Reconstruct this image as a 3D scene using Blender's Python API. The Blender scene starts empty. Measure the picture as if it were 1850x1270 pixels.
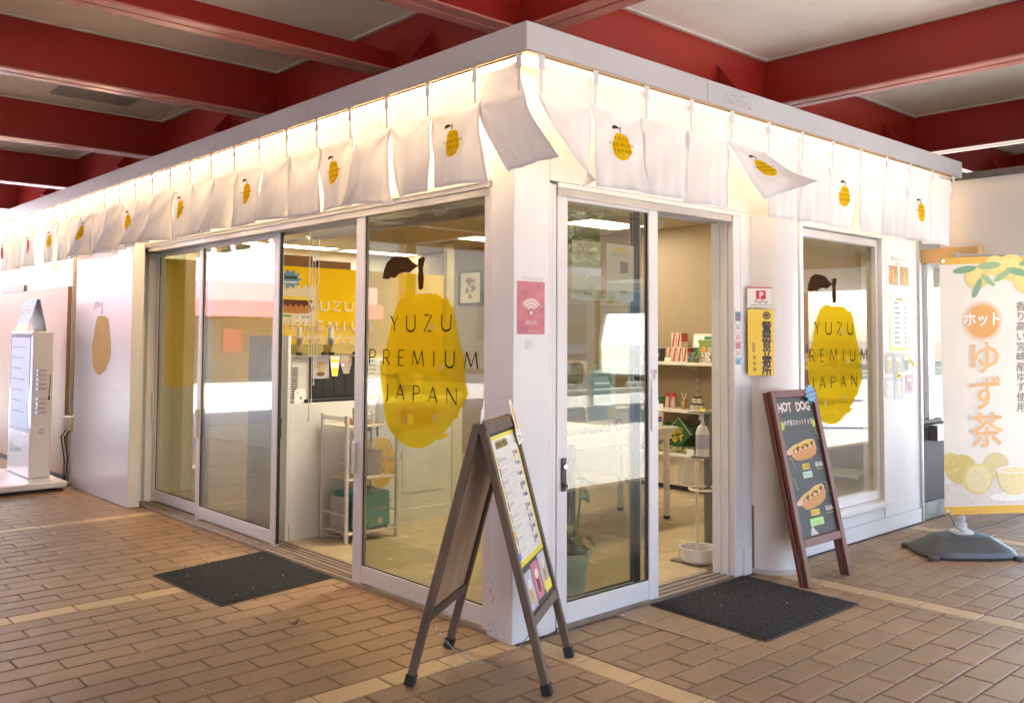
import bpy, bmesh, math, random
from mathutils import Vector, Matrix

random.seed(7)
SC = bpy.context.scene
COL = SC.collection
R = math.radians

# ------------------------------------------------------------------ camera
cam_d = bpy.data.cameras.new('camera')
cam_d.sensor_width = 36.0
cam_d.lens = 1656.935 / 1850 * 36
cam_d.shift_x = (925 - 931.249) / 1850
cam_d.shift_y = (531.378 - 635) / 1850
cam_d.clip_start = 0.05
cam_d.clip_end = 2000
cam = bpy.data.objects.new('camera', cam_d)
COL.objects.link(cam)
CAM_P = Vector((-2.86349, -3.12143, 1.4))
CAM_R = Vector((0.735343, -0.677677, 0.004957))
CAM_U = Vector((-0.035142, -0.030826, 0.998907))
CAM_F = Vector((0.676783, 0.734714, 0.046482))
m = Matrix.Identity(4)
for i in range(3):
    m[i][0] = CAM_R[i]; m[i][1] = CAM_U[i]; m[i][2] = -CAM_F[i]; m[i][3] = CAM_P[i]
cam.matrix_world = m
SC.camera = cam

# ------------------------------------------------------------------ sky, sun, exposure
SUN_DIR = Vector((-0.48, -0.45, 0.76)).normalized()      # towards the sun
world = bpy.data.worlds.new('World')
SC.world = world
world.use_nodes = True
wn = world.node_tree.nodes
sky = wn.new('ShaderNodeTexSky')
sky.sky_type = 'NISHITA'
sky.sun_disc = False
sky.sun_elevation = math.asin(SUN_DIR.z)
sky.sun_rotation = math.atan2(SUN_DIR.x, SUN_DIR.y)
wn['Background'].inputs['Strength'].default_value = 0.15
world.node_tree.links.new(sky.outputs['Color'], wn['Background'].inputs['Color'])
sun_d = bpy.data.lights.new('sun', 'SUN')
sun_d.energy = 4.2
sun_d.angle = R(0.53)
sun_d.color = (1.0, 0.975, 0.94)
sun = bpy.data.objects.new('sun', sun_d)
COL.objects.link(sun)
sun.rotation_euler = (-SUN_DIR).to_track_quat('-Z', 'Y').to_euler()
SC.view_settings.view_transform = 'Standard'
SC.view_settings.look = 'None'
SC.view_settings.exposure = 3.6
SC.view_settings.gamma = 1.0
SC.view_settings.use_curve_mapping = False
SC.render.engine = 'CYCLES'
SC.cycles.use_denoising = True
SC.cycles.max_bounces = 10
SC.cycles.diffuse_bounces = 5
SC.cycles.glossy_bounces = 5
SC.cycles.transmission_bounces = 8
SC.cycles.transparent_max_bounces = 24
SC.cycles.sample_clamp_indirect = 6.0
SC.cycles.caustics_reflective = False
SC.cycles.caustics_refractive = False

# ------------------------------------------------------------------ materials
MATS = {}


def mat(name, col, rough=0.6, var=0.08, scale=6.0, bump=0.0, bscale=None, metal=0.0, spec=0.5, rnd=0.0,
        stain=None, stain_amt=0.0, coat=0.0, stretch=None, world=False, dirt=0.0):
    """Procedural surface: noise-varied colour, fine relief, optional stains and per-piece variation."""
    if name in MATS:
        return MATS[name]
    M = bpy.data.materials.new(name)
    M.use_nodes = True
    nt = M.node_tree
    N, L = nt.nodes, nt.links
    b = N['Principled BSDF']
    b.inputs['Roughness'].default_value = rough
    b.inputs['Metallic'].default_value = metal
    b.inputs['Specular IOR Level'].default_value = spec
    if coat:
        b.inputs['Coat Weight'].default_value = coat
        b.inputs['Coat Roughness'].default_value = 0.08
    tc = N.new('ShaderNodeTexCoord')
    src = tc.outputs['Object']
    if world:
        gp_ = N.new('ShaderNodeNewGeometry')
        src = gp_.outputs['Position']
    if stretch:
        mp = N.new('ShaderNodeMapping')
        mp.inputs['Scale'].default_value = stretch
        L.new(src, mp.inputs['Vector'])
        src = mp.outputs['Vector']
    nz = N.new('ShaderNodeTexNoise')
    nz.inputs['Scale'].default_value = scale
    nz.inputs['Detail'].default_value = 6
    L.new(src, nz.inputs['Vector'])
    mx = N.new('ShaderNodeMix')
    mx.data_type = 'RGBA'
    c = Vector(col)
    mx.inputs[6].default_value = (*[max(0, x * (1 - var)) for x in c], 1)
    mx.inputs[7].default_value = (*[min(1, x * (1 + var)) for x in c], 1)
    rmp = N.new('ShaderNodeMapRange')
    rmp.inputs[1].default_value = 0.3
    rmp.inputs[2].default_value = 0.7
    L.new(nz.outputs['Fac'], rmp.inputs[0])
    L.new(rmp.outputs[0], mx.inputs[0])
    out = mx.outputs[2]
    if stain:
        n2 = N.new('ShaderNodeTexNoise')
        n2.inputs['Scale'].default_value = scale * 0.35
        n2.inputs['Detail'].default_value = 8
        n2.inputs['Roughness'].default_value = 0.7
        L.new(src, n2.inputs['Vector'])
        r2 = N.new('ShaderNodeMapRange')
        r2.inputs[1].default_value = 0.55
        r2.inputs[2].default_value = 0.75
        r2.inputs[4].default_value = stain_amt
        L.new(n2.outputs['Fac'], r2.inputs[0])
        m2 = N.new('ShaderNodeMix')
        m2.data_type = 'RGBA'
        L.new(r2.outputs[0], m2.inputs[0])
        L.new(out, m2.inputs[6])
        m2.inputs[7].default_value = (*stain, 1)
        out = m2.outputs[2]
    if rnd:
        oi = N.new('ShaderNodeObjectInfo')
        r3 = N.new('ShaderNodeMapRange')
        r3.inputs[3].default_value = 1 - rnd
        r3.inputs[4].default_value = 1 + rnd
        L.new(oi.outputs['Random'], r3.inputs[0])
        hs = N.new('ShaderNodeHueSaturation')
        L.new(out, hs.inputs['Color'])
        L.new(r3.outputs[0], hs.inputs['Value'])
        out = hs.outputs['Color']
    if dirt:
        n4 = N.new('ShaderNodeTexNoise')
        n4.inputs['Scale'].default_value = 1.7
        n4.inputs['Detail'].default_value = 9
        n4.inputs['Roughness'].default_value = 0.65
        L.new(src, n4.inputs['Vector'])
        r4 = N.new('ShaderNodeMapRange')
        r4.inputs[1].default_value = 0.3
        r4.inputs[2].default_value = 0.7
        r4.inputs[3].default_value = 1 - dirt
        r4.inputs[4].default_value = 1 + dirt * 0.6
        L.new(n4.outputs['Fac'], r4.inputs[0])
        h4 = N.new('ShaderNodeHueSaturation')
        L.new(out, h4.inputs['Color'])
        L.new(r4.outputs[0], h4.inputs['Value'])
        out = h4.outputs['Color']
    L.new(out, b.inputs['Base Color'])
    rr = N.new('ShaderNodeMapRange')
    rr.inputs[3].default_value = max(0.02, rough - 0.08)
    rr.inputs[4].default_value = min(1, rough + 0.08)
    L.new(nz.outputs['Fac'], rr.inputs[0])
    L.new(rr.outputs[0], b.inputs['Roughness'])
    if bump:
        n3 = N.new('ShaderNodeTexNoise')
        n3.inputs['Scale'].default_value = bscale or scale * 10
        n3.inputs['Detail'].default_value = 4
        L.new(src, n3.inputs['Vector'])
        bp = N.new('ShaderNodeBump')
        bp.inputs['Strength'].default_value = bump
        bp.inputs['Distance'].default_value = 0.004
        L.new(n3.outputs['Fac'], bp.inputs['Height'])
        L.new(bp.outputs['Normal'], b.inputs['Normal'])
    MATS[name] = M
    return M


def ink(name, col, rough=0.5):
    return mat(name, col, rough=rough, var=0.05, scale=40)


def glow(name, col, strength):
    if name in MATS:
        return MATS[name]
    M = bpy.data.materials.new(name)
    M.use_nodes = True
    N, L = M.node_tree.nodes, M.node_tree.links
    b = N['Principled BSDF']
    b.inputs['Base Color'].default_value = (*col, 1)
    b.inputs['Emission Color'].default_value = (*col, 1)
    b.inputs['Emission Strength'].default_value = strength
    MATS[name] = M
    return M


def glass_mat(name, tint=(0.80, 0.80, 0.71), ior=1.72, rough=0.0):
    """Thin window glass: Fresnel mirror over a clear, faintly tinted sheet with faint smears."""
    if name in MATS:
        return MATS[name]
    M = bpy.data.materials.new(name)
    M.use_nodes = True
    N, L = M.node_tree.nodes, M.node_tree.links
    N.remove(N['Principled BSDF'])
    out = N['Material Output']
    fr = N.new('ShaderNodeFresnel')
    geo = N.new('ShaderNodeNewGeometry')
    ma = N.new('ShaderNodeMath')          # same reflectance on both faces of the sheet
    ma.operation = 'MULTIPLY_ADD'
    ma.inputs[1].default_value = 1 / ior - ior
    ma.inputs[2].default_value = ior
    L.new(geo.outputs['Backfacing'], ma.inputs[0])
    L.new(ma.outputs[0], fr.inputs['IOR'])
    tr = N.new('ShaderNodeBsdfTransparent')
    tr.inputs['Color'].default_value = (*tint, 1)
    gl = N.new('ShaderNodeBsdfGlossy')
    gl.inputs['Roughness'].default_value = rough
    mx = N.new('ShaderNodeMixShader')
    L.new(fr.outputs[0], mx.inputs[0])
    L.new(tr.outputs[0], mx.inputs[1])
    L.new(gl.outputs[0], mx.inputs[2])
    tc = N.new('ShaderNodeTexCoord')
    nz = N.new('ShaderNodeTexNoise')
    nz.inputs['Scale'].default_value = 5
    nz.inputs['Detail'].default_value = 8
    L.new(tc.outputs['Object'], nz.inputs['Vector'])
    rg = N.new('ShaderNodeMapRange')
    rg.inputs[1].default_value = 0.5
    rg.inputs[2].default_value = 0.9
    rg.inputs[4].default_value = 0.075
    L.new(nz.outputs['Fac'], rg.inputs[0])
    df = N.new('ShaderNodeBsdfDiffuse')
    df.inputs['Color'].default_value = (0.7, 0.7, 0.68, 1)
    m2 = N.new('ShaderNodeMixShader')
    L.new(rg.outputs[0], m2.inputs[0])
    L.new(mx.outputs[0], m2.inputs[1])
    L.new(df.outputs[0], m2.inputs[2])
    L.new(m2.outputs[0], out.inputs['Surface'])
    MATS[name] = M
    return M


def film(name, col, clear=0.5, tint=None):
    """Coloured see-through film or thin cloth: diffuse, translucent and clear shares."""
    if name in MATS:
        return MATS[name]
    M = bpy.data.materials.new(name)
    M.use_nodes = True
    N, L = M.node_tree.nodes, M.node_tree.links
    N.remove(N['Principled BSDF'])
    out = N['Material Output']
    df = N.new('ShaderNodeBsdfDiffuse')
    df.inputs['Color'].default_value = (*col, 1)
    tl = N.new('ShaderNodeBsdfTranslucent')
    tl.inputs['Color'].default_value = (*col, 1)
    a = N.new('ShaderNodeMixShader')
    a.inputs[0].default_value = 0.4
    L.new(df.outputs[0], a.inputs[1])
    L.new(tl.outputs[0], a.inputs[2])
    last = a
    if clear > 0:
        tr = N.new('ShaderNodeBsdfTransparent')
        tr.inputs['Color'].default_value = (*(tint or col), 1)
        b = N.new('ShaderNodeMixShader')
        b.inputs[0].default_value = clear
        L.new(a.outputs[0], b.inputs[1])
        L.new(tr.outputs[0], b.inputs[2])
        last = b
    L.new(last.outputs[0], out.inputs['Surface'])
    MATS[name] = M
    return M


def cloth_mat(name, col, trans=0.5):
    if name in MATS:
        return MATS[name]
    M = bpy.data.materials.new(name)
    M.use_nodes = True
    N, L = M.node_tree.nodes, M.node_tree.links
    N.remove(N['Principled BSDF'])
    out = N['Material Output']
    tc = N.new('ShaderNodeTexCoord')
    wv = N.new('ShaderNodeTexNoise')
    wv.inputs['Scale'].default_value = 420
    L.new(tc.outputs['Object'], wv.inputs['Vector'])
    n2 = N.new('ShaderNodeTexNoise')
    n2.inputs['Scale'].default_value = 13
    n2.inputs['Detail'].default_value = 5
    n2.inputs['Distortion'].default_value = 0.8
    L.new(tc.outputs['Object'], n2.inputs['Vector'])
    ad = N.new('ShaderNodeMath')
    ad.operation = 'MULTIPLY_ADD'
    ad.inputs[1].default_value = 0.06
    L.new(wv.outputs['Fac'], ad.inputs[0])
    L.new(n2.outputs['Fac'], ad.inputs[2])
    bp = N.new('ShaderNodeBump')
    bp.inputs['Strength'].default_value = 0.35
    bp.inputs['Distance'].default_value = 0.010
    L.new(ad.outputs[0], bp.inputs['Height'])
    df = N.new('ShaderNodeBsdfDiffuse')
    df.inputs['Color'].default_value = (*col, 1)
    tl = N.new('ShaderNodeBsdfTranslucent')
    tl.inputs['Color'].default_value = (*col, 1)
    L.new(bp.outputs['Normal'], df.inputs['Normal'])
    a = N.new('ShaderNodeMixShader')
    a.inputs[0].default_value = trans
    L.new(df.outputs[0], a.inputs[1])
    L.new(tl.outputs[0], a.inputs[2])
    L.new(a.outputs[0], out.inputs['Surface'])
    MATS[name] = M
    return M


def wood_mat(name, c1, c2, rough=0.6, scale=3.0, stretch=(1, 1, 12), bump=0.15):
    if name in MATS:
        return MATS[name]
    M = mat(name, c1, rough=rough, var=0.1, scale=scale, bump=bump, bscale=scale * 6, stretch=stretch)
    for n in M.node_tree.nodes:
        if n.type == 'MIX' and not n.inputs[6].is_linked:
            n.inputs[6].default_value = (*c1, 1)
            n.inputs[7].default_value = (*c2, 1)
    return M


# ------------------------------------------------------------------ geometry helpers
BASE = {}


def root_of(o):
    while o.parent is not None:
        o = o.parent
    return o


def link(name, me, material=None, parent=None):
    o = bpy.data.objects.new(name, me)
    if material is not None and me is not None:
        if len(me.materials) == 0:
            me.materials.append(material)
    COL.objects.link(o)
    if parent is not None:
        o.parent = parent
    return o


def tag(o, label=None, cat=None, group=None, kind=None):
    if label: o['label'] = label
    if cat: o['category'] = cat
    if group: o['group'] = group
    if kind: o['kind'] = kind
    return o


def thing(name, label, cat, loc=(0, 0, 0), group=None, kind=None):
    o = bpy.data.objects.new(name, None)
    o.empty_display_size = 0.1
    COL.objects.link(o)
    o.location = loc
    BASE[o.name] = Vector(loc)
    return tag(o, label, cat, group, kind)


class Fr:
    """A local frame: u, v in a plane, n out of it."""
    def __init__(s, o, u, v):
        s.o = Vector(o); s.u = Vector(u).normalized(); s.v = Vector(v).normalized(); s.n = s.u.cross(s.v)

    def p(s, u, v, n=0.0):
        return s.o + s.u * u + s.v * v + s.n * n


def FR(y, x0=0.0, z0=0.0):          # a plane facing -Y (right-hand front), u = +X
    return Fr((x0, y, z0), (1, 0, 0), (0, 0, 1))


def FL(x, y0=0.0, z0=0.0):          # a plane facing -X (left-hand front), u = -Y
    return Fr((x, y0, z0), (0, -1, 0), (0, 0, 1))


class MB:
    def __init__(s):
        s.V = []; s.F = []

    def add(s, vs, fs):
        k = len(s.V)
        s.V += [Vector(v) for v in vs]
        s.F += [tuple(i + k for i in f) for f in fs]
        return s

    def box(s, x0, x1, y0, y1, z0, z1):
        vs = [(x0, y0, z0), (x1, y0, z0), (x1, y1, z0), (x0, y1, z0), (x0, y0, z1), (x1, y0, z1), (x1, y1, z1), (x0, y1, z1)]
        return s.add(vs, [(0, 3, 2, 1), (4, 5, 6, 7), (0, 1, 5, 4), (1, 2, 6, 5), (2, 3, 7, 6), (3, 0, 4, 7)])

    def fbox(s, f, u0, u1, v0, v1, n0, n1):
        vs = [f.p(a, b, c) for c in (n0, n1) for a, b in ((u0, v0), (u1, v0), (u1, v1), (u0, v1))]
        return s.add(vs, [(0, 3, 2, 1), (4, 5, 6, 7), (0, 1, 5, 4), (1, 2, 6, 5), (2, 3, 7, 6), (3, 0, 4, 7)])

    def bar(s, p0, p1, w, h, up=(0, 0, 1)):
        p0, p1 = Vector(p0), Vector(p1)
        d = (p1 - p0).normalized()
        up = Vector(up)
        sd = d.cross(up)
        if sd.length < 1e-4:
            sd = d.cross(Vector((1, 0, 0)))
        sd.normalize()
        up = sd.cross(d)
        vs = [p + sd * (a * w / 2) + up * (b * h / 2) for p in (p0, p1) for a, b in ((-1, -1), (1, -1), (1, 1), (-1, 1))]
        return s.add(vs, [(0, 1, 2, 3), (7, 6, 5, 4), (0, 4, 5, 1), (1, 5, 6, 2), (2, 6, 7, 3), (3, 7, 4, 0)])

    def poly(s, pts):
        return s.add(pts, [tuple(range(len(pts)))])

    def prism(s, f, pts, n0, n1):
        k = len(pts)
        a = [f.p(u, v, n0) for u, v in pts]
        b = [f.p(u, v, n1) for u, v in pts]
        return s.add(a + b, [tuple(range(k))[::-1], tuple(range(k, 2 * k))] + [(i, (i + 1) % k, k + (i + 1) % k, k + i) for i in range(k)])

    def tube(s, pts, r, n=8, cap=True):
        pts = [Vector(p) for p in pts]
        rs = r if isinstance(r, (list, tuple)) else [r] * len(pts)
        k0 = len(s.V)
        a = None
        for i, p in enumerate(pts):
            d = (pts[min(i + 1, len(pts) - 1)] - pts[max(i - 1, 0)])
            d = d.normalized() if d.length > 1e-9 else Vector((0, 0, 1))
            if a is None:
                a = d.orthogonal().normalized()
            a = (a - d * a.dot(d))
            a = a.normalized() if a.length > 1e-6 else d.orthogonal().normalized()
            b = d.cross(a)
            for j in range(n):
                t = 2 * math.pi * j / n
                s.V.append(p + (a * math.cos(t) + b * math.sin(t)) * rs[i])
        for i in range(len(pts) - 1):
            for j in range(n):
                q = k0 + i * n
                s.F.append((q + j, q + (j + 1) % n, q + n + (j + 1) % n, q + n + j))
        if cap:
            s.F.append(tuple(k0 + j for j in range(n))[::-1])
            s.F.append(tuple(k0 + (len(pts) - 1) * n + j for j in range(n)))
        return s

    def lathe(s, prof, c, n=24, a0=0.0, a1=2 * math.pi):
        c = Vector(c)
        full = abs(a1 - a0 - 2 * math.pi) < 1e-6
        k0 = len(s.V)
        cols = n if full else n + 1
        for r, z in prof:
            for j in range(cols):
                t = a0 + (a1 - a0) * j / n
                s.V.append(c + Vector((r * math.cos(t), r * math.sin(t), z)))
        for i in range(len(prof) - 1):
            for j in range(n):
                a = k0 + i * cols + j
                b = k0 + i * cols + (j + 1) % cols
                s.F.append((a, b, b + cols, a + cols))
        return s

    def blob(s, c, rx, ry, rz, nu=10, nv=6, wob=0.0, rng=random):
        c = Vector(c)
        k0 = len(s.V)
        for i in range(nv + 1):
            ph = math.pi * i / nv - math.pi / 2
            for j in range(nu):
                t = 2 * math.pi * j / nu
                w = 1 + rng.uniform(-wob, wob)
                s.V.append(c + Vector((rx * math.cos(ph) * math.cos(t) * w, ry * math.cos(ph) * math.sin(t) * w, rz * math.sin(ph) * w)))
        for i in range(nv):
            for j in range(nu):
                a = k0 + i * nu + j
                b = k0 + i * nu + (j + 1) % nu
                s.F.append((a, b, b + nu, a + nu))
        return s

    def mesh(s, name, off=(0, 0, 0), smooth=False, bevel=0.0, seg=1):
        off = Vector(off)
        me = bpy.data.meshes.new(name)
        me.from_pydata([tuple(v - off) for v in s.V], [], s.F)
        if bevel:
            bm = bmesh.new()
            bm.from_mesh(me)
            bmesh.ops.remove_doubles(bm, verts=bm.verts, dist=1e-6)
            ed = [e for e in bm.edges if len(e.link_faces) == 2 and e.calc_face_angle(0) > 0.5]
            bmesh.ops.bevel(bm, geom=ed, offset=bevel, segments=seg, affect='EDGES', clamp_overlap=True)
            bm.to_mesh(me)
            bm.free()
        if smooth:
            me.polygons.foreach_set('use_smooth', [True] * len(me.polygons))
            if smooth != 'all':
                try:
                    me.set_sharp_from_angle(angle=R(35))
                except Exception:
                    pass
        me.update()
        return me

    def build(s, name, material, parent=None, smooth=False, bevel=0.0, seg=1):
        off = BASE.get(root_of(parent).name, Vector()) if parent is not None else Vector()
        return link(name, s.mesh(name, off, smooth, bevel, seg), material, parent)


def part(name, material, parent, *boxes, bevel=0.0, f=None, smooth=False):
    b = MB()
    for q in boxes:
        if f is not None: b.fbox(f, *q)
        else: b.box(*q)
    return b.build(name, material, parent, bevel=bevel, smooth=smooth)


def dup_tree(o, dloc, parent=None, label=None):
    c = o.copy()
    COL.objects.link(c)
    if parent is None:
        c.location = o.location + Vector(dloc)
        BASE[c.name] = c.location.copy()
        if label: c['label'] = label
    else:
        c.parent = parent
    for ch in list(o.children):
        dup_tree(ch, dloc, c)
    return c


# 2D shapes ---------------------------------------------------------------
_TXT = {}


def text2d(body, size=1.0, spacing=1.0, line=1.0, align='CENTER'):
    key = (body, spacing, line, align)
    if key not in _TXT:
        c = bpy.data.curves.new('lettering', 'FONT')
        c.body = body
        c.size = 1
        c.resolution_u = 2
        c.space_character = spacing
        c.space_line = line
        c.align_x = align
        o = bpy.data.objects.new('lettering', c)
        COL.objects.link(o)
        dg = bpy.context.evaluated_depsgraph_get()
        me = bpy.data.meshes.new_from_object(o.evaluated_get(dg))
        _TXT[key] = ([(v.co.x, v.co.y) for v in me.vertices], [tuple(p.vertices) for p in me.polygons])
        bpy.data.objects.remove(o)
        bpy.data.curves.remove(c)
        bpy.data.meshes.remove(me)
    V, F = _TXT[key]
    return [(x * size, y * size) for x, y in V], F


def write(f, body, u, v, size, material, parent, name='lettering', spacing=1.0, line=1.0, align='CENTER', n=0.0008, sx=1.0, rot=0.0, bold=0.0, up=False):
    """Lettering lying on frame f with its baseline at (u, v)."""
    if up:
        body = '\n'.join(body)
    V, F = text2d(body, size, spacing, line, align)
    b = MB()
    ca, sa = math.cos(rot), math.sin(rot)
    offs = [(0, 0)] if not bold else [(0, 0), (bold, 0), (-bold, 0), (0, bold), (0, -bold)]
    for k, (du, dv) in enumerate(offs):
        vs = []
        for x, y in V:
            x = x * sx + du
            y = y + dv
            vs.append(f.p(u + x * ca - y * sa, v + x * sa + y * ca, n + k * 0.00006))
        b.add(vs, F)
    return b.build(name, material, parent)


def strokes2d(lines, w):
    """Thick polylines as flat quads with mitred joins."""
    V, F = [], []
    for pts in lines:
        k = len(pts)
        ww = w if not isinstance(w, (list, tuple)) else w[0]
        prev = None
        for i in range(k):
            a = pts[max(i - 1, 0)]
            b = pts[min(i + 1, k - 1)]
            dx, dy = b[0] - a[0], b[1] - a[1]
            l = math.hypot(dx, dy) or 1
            nx, ny = -dy / l * ww / 2, dx / l * ww / 2
            V += [(pts[i][0] + nx, pts[i][1] + ny), (pts[i][0] - nx, pts[i][1] - ny)]
            if i:
                q = len(V)
                F.append((q - 4, q - 3, q - 1, q - 2))
    return V, F


def draw(f, lines, w, material, parent, name, n=0.0008):
    V, F = strokes2d(lines, w)
    b = MB().add([f.p(u, v, n) for u, v in V], F)
    return b.build(name, material, parent)


def arc(cx, cy, rx, ry, a0, a1, k=10):
    return [(cx + rx * math.cos(R(a0 + (a1 - a0) * i / k)), cy + ry * math.sin(R(a0 + (a1 - a0) * i / k))) for i in range(k + 1)]


def cut_poly(poly, step):
    """A flat outline cut into a grid of small facets so that it can follow a curved sheet."""
    bm = bmesh.new()
    vs = [bm.verts.new((x, y, 0)) for x, y in poly]
    bm.faces.new(vs)
    bmesh.ops.triangulate(bm, faces=bm.faces[:])
    xs = [p[0] for p in poly]
    ys = [p[1] for p in poly]
    for lo, hi, no, ax in ((min(xs), max(xs), (1, 0, 0), 0), (min(ys), max(ys), (0, 1, 0), 1)):
        t = lo + step
        while t < hi:
            co = [0, 0, 0]
            co[ax] = t
            bmesh.ops.bisect_plane(bm, geom=bm.verts[:] + bm.edges[:] + bm.faces[:], plane_co=co, plane_no=no)
            t += step
    bm.verts.index_update()
    V = [(v.co.x, v.co.y) for v in bm.verts]
    F = [tuple(v.index for v in fc.verts) for fc in bm.faces]
    bm.free()
    return V, F


# the fruit emblem: outline, leaf, stem and the three lines of thin capitals (metres, at window size)
BODY = [(-0.205, 0.403), (-0.143, 0.427), (-0.114, 0.429), (-0.067, 0.42), (0.033, 0.423), (0.113, 0.419), (0.157, 0.399), (0.179, 0.388), (0.209, 0.396), (0.214, 0.379), (0.248, 0.346), (0.263, 0.298), (0.278, 0.245), (0.3, 0.177), (0.321, 0.136), (0.345, 0.085), (0.343, 0.033), (0.352, -0.029), (0.371, -0.085), (0.345, -0.127), (0.321, -0.155), (0.292, -0.206), (0.259, -0.213), (0.247, -0.24), (0.184, -0.284), (0.182, -0.298), (0.218, -0.286), (0.225, -0.297), (0.172, -0.32), (0.116, -0.332), (0.063, -0.361), (0.01, -0.381), (-0.045, -0.388), (-0.119, -0.386), (-0.205, -0.363), (-0.284, -0.316), (-0.329, -0.268), (-0.351, -0.206), (-0.359, -0.144), (-0.379, -0.064), (-0.391, 0.028), (-0.357, 0.093), (-0.318, 0.18), (-0.304, 0.231), (-0.271, 0.311), (-0.233, 0.373)]
LEAF = [(-0.376, 0.519), (-0.366, 0.562), (-0.337, 0.607), (-0.282, 0.633), (-0.194, 0.632), (-0.137, 0.621), (-0.094, 0.593), (-0.047, 0.574), (-0.126, 0.54), (-0.164, 0.546), (-0.222, 0.538), (-0.26, 0.517), (-0.295, 0.524), (-0.32, 0.513)]
STEM = [(-0.047, 0.61), (-0.006, 0.621), (0.014, 0.608), (0.002, 0.577), (-0.005, 0.555), (0.003, 0.505), (-0.003, 0.453), (-0.022, 0.443), (-0.04, 0.449), (-0.049, 0.513), (-0.042, 0.546), (-0.05, 0.574)]
DOTS = [(0.076, 0.246), (0.158, 0.038), (-0.161, -0.245), (0.103, -0.221)]


def glyph(ch):
    """Thin capitals: list of (polyline, thick?) in a unit box."""
    T, t = 1, 0
    return {
        'Y': [([(0, 1), (.5, .48)], T), ([(1, 1), (.5, .48)], t), ([(.5, .5), (.5, 0)], T)],
        'U': [([(0, 1), (0, .3)] + arc(.5, .3, .5, .3, 180, 360) + [(1, 1)], T)],
        'Z': [([(.05, 1), (1, 1), (0, 0), (1, 0)], T)],
        'P': [([(0, 0), (0, 1)], T), ([(0, 1), (.5, 1)] + arc(.5, .74, .5, .26, 90, -90) + [(0, .48)], t)],
        'R': [([(0, 0), (0, 1)], T), ([(0, 1), (.45, 1)] + arc(.45, .74, .45, .26, 90, -90) + [(0, .48)], t), ([(.4, .48), (1, 0)], T)],
        'E': [([(0, 0), (0, 1)], T), ([(0, 1), (1, 1)], t), ([(0, .52), (.85, .52)], t), ([(0, 0), (1, 0)], t)],
        'M': [([(0, 0), (.14, 1)], t), ([(.14, 1), (.5, .1)], T), ([(.5, .1), (.86, 1)], t), ([(.86, 1), (1, 0)], T)],
        'I': [([(.5, 0), (.5, 1)], T)],
        'J': [([(.9, 1), (.9, .1)] + arc(.45, .08, .45, .26, 0, -100), T)],
        'A': [([(0, 0), (.5, 1)], t), ([(.5, 1), (1, 0)], T), ([(.17, .33), (.83, .33)], t)],
        'N': [([(0, 0), (0, 1)], t), ([(0, 1), (1, 0)], T), ([(1, 0), (1, 1)], t)],
    }[ch]


CAPS = [('Y', -.291, -.226, .228, .311), ('U', -.145, -.069, .226, .311), ('Z', .012, .076, .227, .311), ('U', .16, .235, .229, .311),
        ('P', -.494, -.434, .043, .125), ('R', -.357, -.298, .043, .125), ('E', -.214, -.169, .043, .125), ('M', -.092, .008, .043, .125),
        ('I', .09, .103, .043, .125), ('U', .194, .263, .043, .125), ('M', .346, .445, .043, .125),
        ('J', -.344, -.312, -.14, -.061), ('A', -.235, -.159, -.14, -.061), ('P', -.078, -.023, -.14, -.061), ('A', .052, .126, -.14, -.061), ('N', .207, .283, -.14, -.061)]


def caps2d(scale=1.0, w=0.0095, rows=None):
    V, F = [], []
    for ch, u0, u1, v0, v1 in (CAPS if rows is None else rows):
        for pts, thick in glyph(ch):
            q = [((u0 + x * (u1 - u0)) * scale, (v0 + y * (v1 - v0)) * scale) for x, y in pts]
            a, b = strokes2d([q], (w if thick else w * 0.62) * scale)
            k = len(V)
            V += a
            F += [tuple(i + k for i in ff) for ff in b]
    return V, F


def emblem(f, scale, mats, parent, u=0.0, v=0.0, n=0.001, letters=True, w=0.0095, dots=False):
    """Flat emblem on a plane: parts fruit_print, leaf_print, stem_print, lettering."""
    for nm, poly, mk in (('fruit_print', BODY, 0), ('leaf_print', LEAF, 1), ('stem_print', STEM, 1)):
        MB().poly([f.p(u + x * scale, v + y * scale, n) for x, y in poly]).build(nm, mats[mk], parent)
    if letters:
        for one in CAPS:
            V, F = caps2d(scale, w, [one])
            MB().add([f.p(u + x, v + y, n + 0.0006) for x, y in V], F).build('letter', mats[2], parent)
    if dots:
        for x, y in DOTS:
            MB().poly([f.p(u + (x + .016 * math.cos(t) * (1 + .3 * math.sin(3 * t))) * scale, v + (y + .022 * math.sin(t)) * scale, n + 0.0006)
                       for t in [i * math.pi / 5 for i in range(10)]]).build('seed_print', mats[3], parent)

# ------------------------------------------------------------------ shared surfaces
WALL = mat('white_wall_paint', (0.745, 0.75, 0.76), 0.45, var=0.03, scale=2, bump=0.08, bscale=50, stain=(0.5, 0.46, 0.42), stain_amt=0.35, world=True, dirt=0.08)
SASH = mat('white_sash_paint', (0.70, 0.69, 0.69), 0.34, var=0.04, scale=3, bump=0.03, bscale=40, stain=(0.45, 0.42, 0.40), stain_amt=0.2)
FASC = mat('grey_fascia_metal', (0.50, 0.50, 0.515), 0.38, var=0.05, scale=2, stain=(0.2, 0.2, 0.19), stain_amt=0.5)
ALU = mat('brushed_aluminium', (0.55, 0.53, 0.50), 0.35, var=0.06, scale=10, metal=0.8)
STEEL = mat('stainless_steel', (0.60, 0.59, 0.57), 0.25, var=0.06, scale=14, metal=1.0)
BLACK = mat('black_plastic', (0.018, 0.018, 0.02), 0.4, var=0.1, scale=12)
RUBBER = mat('black_rubber', (0.02, 0.019, 0.019), 0.75, var=0.1, scale=30)
PAPER = mat('white_paper', (0.80, 0.79, 0.77), 0.6, var=0.02, scale=8)
LAMI = mat('laminated_paper', (0.80, 0.79, 0.78), 0.12, var=0.02, scale=8, bump=0.1, bscale=20)
GLASS = glass_mat('window_glass')
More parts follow.
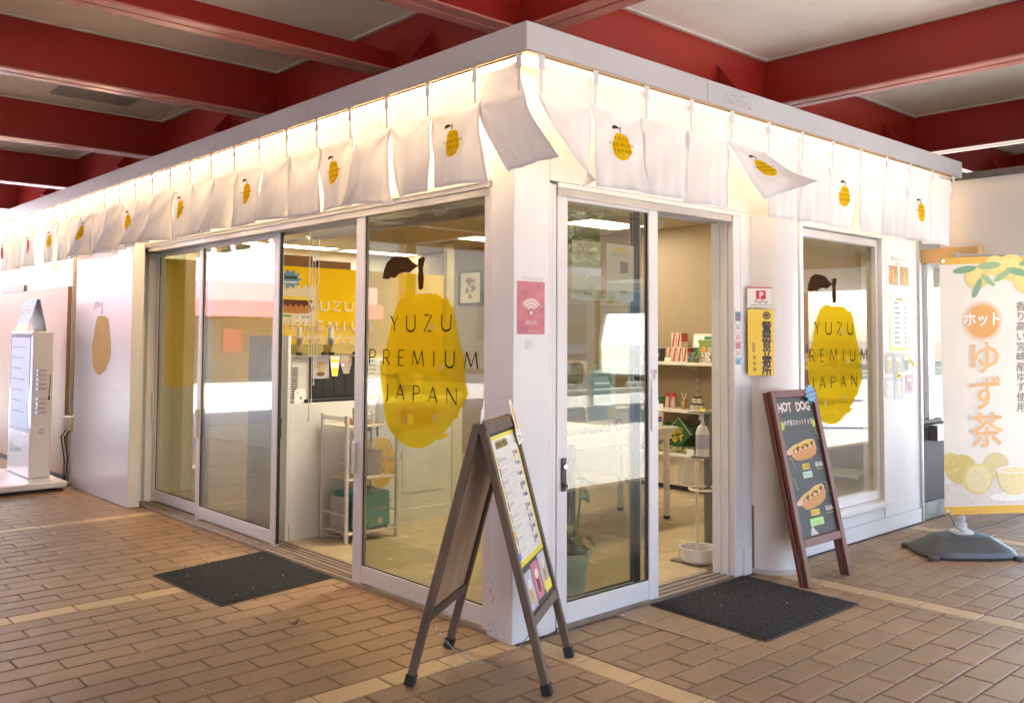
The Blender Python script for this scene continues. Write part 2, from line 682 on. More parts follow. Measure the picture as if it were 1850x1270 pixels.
RED = mat('red_steel_paint', (0.30, 0.020, 0.013), 0.33, var=0.10, scale=1.2, bump=0.05, bscale=9, stain=(0.16, 0.015, 0.012), stain_amt=0.5)
REDFL = mat('red_flange_sheen', (0.56, 0.23, 0.185), 0.18, var=0.12, scale=1.6, bump=0.08, bscale=7, stain=(0.25, 0.03, 0.02), stain_amt=0.5)  # highlight of the glossy undersides put into this paler pink
CEIL = mat('cream_ceiling_panel', (0.86, 0.81, 0.73), 0.6, var=0.05, scale=1.0, bump=0.05, bscale=4, stain=(0.5, 0.41, 0.32), stain_amt=0.5)
TILE = mat('brown_paver', (0.285, 0.188, 0.108), 0.52, var=0.34, spec=0.32, scale=170, bump=0.5, bscale=200, rnd=0.07, stain=(0.13, 0.085, 0.055), stain_amt=0.35, world=True, dirt=0.22)
STRIP = mat('ochre_paver', (0.47, 0.34, 0.185), 0.55, var=0.3, scale=170, bump=0.5, bscale=160, rnd=0.12, world=True, dirt=0.15)
GROUT = mat('grout', (0.07, 0.052, 0.042), 0.85, var=0.2, scale=20, bump=0.3)

# ------------------------------------------------------------------ ground


def ground_mat():
    M = bpy.data.materials.new('plaza_paving')
    M.use_nodes = True
    N, L = M.node_tree.nodes, M.node_tree.links
    b = N['Principled BSDF']
    b.inputs['Roughness'].default_value = 0.6
    tc = N.new('ShaderNodeTexCoord')
    br = N.new('ShaderNodeTexBrick')
    br.inputs['Scale'].default_value = 1.0
    br.inputs['Brick Width'].default_value = 0.305
    br.inputs['Row Height'].default_value = 0.1345
    br.inputs['Mortar Size'].default_value = 0.006
    br.inputs['Color1'].default_value = (0.24, 0.17, 0.115, 1)
    br.inputs['Color2'].default_value = (0.19, 0.135, 0.09, 1)
    br.inputs['Mortar'].default_value = (0.07, 0.052, 0.042, 1)
    L.new(tc.outputs['Object'], br.inputs['Vector'])
    nz = N.new('ShaderNodeTexNoise')
    nz.inputs['Scale'].default_value = 0.7
    nz.inputs['Detail'].default_value = 6
    L.new(tc.outputs['Object'], nz.inputs['Vector'])
    hs = N.new('ShaderNodeHueSaturation')
    rr = N.new('ShaderNodeMapRange')
    rr.inputs[3].default_value = 0.8
    rr.inputs[4].default_value = 1.25
    L.new(nz.outputs['Fac'], rr.inputs[0])
    L.new(rr.outputs[0], hs.inputs['Value'])
    L.new(br.outputs['Color'], hs.inputs['Color'])
    L.new(hs.outputs['Color'], b.inputs['Base Color'])
    return M


ground = MB().box(-400, 400, -400, 400, -0.4, -0.008).build('ground', ground_mat())
tag(ground, 'brown brick-paved plaza with pale ochre strips', 'ground', kind='structure')

ROWP, TLEN, Y0 = 0.1345, 0.305, -0.0375
STRIPS_X = [(0.03, 0.165), (1.99, 2.125), (3.95, 4.085)]      # strips that run along Y before the front
STRIP_ROWS = {0, 14, 31, 45}                                   # strips that run along X beside the front


def px_of(p):
    d = Vector(p) - CAM_P
    z = d.dot(CAM_F)
    if z < 0.2: return None
    return (931.249 + 1656.935 * d.dot(CAM_R) / z, 531.378 - 1656.935 * d.dot(CAM_U) / z, z)


cells = []
for k in range(-16, 72):
    ya, yb = Y0 + k * ROWP, Y0 + (k + 1) * ROWP
    yc = (ya + yb) / 2
    off = (k % 2) * TLEN / 2
    for j in range(-9, 26):
        xa = -0.06 + off + j * TLEN
        xb = xa + TLEN
        segs = [(xa, xb)]
        if yc > -0.04:
            segs = [(a, min(b, 0.022)) for a, b in segs if a < 0.022]
        else:
            for s0, s1 in STRIPS_X:
                new = []
                for a, b in segs:
                    if b <= s0 or a >= s1: new.append((a, b))
                    else:
                        if a < s0: new.append((a, s0))
                        if b > s1: new.append((s1, b))
                segs = new
            if yc > -0.04:
                segs = []
        for a, b in segs:
            if b - a > 0.025:
                cells.append((a, b, ya, yb, k in STRIP_ROWS and yc > -0.04))
for s0, s1 in STRIPS_X:
    y = -0.04
    while y > -2.3:
        cells.append((s0, s1, y - TLEN, y, True))
        y -= TLEN
seen = []
for c in cells:
    q = px_of(((c[0] + c[1]) / 2, (c[2] + c[3]) / 2, 0))
    if q is None or not (-160 < q[0] < 2010 and q[1] < 1420): continue
    ar = (c[1] - c[0]) * (c[3] - c[2]) / q[2] ** 3
    inside = 0 <= q[0] <= 1850 and q[1] <= 1270
    seen.append((-ar if inside else -ar * 0.02, c))
seen.sort(key=lambda t: t[0])
rt = random.Random(3)


def tile_mb(b, w, d, x=0, y=0, z=0, tilt=(0, 0)):
    g, e = 0.0042, 0.006
    x0, x1, y0, y1 = -w / 2 + g, w / 2 - g, -d / 2 + g, d / 2 - g
    vs = [(x0, y0, -0.012), (x1, y0, -0.012), (x1, y1, -0.012), (x0, y1, -0.012), (x0, y0, -0.003), (x1, y0, -0.003), (x1, y1, -0.003), (x0, y1, -0.003),
          (x0 + e, y0 + e, 0), (x1 - e, y0 + e, 0), (x1 - e, y1 - e, 0), (x0 + e, y1 - e, 0)]
    vs = [(a + x, c + y, q + z + (a * tilt[0] + c * tilt[1] if q > -0.01 else 0)) for a, c, q in vs]
    fs = [(8, 9, 10, 11)]
    for lo, hi in ((0, 4), (4, 8)):
        fs += [(lo + i, lo + (i + 1) % 4, hi + (i + 1) % 4, hi + i) for i in range(4)]
    b.add(vs, fs)


_tile_me = {}
for _, (a, b, ya, yb, st) in seen[:300]:
    key = (round(b - a, 3), round(yb - ya, 3), st)
    if key not in _tile_me:
        t = MB()
        tile_mb(t, b - a, yb - ya)
        _tile_me[key] = t.mesh('paving_tile')
        _tile_me[key].materials.append(STRIP if st else TILE)
    o = bpy.data.objects.new('paving_tile', _tile_me[key])
    COL.objects.link(o)
    o.parent = ground
    o.location = ((a + b) / 2, (ya + yb) / 2, rt.uniform(-0.0008, 0.0008))
    o.rotation_euler = (rt.uniform(-.004, .004), rt.uniform(-.0025, .0025), rt.uniform(-.003, .003))
for st in (False, True):
    t = MB()
    for _, (a, b, ya, yb, s_) in seen[300:]:
        if s_ == st:
            tile_mb(t, b - a, yb - ya, (a + b) / 2, (ya + yb) / 2, rt.uniform(-0.0008, 0.0008))
    o = t.build('paving_tiles', STRIP if st else TILE, ground)
    o['kind'] = 'stuff'

# ------------------------------------------------------------------ canopy over the arcade: red steel grid and pale panels
canopy = thing('canopy_roof', 'red steel beam canopy with cream ceiling panels over the shop', 'canopy', (0.5, 0.5, 3.05))
GX = [0.5 + 2.42 * i for i in range(-6, 5)]  # bays out of view toward -X, added to darken the long front
GY = [0.5, 3.21, 5.41, 7.88, 10.3] + [0.5 - 2.42 * i for i in range(1, 4)]
GYs = sorted(GY)
XE0, XE1, YE0, YE1 = GX[0] - 0.4, GX[-1] + 0.4, GYs[0] - 0.4, GYs[-1] + 0.4
XM, YM = 0.5, 0.5 - 2.42 * 2          # front edge, out of view, set back past the corner to admit daylight
ROOFM = mat('roof_sheet', (0.5, 0.5, 0.48), 0.7)
part('roof_slab', ROOFM, canopy, (XE0, XM + 0.4, YE0, YE1, 3.46, 3.58))
part('roof_slab', ROOFM, canopy, (XM + 0.401, XE1, YM - 0.4, YE1, 3.46, 3.58))
BEADM = mat('bead_paint', (0.6, 0.56, 0.5), 0.5)
for i in range(len(GX) - 1):
    for j in range(len(GYs) - 1):
        if GX[i] > XM - 0.1 and GYs[j] < YM - 0.1: continue
        part('ceiling_panel', CEIL, canopy, (GX[i] + 0.055, GX[i + 1] - 0.055, GYs[j] + 0.055, GYs[j + 1] - 0.055, 3.40, 3.452))
        # pale cover bead round the panel
        a0, a1, b0, b1 = GX[i] + 0.03, GX[i + 1] - 0.03, GYs[j] + 0.03, GYs[j + 1] - 0.03
        t = MB()
        t.box(a0, a1, b0, b0 + 0.03, 3.383, 3.397).box(a0, a1, b1 - 0.03, b1, 3.383, 3.397)
        t.box(a0, a0 + 0.03, b0 + 0.031, b1 - 0.031, 3.384, 3.398).box(a1 - 0.03, a1, b0 + 0.031, b1 - 0.031, 3.384, 3.398)
        t.build('panel_bead', BEADM, canopy)


def beam(axis, c, a, b, zb=3.04, zt=3.455):
    """One welded beam: web plates and two bottom flange strips with a slot between."""
    t = MB()
    if axis == 'x':
        t.box(a, b, c - 0.022, c + 0.022, zb + 0.014, zt)
    else:
        t.box(c - 0.022, c + 0.022, a, b, zb + 0.014, zt)
    w = t.build('beam', RED, canopy)
    for s in (-1, 1):
        t = MB()
        lo, hi = (0.012, 0.085) if s > 0 else (-0.085, -0.012)
        if axis == 'x': t.box(a, b, c + lo, c + hi, zb, zb + 0.012)
        else: t.box(c + lo, c + hi, a, b, zb, zb + 0.012)
        t.build('flange', REDFL, w)
    return w


for y in GYs:
    beam('x', y, XE0, XE1 if y > YM - 0.1 else XM + 0.4)
for x in GX:
    for j in range(len(GYs) - 1):
        if x > XM + 0.1 and GYs[j] < YM - 0.1: continue
        beam('y', x, GYs[j] + 0.023, GYs[j + 1] - 0.023, zb=3.041)
beam('x', 1.735, XE0, 0.48, zb=3.086, zt=3.214)
part('drop_bar', RED, canopy, (XE0, 0.478, 1.66, 1.712, 3.088, 3.21))
# stiffener plates where the cross beams meet the front girder
for x in GX[6:10]:
    for dx in (-0.62, 0.0):
        if dx == 0.0: continue
        t = MB()
        f = Fr((x + dx, 0.47, 3.05), (0, -1, 0), (0, 0, 1))
        t.prism(f, [(0, 0), (0.16, 0.0), (0.0, 0.2)], -0.006, 0.006)
        t.build('stiffener', RED, canopy)
for y in GYs[3:7]:
    t = MB()
    f = Fr((0.47, y + 0.75, 3.05), (-1, 0, 0), (0, 0, 1))
    t.prism(f, [(0, 0), (0.16, 0.0), (0.0, 0.2)], -0.006, 0.006)
    t.build('stiffener', RED, canopy)
part('ceiling_hatch', mat('hatch_mesh', (0.36, 0.35, 0.35), 0.5), canopy, (-0.62, 0.0, 4.35, 5.0, 3.385, 3.399))
for (cx_, cy_) in ((GX[0], GYs[0]), (GX[3], GYs[0]), (XM, GYs[0]), (GX[10], YM), (GX[0], GYs[-1]), (GX[0], 3.21), (GX[3], GYs[-1])):
    part('post', RED, canopy, (cx_ - 0.11, cx_ + 0.11, cy_ - 0.11, cy_ + 0.11, -0.004, 3.039), bevel=0.006)

# ------------------------------------------------------------------ the shop
shop = thing('shop_building', 'white corner kiosk shop with sliding glass doors under the canopy', 'shop', (0, 0, 0))
ZH, ZF0, ZF1 = 2.144, 2.634, 2.7557
FX, FY, FXR, YB = -0.206, -0.300, 4.394, 9.6

part('corner_pillar', WALL, shop, (0.0, 0.235, 0.0, 0.157, 0.0, ZF0 + 0.03), bevel=0.003)
part('door_jamb', SASH, shop, (0.237, 0.262, 0.006, 0.17, 0.0, ZH), bevel=0.002)
part('door_jamb', SASH, shop, (0.266, 0.292, 0.012, 0.17, 0.0, ZH - 0.002), bevel=0.002)
part('door_jamb', SASH, shop, (0.012, 0.20, 0.159, 0.192, 0.0, ZH - 0.03), bevel=0.002)
part('door_jamb', SASH, shop, (0.10, 0.24, 4.665, 4.73, 0.0, ZH - 0.03), bevel=0.002)
# header walls
part('header_wall', WALL, shop, (0.02, 0.22, 0.1585, YB, ZH + 0.002, ZF0 + 0.03))
part('header_wall', WALL, shop, (0.2365, 4.258, 0.0, 0.157, ZH + 0.012, ZF0 + 0.03))
# walls of the front
part('wall', WALL, shop, (1.847, 2.50, 0.0, 0.16, 0.0, ZH + 0.010))
part('wall', WALL, shop, (3.672, 4.258, 0.0, 0.16, 0.0, ZH + 0.010))
part('wall', WALL, shop, (2.502, 3.67, 0.004, 0.16, 0.0, 0.198))
part('baseboard', WALL, shop, (2.40, 4.256, -0.012, -0.0005, 0.0, 0.105), bevel=0.002)
part('baseboard', WALL, shop, (1.852, 1.93, -0.012, -0.0005, 0.0, 0.16), bevel=0.002)
part('corner_trim', ALU, shop, (4.259, 4.285, -0.02, 0.14, 0.0, ZF0 - 0.3))
part('wall', WALL, shop, (0.0, 0.19, 4.735, YB, 0.0, ZH))
# rounded column beside the door
COLC = (2.135, -0.005)
MB().lathe([(0.178, 0.405), (0.178, ZH + 0.01)], (*COLC, 0), 40).build('round_column', mat('column_enamel', (0.75, 0.74, 0.73), 0.3, var=0.03, scale=3), shop, smooth='all')
MB().lathe([(0.188, 0.0), (0.188, 0.398), (0.183, 0.404), (0.17, 0.404)], (*COLC, 0), 40).build('column_collar', mat('column_enamel', (0.75, 0.74, 0.73), 0.3), shop, smooth=True)
MB().lathe([(0.193, 0.0), (0.193, 0.03), (0.18, 0.032)], (*COLC, 0), 40).build('column_foot', mat('worn_foot', (0.5, 0.48, 0.45), 0.6, var=0.2, scale=20, stain=(0.12, 0.11, 0.10), stain_amt=0.8), shop, smooth=True)
part('collar_joint', mat('joint_grey', (0.2, 0.18, 0.16), 0.7), shop, (1.945, 1.962, -0.016, -0.002, 0.03, 0.40))

# fascia, soffit and roof
part('fascia', FASC, shop, (FX, FX + 0.03, FY + 0.031, 1.55, ZF0, ZF1), bevel=0.002)
part('fascia', FASC, shop, (FX, FX + 0.03, 1.553, 5.6, ZF0, ZF1), bevel=0.002)
part('fascia', FASC, shop, (FX, FX + 0.03, 5.603, YB, ZF0, ZF1), bevel=0.002)
part('fascia', FASC, shop, (FX, 1.1, FY, FY + 0.03, ZF0, ZF1), bevel=0.002)
part('fascia', FASC, shop, (1.103, FXR, FY, FY + 0.03, ZF0, ZF1), bevel=0.002)
part('fascia', FASC, shop, (FXR - 0.03, FXR, FY + 0.031, 0.3, ZF0, ZF1), bevel=0.002)
part('soffit', WALL, shop, (FX + 0.031, 0.018, FY + 0.031, YB, ZF0 + 0.012, ZF0 + 0.03))
part('soffit', WALL, shop, (0.019, FXR - 0.031, FY + 0.031, -0.002, ZF0 + 0.012, ZF0 + 0.03))
part('roof', FASC, shop, (FX + 0.032, FXR - 0.032, FY + 0.032, YB, ZF0 + 0.05, ZF1 - 0.02))
# thin brass-coloured edge under the fascia
EDGE = mat('bronze_edge', (0.5, 0.36, 0.2), 0.4, metal=0.4)
part('fascia_edge', EDGE, shop, (FX + 0.003, FX + 0.016, FY + 0.02, YB, ZF0 - 0.005, ZF0 - 0.0005))
part('fascia_edge', EDGE, shop, (FX + 0.02, FXR - 0.01, FY + 0.003, FY + 0.016, ZF0 - 0.005, ZF0 - 0.0005))

# door heads and tracks
part('door_head', SASH, shop, (0.0, 0.21, 0.193, 4.75, ZH - 0.028, ZH), bevel=0.002)
part('door_head', SASH, shop, (-0.012, 0.0, 0.16, 4.6, ZH - 0.006, ZH + 0.016), bevel=0.002)
for x in (0.018, 0.085, 0.15, 0.195):
    part('head_track', ALU, shop, (x, x + 0.008, 0.193, 4.70, ZH - 0.062, ZH - 0.0285))
part('door_head', SASH, shop, (0.293, 1.845, 0.0, 0.157, ZH - 0.015, ZH + 0.010), bevel=0.002)
for y in (0.003, 0.06, 0.115, 0.15):
    part('head_track', ALU, shop, (0.295, 1.76, y, y + 0.008, ZH - 0.055, ZH - 0.0155))
SILL = mat('worn_sill', (0.34, 0.27, 0.21), 0.45, var=0.2, scale=12, metal=0.4, stain=(0.15, 0.11, 0.08), stain_amt=0.6)
part('door_sill', SILL, shop, (0.024, 0.27, 0.19, 4.72, -0.005, 0.006))
for x in (0.03, 0.072, 0.105, 0.152, 0.19, 0.232):
    part('sill_track', SILL, shop, (x, x + 0.010, 0.195, 4.72, 0.0065, 0.016), bevel=0.002)
part('door_sill', SILL, shop, (0.295, 1.77, 0.003, 0.20, -0.005, 0.006))
for y in (0.006, 0.055, 0.10, 0.15):
    part('sill_track', SILL, shop, (0.30, 1.765, y, y + 0.010, 0.0065, 0.015), bevel=0.002)
# stepped jamb at the far side of the entrance
for q in ((1.775, 1.845, 0.0, 0.045), (1.768, 1.845, 0.047, 0.095), (1.766, 1.845, 0.097, 0.156)):
    part('door_jamb', SASH, shop, (q[0], q[1], q[2], q[3], 0.0, ZH - 0.016), bevel=0.003)


def leaf(name, f, u0, u1, z0, z1, sl, sr, rb, rt_, n0, n1, gasket=True, glazing=None):
    """A glazed sliding leaf: two stiles, two rails, pane and beads."""
    d = part(name, SASH, shop, (u0, u0 + sl, z0, z1, n0, n1), f=f, bevel=0.003)
    part('stile', SASH, d, (u1 - sr, u1, z0, z1, n0, n1), f=f, bevel=0.003)
    part('rail', SASH, d, (u0 + sl + 0.0005, u1 - sr - 0.0005, z0 + 0.012, z0 + rb, n0 + 0.002, n1 - 0.002), f=f, bevel=0.003)
    part('rail', SASH, d, (u0 + sl + 0.0005, u1 - sr - 0.0005, z1 - rt_, z1, n0 + 0.002, n1 - 0.002), f=f, bevel=0.003)
    nm = (n0 + n1) / 2
    part('pane', glazing or GLASS, d, (u0 + sl - 0.006, u1 - sr + 0.006, z0 + rb - 0.006, z1 - rt_ + 0.006, nm - 0.003, nm + 0.003), f=f)
    if gasket:
        g = MB()
        for a in ((u0 + sl, u0 + sl + 0.006, z0 + rb, z1 - rt_), (u1 - sr - 0.006, u1 - sr, z0 + rb, z1 - rt_)):
            g.fbox(f, *a, nm + 0.0035, nm + 0.009)
        g.fbox(f, u0 + sl + 0.006, u1 - sr - 0.006, z0 + rb, z0 + rb + 0.006, nm + 0.0035, nm + 0.009)
        g.build('gasket', RUBBER, d)
    return d


f0 = FL(0.0)       # u = -y, n towards -x
fixed = leaf('glass_panel', f0, -1.378, -0.195, 0.012, ZH - 0.03, 0.088, 0.05, 0.105, 0.03, -0.066, -0.030)
door2 = leaf('sliding_door', f0, -3.69, -2.437, 0.012, ZH - 0.03, 0.06, 0.07, 0.10, 0.055, -0.147, -0.112)
door1 = leaf('sliding_door', f0, -4.66, -3.63, 0.012, ZH - 0.03, 0.06, 0.06, 0.10, 0.055, -0.190, -0.155)
part('pull_handle', SASH, fixed, (-1.374, -1.346, 0.62, 0.80, -0.029, -0.012), f=f0, bevel=0.004)
part('pull_handle', SASH, door2, (-3.685, -3.655, 0.62, 0.84, -0.111, -0.092), f=f0, bevel=0.005)
part('pull_handle', SASH, door1, (-4.655, -4.628, 0.68, 0.92, -0.154, -0.136), f=f0, bevel=0.005)
part('door_edge_rubber', RUBBER, door2, (-2.4365, -2.430, 0.03, ZH - 0.05, -0.140, -0.119), f=f0)
part('latch', BLACK, door2, (-2.4295, -2.418, 0.72, 0.86, -0.140, -0.119), f=f0, bevel=0.003)
fr = FR(0.0)
rdoor = leaf('sliding_door', fr, 0.300, 1.076, 0.004, ZH - 0.018, 0.072, 0.078, 0.112, 0.055, -0.050, -0.012)
rdoor2 = leaf('sliding_door', fr, 0.30, 1.0, 0.012, ZH - 0.02, 0.06, 0.06, 0.10, 0.055, -0.105, -0.068, glazing=glass_mat('clear_glass', (0.97, 0.97, 0.95), 1.45))
part('door_edge_rubber', RUBBER, rdoor2, (0.935, 0.985, 0.05, ZH - 0.05, -0.0675, -0.0655), f=fr)
lk = part('lock_plate', BLACK, rdoor, (0.325, 0.360, 0.655, 0.815, -0.0115, -0.003), f=fr, bevel=0.004)
MB().tube([fr.p(0.343, 0.775, -0.003), fr.p(0.343, 0.775, 0.006)], 0.011, 12).build('lock_cylinder', STEEL, rdoor, smooth=True)
part('lock_pull', BLACK, rdoor, (0.330, 0.355, 0.672, 0.692, -0.003, 0.012), f=fr, bevel=0.003)
part('pull_handle', SASH, rdoor, (1.012, 1.030, 0.90, 1.18, -0.0118, -0.004), f=fr, bevel=0.003)
write(fr, '自動\n閉', 1.038, 1.205, 0.028, ink('maroon_ink', (0.2, 0.01, 0.06)), rdoor, 'sticker_lettering', n=-0.0112)

# show window beside the column
win = part('window', SASH, shop, (2.545, 2.615, 0.03, 0.10, 0.235, ZH - 0.016), bevel=0.003)
part('frame', SASH, win, (3.632, 3.67, 0.03, 0.10, 0.235, ZH - 0.016), bevel=0.003)
part('frame', SASH, win, (2.6155, 3.6315, 0.03, 0.10, 2.075, ZH - 0.016), bevel=0.003)
part('frame', SASH, win, (2.6155, 3.6315, 0.03, 0.10, 0.236, 0.302), bevel=0.003)
part('frame', SASH, win, (2.503, 2.5445, -0.014, 0.10, 0.20, ZH + 0.006), bevel=0.002)
part('frame', SASH, win, (2.5455, 3.69, -0.014, 0.027, ZH - 0.012, ZH + 0.012), bevel=0.002)
part('sill', SASH, win, (2.50, 3.69, -0.055, 0.11, 0.199, 0.234), bevel=0.004)
part('pane', GLASS, win, (2.61, 3.637, 0.060, 0.066, 0.297, 2.08))

# wing panel at the far end of the doors, with the pale fruit print
fin = part('wing_panel', mat('wing_laminate', (0.70, 0.69, 0.69), 0.32, var=0.012, scale=1.2), shop, (-0.096, 0.0, 4.50, 5.89, 0.004, ZF0 - 0.1), bevel=0.002)
ff = FL(-0.0965, 5.19, 1.295)
PALE = mat('pale_orange_print', (0.82, 0.54, 0.19), 0.7, var=0.04, scale=5, spec=0.1)
emblem(ff, 0.63, (PALE, mat('grey_print', (0.22, 0.2, 0.19), 0.4), PALE), fin, n=0.001, letters=False)
for z in (0.93, 2.0):
    part('joint_line', mat('faint_joint', (0.6, 0.59, 0.58), 0.5), fin, (-0.0968, -0.0962, 4.51, 5.88, z, z + 0.004))

# printed emblem on the fixed pane and the show window
YFILM = film('yellow_window_film', (0.88, 0.63, 0.025), 0.5, (0.95, 0.80, 0.12))
DARKP = film('dark_brown_film', (0.07, 0.035, 0.022), 0.10)
LETP = mat('black_vinyl', (0.012, 0.01, 0.009), 0.9, var=0.05, scale=40, spec=0.05)
SEEDP = film('clear_spot', (0.7, 0.62, 0.4), 0.3, (0.9, 0.88, 0.8))
emblem(FL(0.0435, 0.75, 1.2), 1.0, (YFILM, DARKP, LETP, SEEDP), fixed, n=0.0, dots=True)
emblem(Fr((3.10, 0.0585, 1.2), (1, 0, 0), (0, 0, 1)), 1.0, (YFILM, DARKP, LETP, SEEDP), win, n=0.0, dots=True)

# ------------------------------------------------------------------ inside
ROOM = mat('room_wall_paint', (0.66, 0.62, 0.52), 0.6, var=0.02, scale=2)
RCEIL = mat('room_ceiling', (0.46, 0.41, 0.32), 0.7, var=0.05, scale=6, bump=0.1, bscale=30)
part('room_wall', mat('dim_lit_end_wall', (0.33, 0.25, 0.155), 0.6, var=0.03, scale=2), shop, (4.2, 4.2565, 0.162, 7.0, 0.0, 2.45))  # dim warm light on this white wall is put into its colour
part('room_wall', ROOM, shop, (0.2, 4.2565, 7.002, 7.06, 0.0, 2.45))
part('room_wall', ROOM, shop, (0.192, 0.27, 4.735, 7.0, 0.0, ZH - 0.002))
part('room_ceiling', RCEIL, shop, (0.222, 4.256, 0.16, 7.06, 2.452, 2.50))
FLT = mat('beige_floor_tile', (0.50, 0.39, 0.24), 0.25, var=0.10, scale=5, bump=0.05, bscale=20, rnd=0.03, stain=(0.36, 0.28, 0.19), stain_amt=0.3)
floor = MB().box(0.2, 4.2, 0.155, 7.0, -0.004, 0.0015).build('shop_floor', mat('floor_joint', (0.25, 0.2, 0.14), 0.7))
tag(floor, 'beige tiled floor inside the shop', 'floor', kind='structure')
_fm = {}
for i in range(9):
    for j in range(16):
        a, b = 0.272 + i * 0.45, min(0.272 + (i + 1) * 0.45, 4.198)
        c, d = 0.202 + j * 0.45, min(0.202 + (j + 1) * 0.45, 6.998)
        if b - a < 0.05 or d - c < 0.05: continue
        k = (round(b - a, 3), round(d - c, 3))
        if k not in _fm:
            t = MB()
            t.box(-(b - a) / 2 + .001, (b - a) / 2 - .001, -(d - c) / 2 + .001, (d - c) / 2 - .001, 0, 0.004)
            _fm[k] = t.mesh('floor_tile')
            _fm[k].materials.append(FLT)
        o = bpy.data.objects.new('floor_tile', _fm[k])
        COL.objects.link(o)
        o.parent = floor
        o.location = ((a + b) / 2, (c + d) / 2, 0.0018)
YEL = mat('yellow_feature_wall', (0.88, 0.62, 0.008), 0.6, var=0.03, scale=3, spec=0.12)
part('yellow_wall', YEL, shop, (0.36, 3.62, 5.0, 5.08, 0.94, 2.083))
part('yellow_wall_base', ROOM, shop, (0.36, 3.62, 5.0, 5.08, 0.005, 0.9395))
part('wall_post', mat('cream_post', (0.6, 0.5, 0.25), 0.5), shop, (3.52, 3.62, 4.94, 4.999, 0.0, 2.44))
# raised letters on the yellow wall
fy = FR(4.999)
WL = mat('cream_letters', (0.88, 0.83, 0.68), 0.5)


def raised(txt, u0, u1, v0, v1, w, cw):
    n = len(txt)
    for i, ch in enumerate(txt):
        c = u0 + (u1 - u0) * (i + .5) / n
        wd = cw * {'I': 0.15, 'M': 1.25, 'E': 0.75}.get(ch, 1.0)
        t = MB()
        for k, (pts, th) in enumerate(glyph(ch)):
            q = [(c - wd / 2 + x * wd, v0 + y * (v1 - v0)) for x, y in pts]
            V, F = strokes2d([q], w)
            t.add([fy.p(a, b, 0.018 + k * 0.0004) for a, b in V], F)
            t.add([fy.p(a, b, 0.001) for a, b in V], F)
            for a, b in ((0, 2), (1, 3)):
                for s in range(len(pts) - 1):
                    i0, i1 = 2 * s + (a % 2), 2 * s + 2 + (a % 2)
                    t.add([fy.p(*V[i0], 0.001), fy.p(*V[i1], 0.001), fy.p(*V[i1], 0.018), fy.p(*V[i0], 0.018)], [(0, 1, 2, 3)])
        t.build('raised_letter', WL, wall_y)


wall_y = [o for o in shop.children if o.name.startswith('yellow_wall') and 'base' not in o.name][0]
raised('YUZU', 1.77, 2.34, 1.655, 1.745, 0.016, 0.085)
raised('PREMIUM', 1.60, 2.56, 1.46, 1.545, 0.016, 0.085)
raised('JAPAN', 1.74, 2.40, 1.27, 1.355, 0.016, 0.085)

# dirt specks, rust and grime
SPECK = mat('dirt_speck', (0.10, 0.085, 0.075), 0.9, var=0.3, scale=60)
rg_ = random.Random(17)


def specks(f, u0, u1, v0, v1, n, smin, smax, parent, name='dirt_speck', material=SPECK, stretch=1.0):
    t = MB()
    for k in range(n):
        cu, cv = rg_.uniform(u0, u1), v0 + (v1 - v0) * rg_.random() ** 1.8
        r = rg_.uniform(smin, smax)
        m_ = 6
        t.poly([f.p(cu + r * math.cos(a) * rg_.uniform(.6, 1.2), cv + stretch * r * math.sin(a) * rg_.uniform(.6, 1.2), 0.0006) for a in [2 * math.pi * i / m_ for i in range(m_)]])
    o = t.build(name, material, parent)
    o['kind'] = 'stuff'


pil = [o for o in shop.children if o.name == 'corner_pillar'][0]
specks(FL(-0.0002), -0.150, -0.004, 0.004, 0.30, 60, 0.0008, 0.0028, pil)
specks(FL(-0.0002), -0.150, -0.10, 0.004, 0.09, 35, 0.0008, 0.0025, pil)
specks(FR(-0.0002), 0.004, 0.23, 0.004, 0.12, 45, 0.0008, 0.0026, pil)
specks(FL(-0.0002), -0.150, -0.125, 0.17, 0.27, 10, 0.002, 0.005, pil, 'rust_stain', mat('rust', (0.45, 0.24, 0.10), 0.9, var=0.4, scale=40), 1.8)
fas = [o for o in shop.children if o.name.startswith('fascia') and 'edge' not in o.name]
specks(FR(FY - 0.0002), 1.25, 1.55, ZF0 + 0.03, ZF1 - 0.004, 60, 0.0008, 0.003, fas[4], 'grime', stretch=2.2)
specks(FR(FY - 0.0002), -0.15, 4.3, ZF0 + 0.01, ZF1 - 0.004, 90, 0.0007, 0.0022, fas[4], 'grime', stretch=1.5)
specks(FL(FX - 0.0002), -1.5, 0.25, ZF0 + 0.01, ZF1 - 0.004, 60, 0.0007, 0.0022, fas[0], 'grime', stretch=1.3)
for zc in (0.001,):
    part('sealant_line', mat('sealant', (0.45, 0.42, 0.39), 0.7, var=0.2, scale=30), shop, (2.40, 4.256, -0.0135, -0.0123, 0.1052, 0.1082))

rg2 = random.Random(41)
for nm, colr, cnt in (('gum_spot', (0.10, 0.085, 0.07), 70), ('pale_scuff', (0.48, 0.42, 0.34), 60)):
    t = MB()
    for k in range(cnt):
        x, y = (rg2.uniform(-1.9, -0.1), rg2.uniform(-0.4, 4.4)) if k % 2 else (rg2.uniform(-0.6, 4.2), rg2.uniform(-1.9, -0.1))
        r = rg2.uniform(0.003, 0.009) if nm == 'gum_spot' else rg2.uniform(0.002, 0.006)
        t.poly([Vector((x + r * math.cos(a) * rg2.uniform(.6, 1.3), y + r * math.sin(a) * rg2.uniform(.6, 1.3), 0.0022)) for a in [2 * math.pi * i / 7 for i in range(7)]])
    o = t.build(nm, mat(nm, colr, 0.9, var=0.2, scale=50), ground)
    o['kind'] = 'stuff'

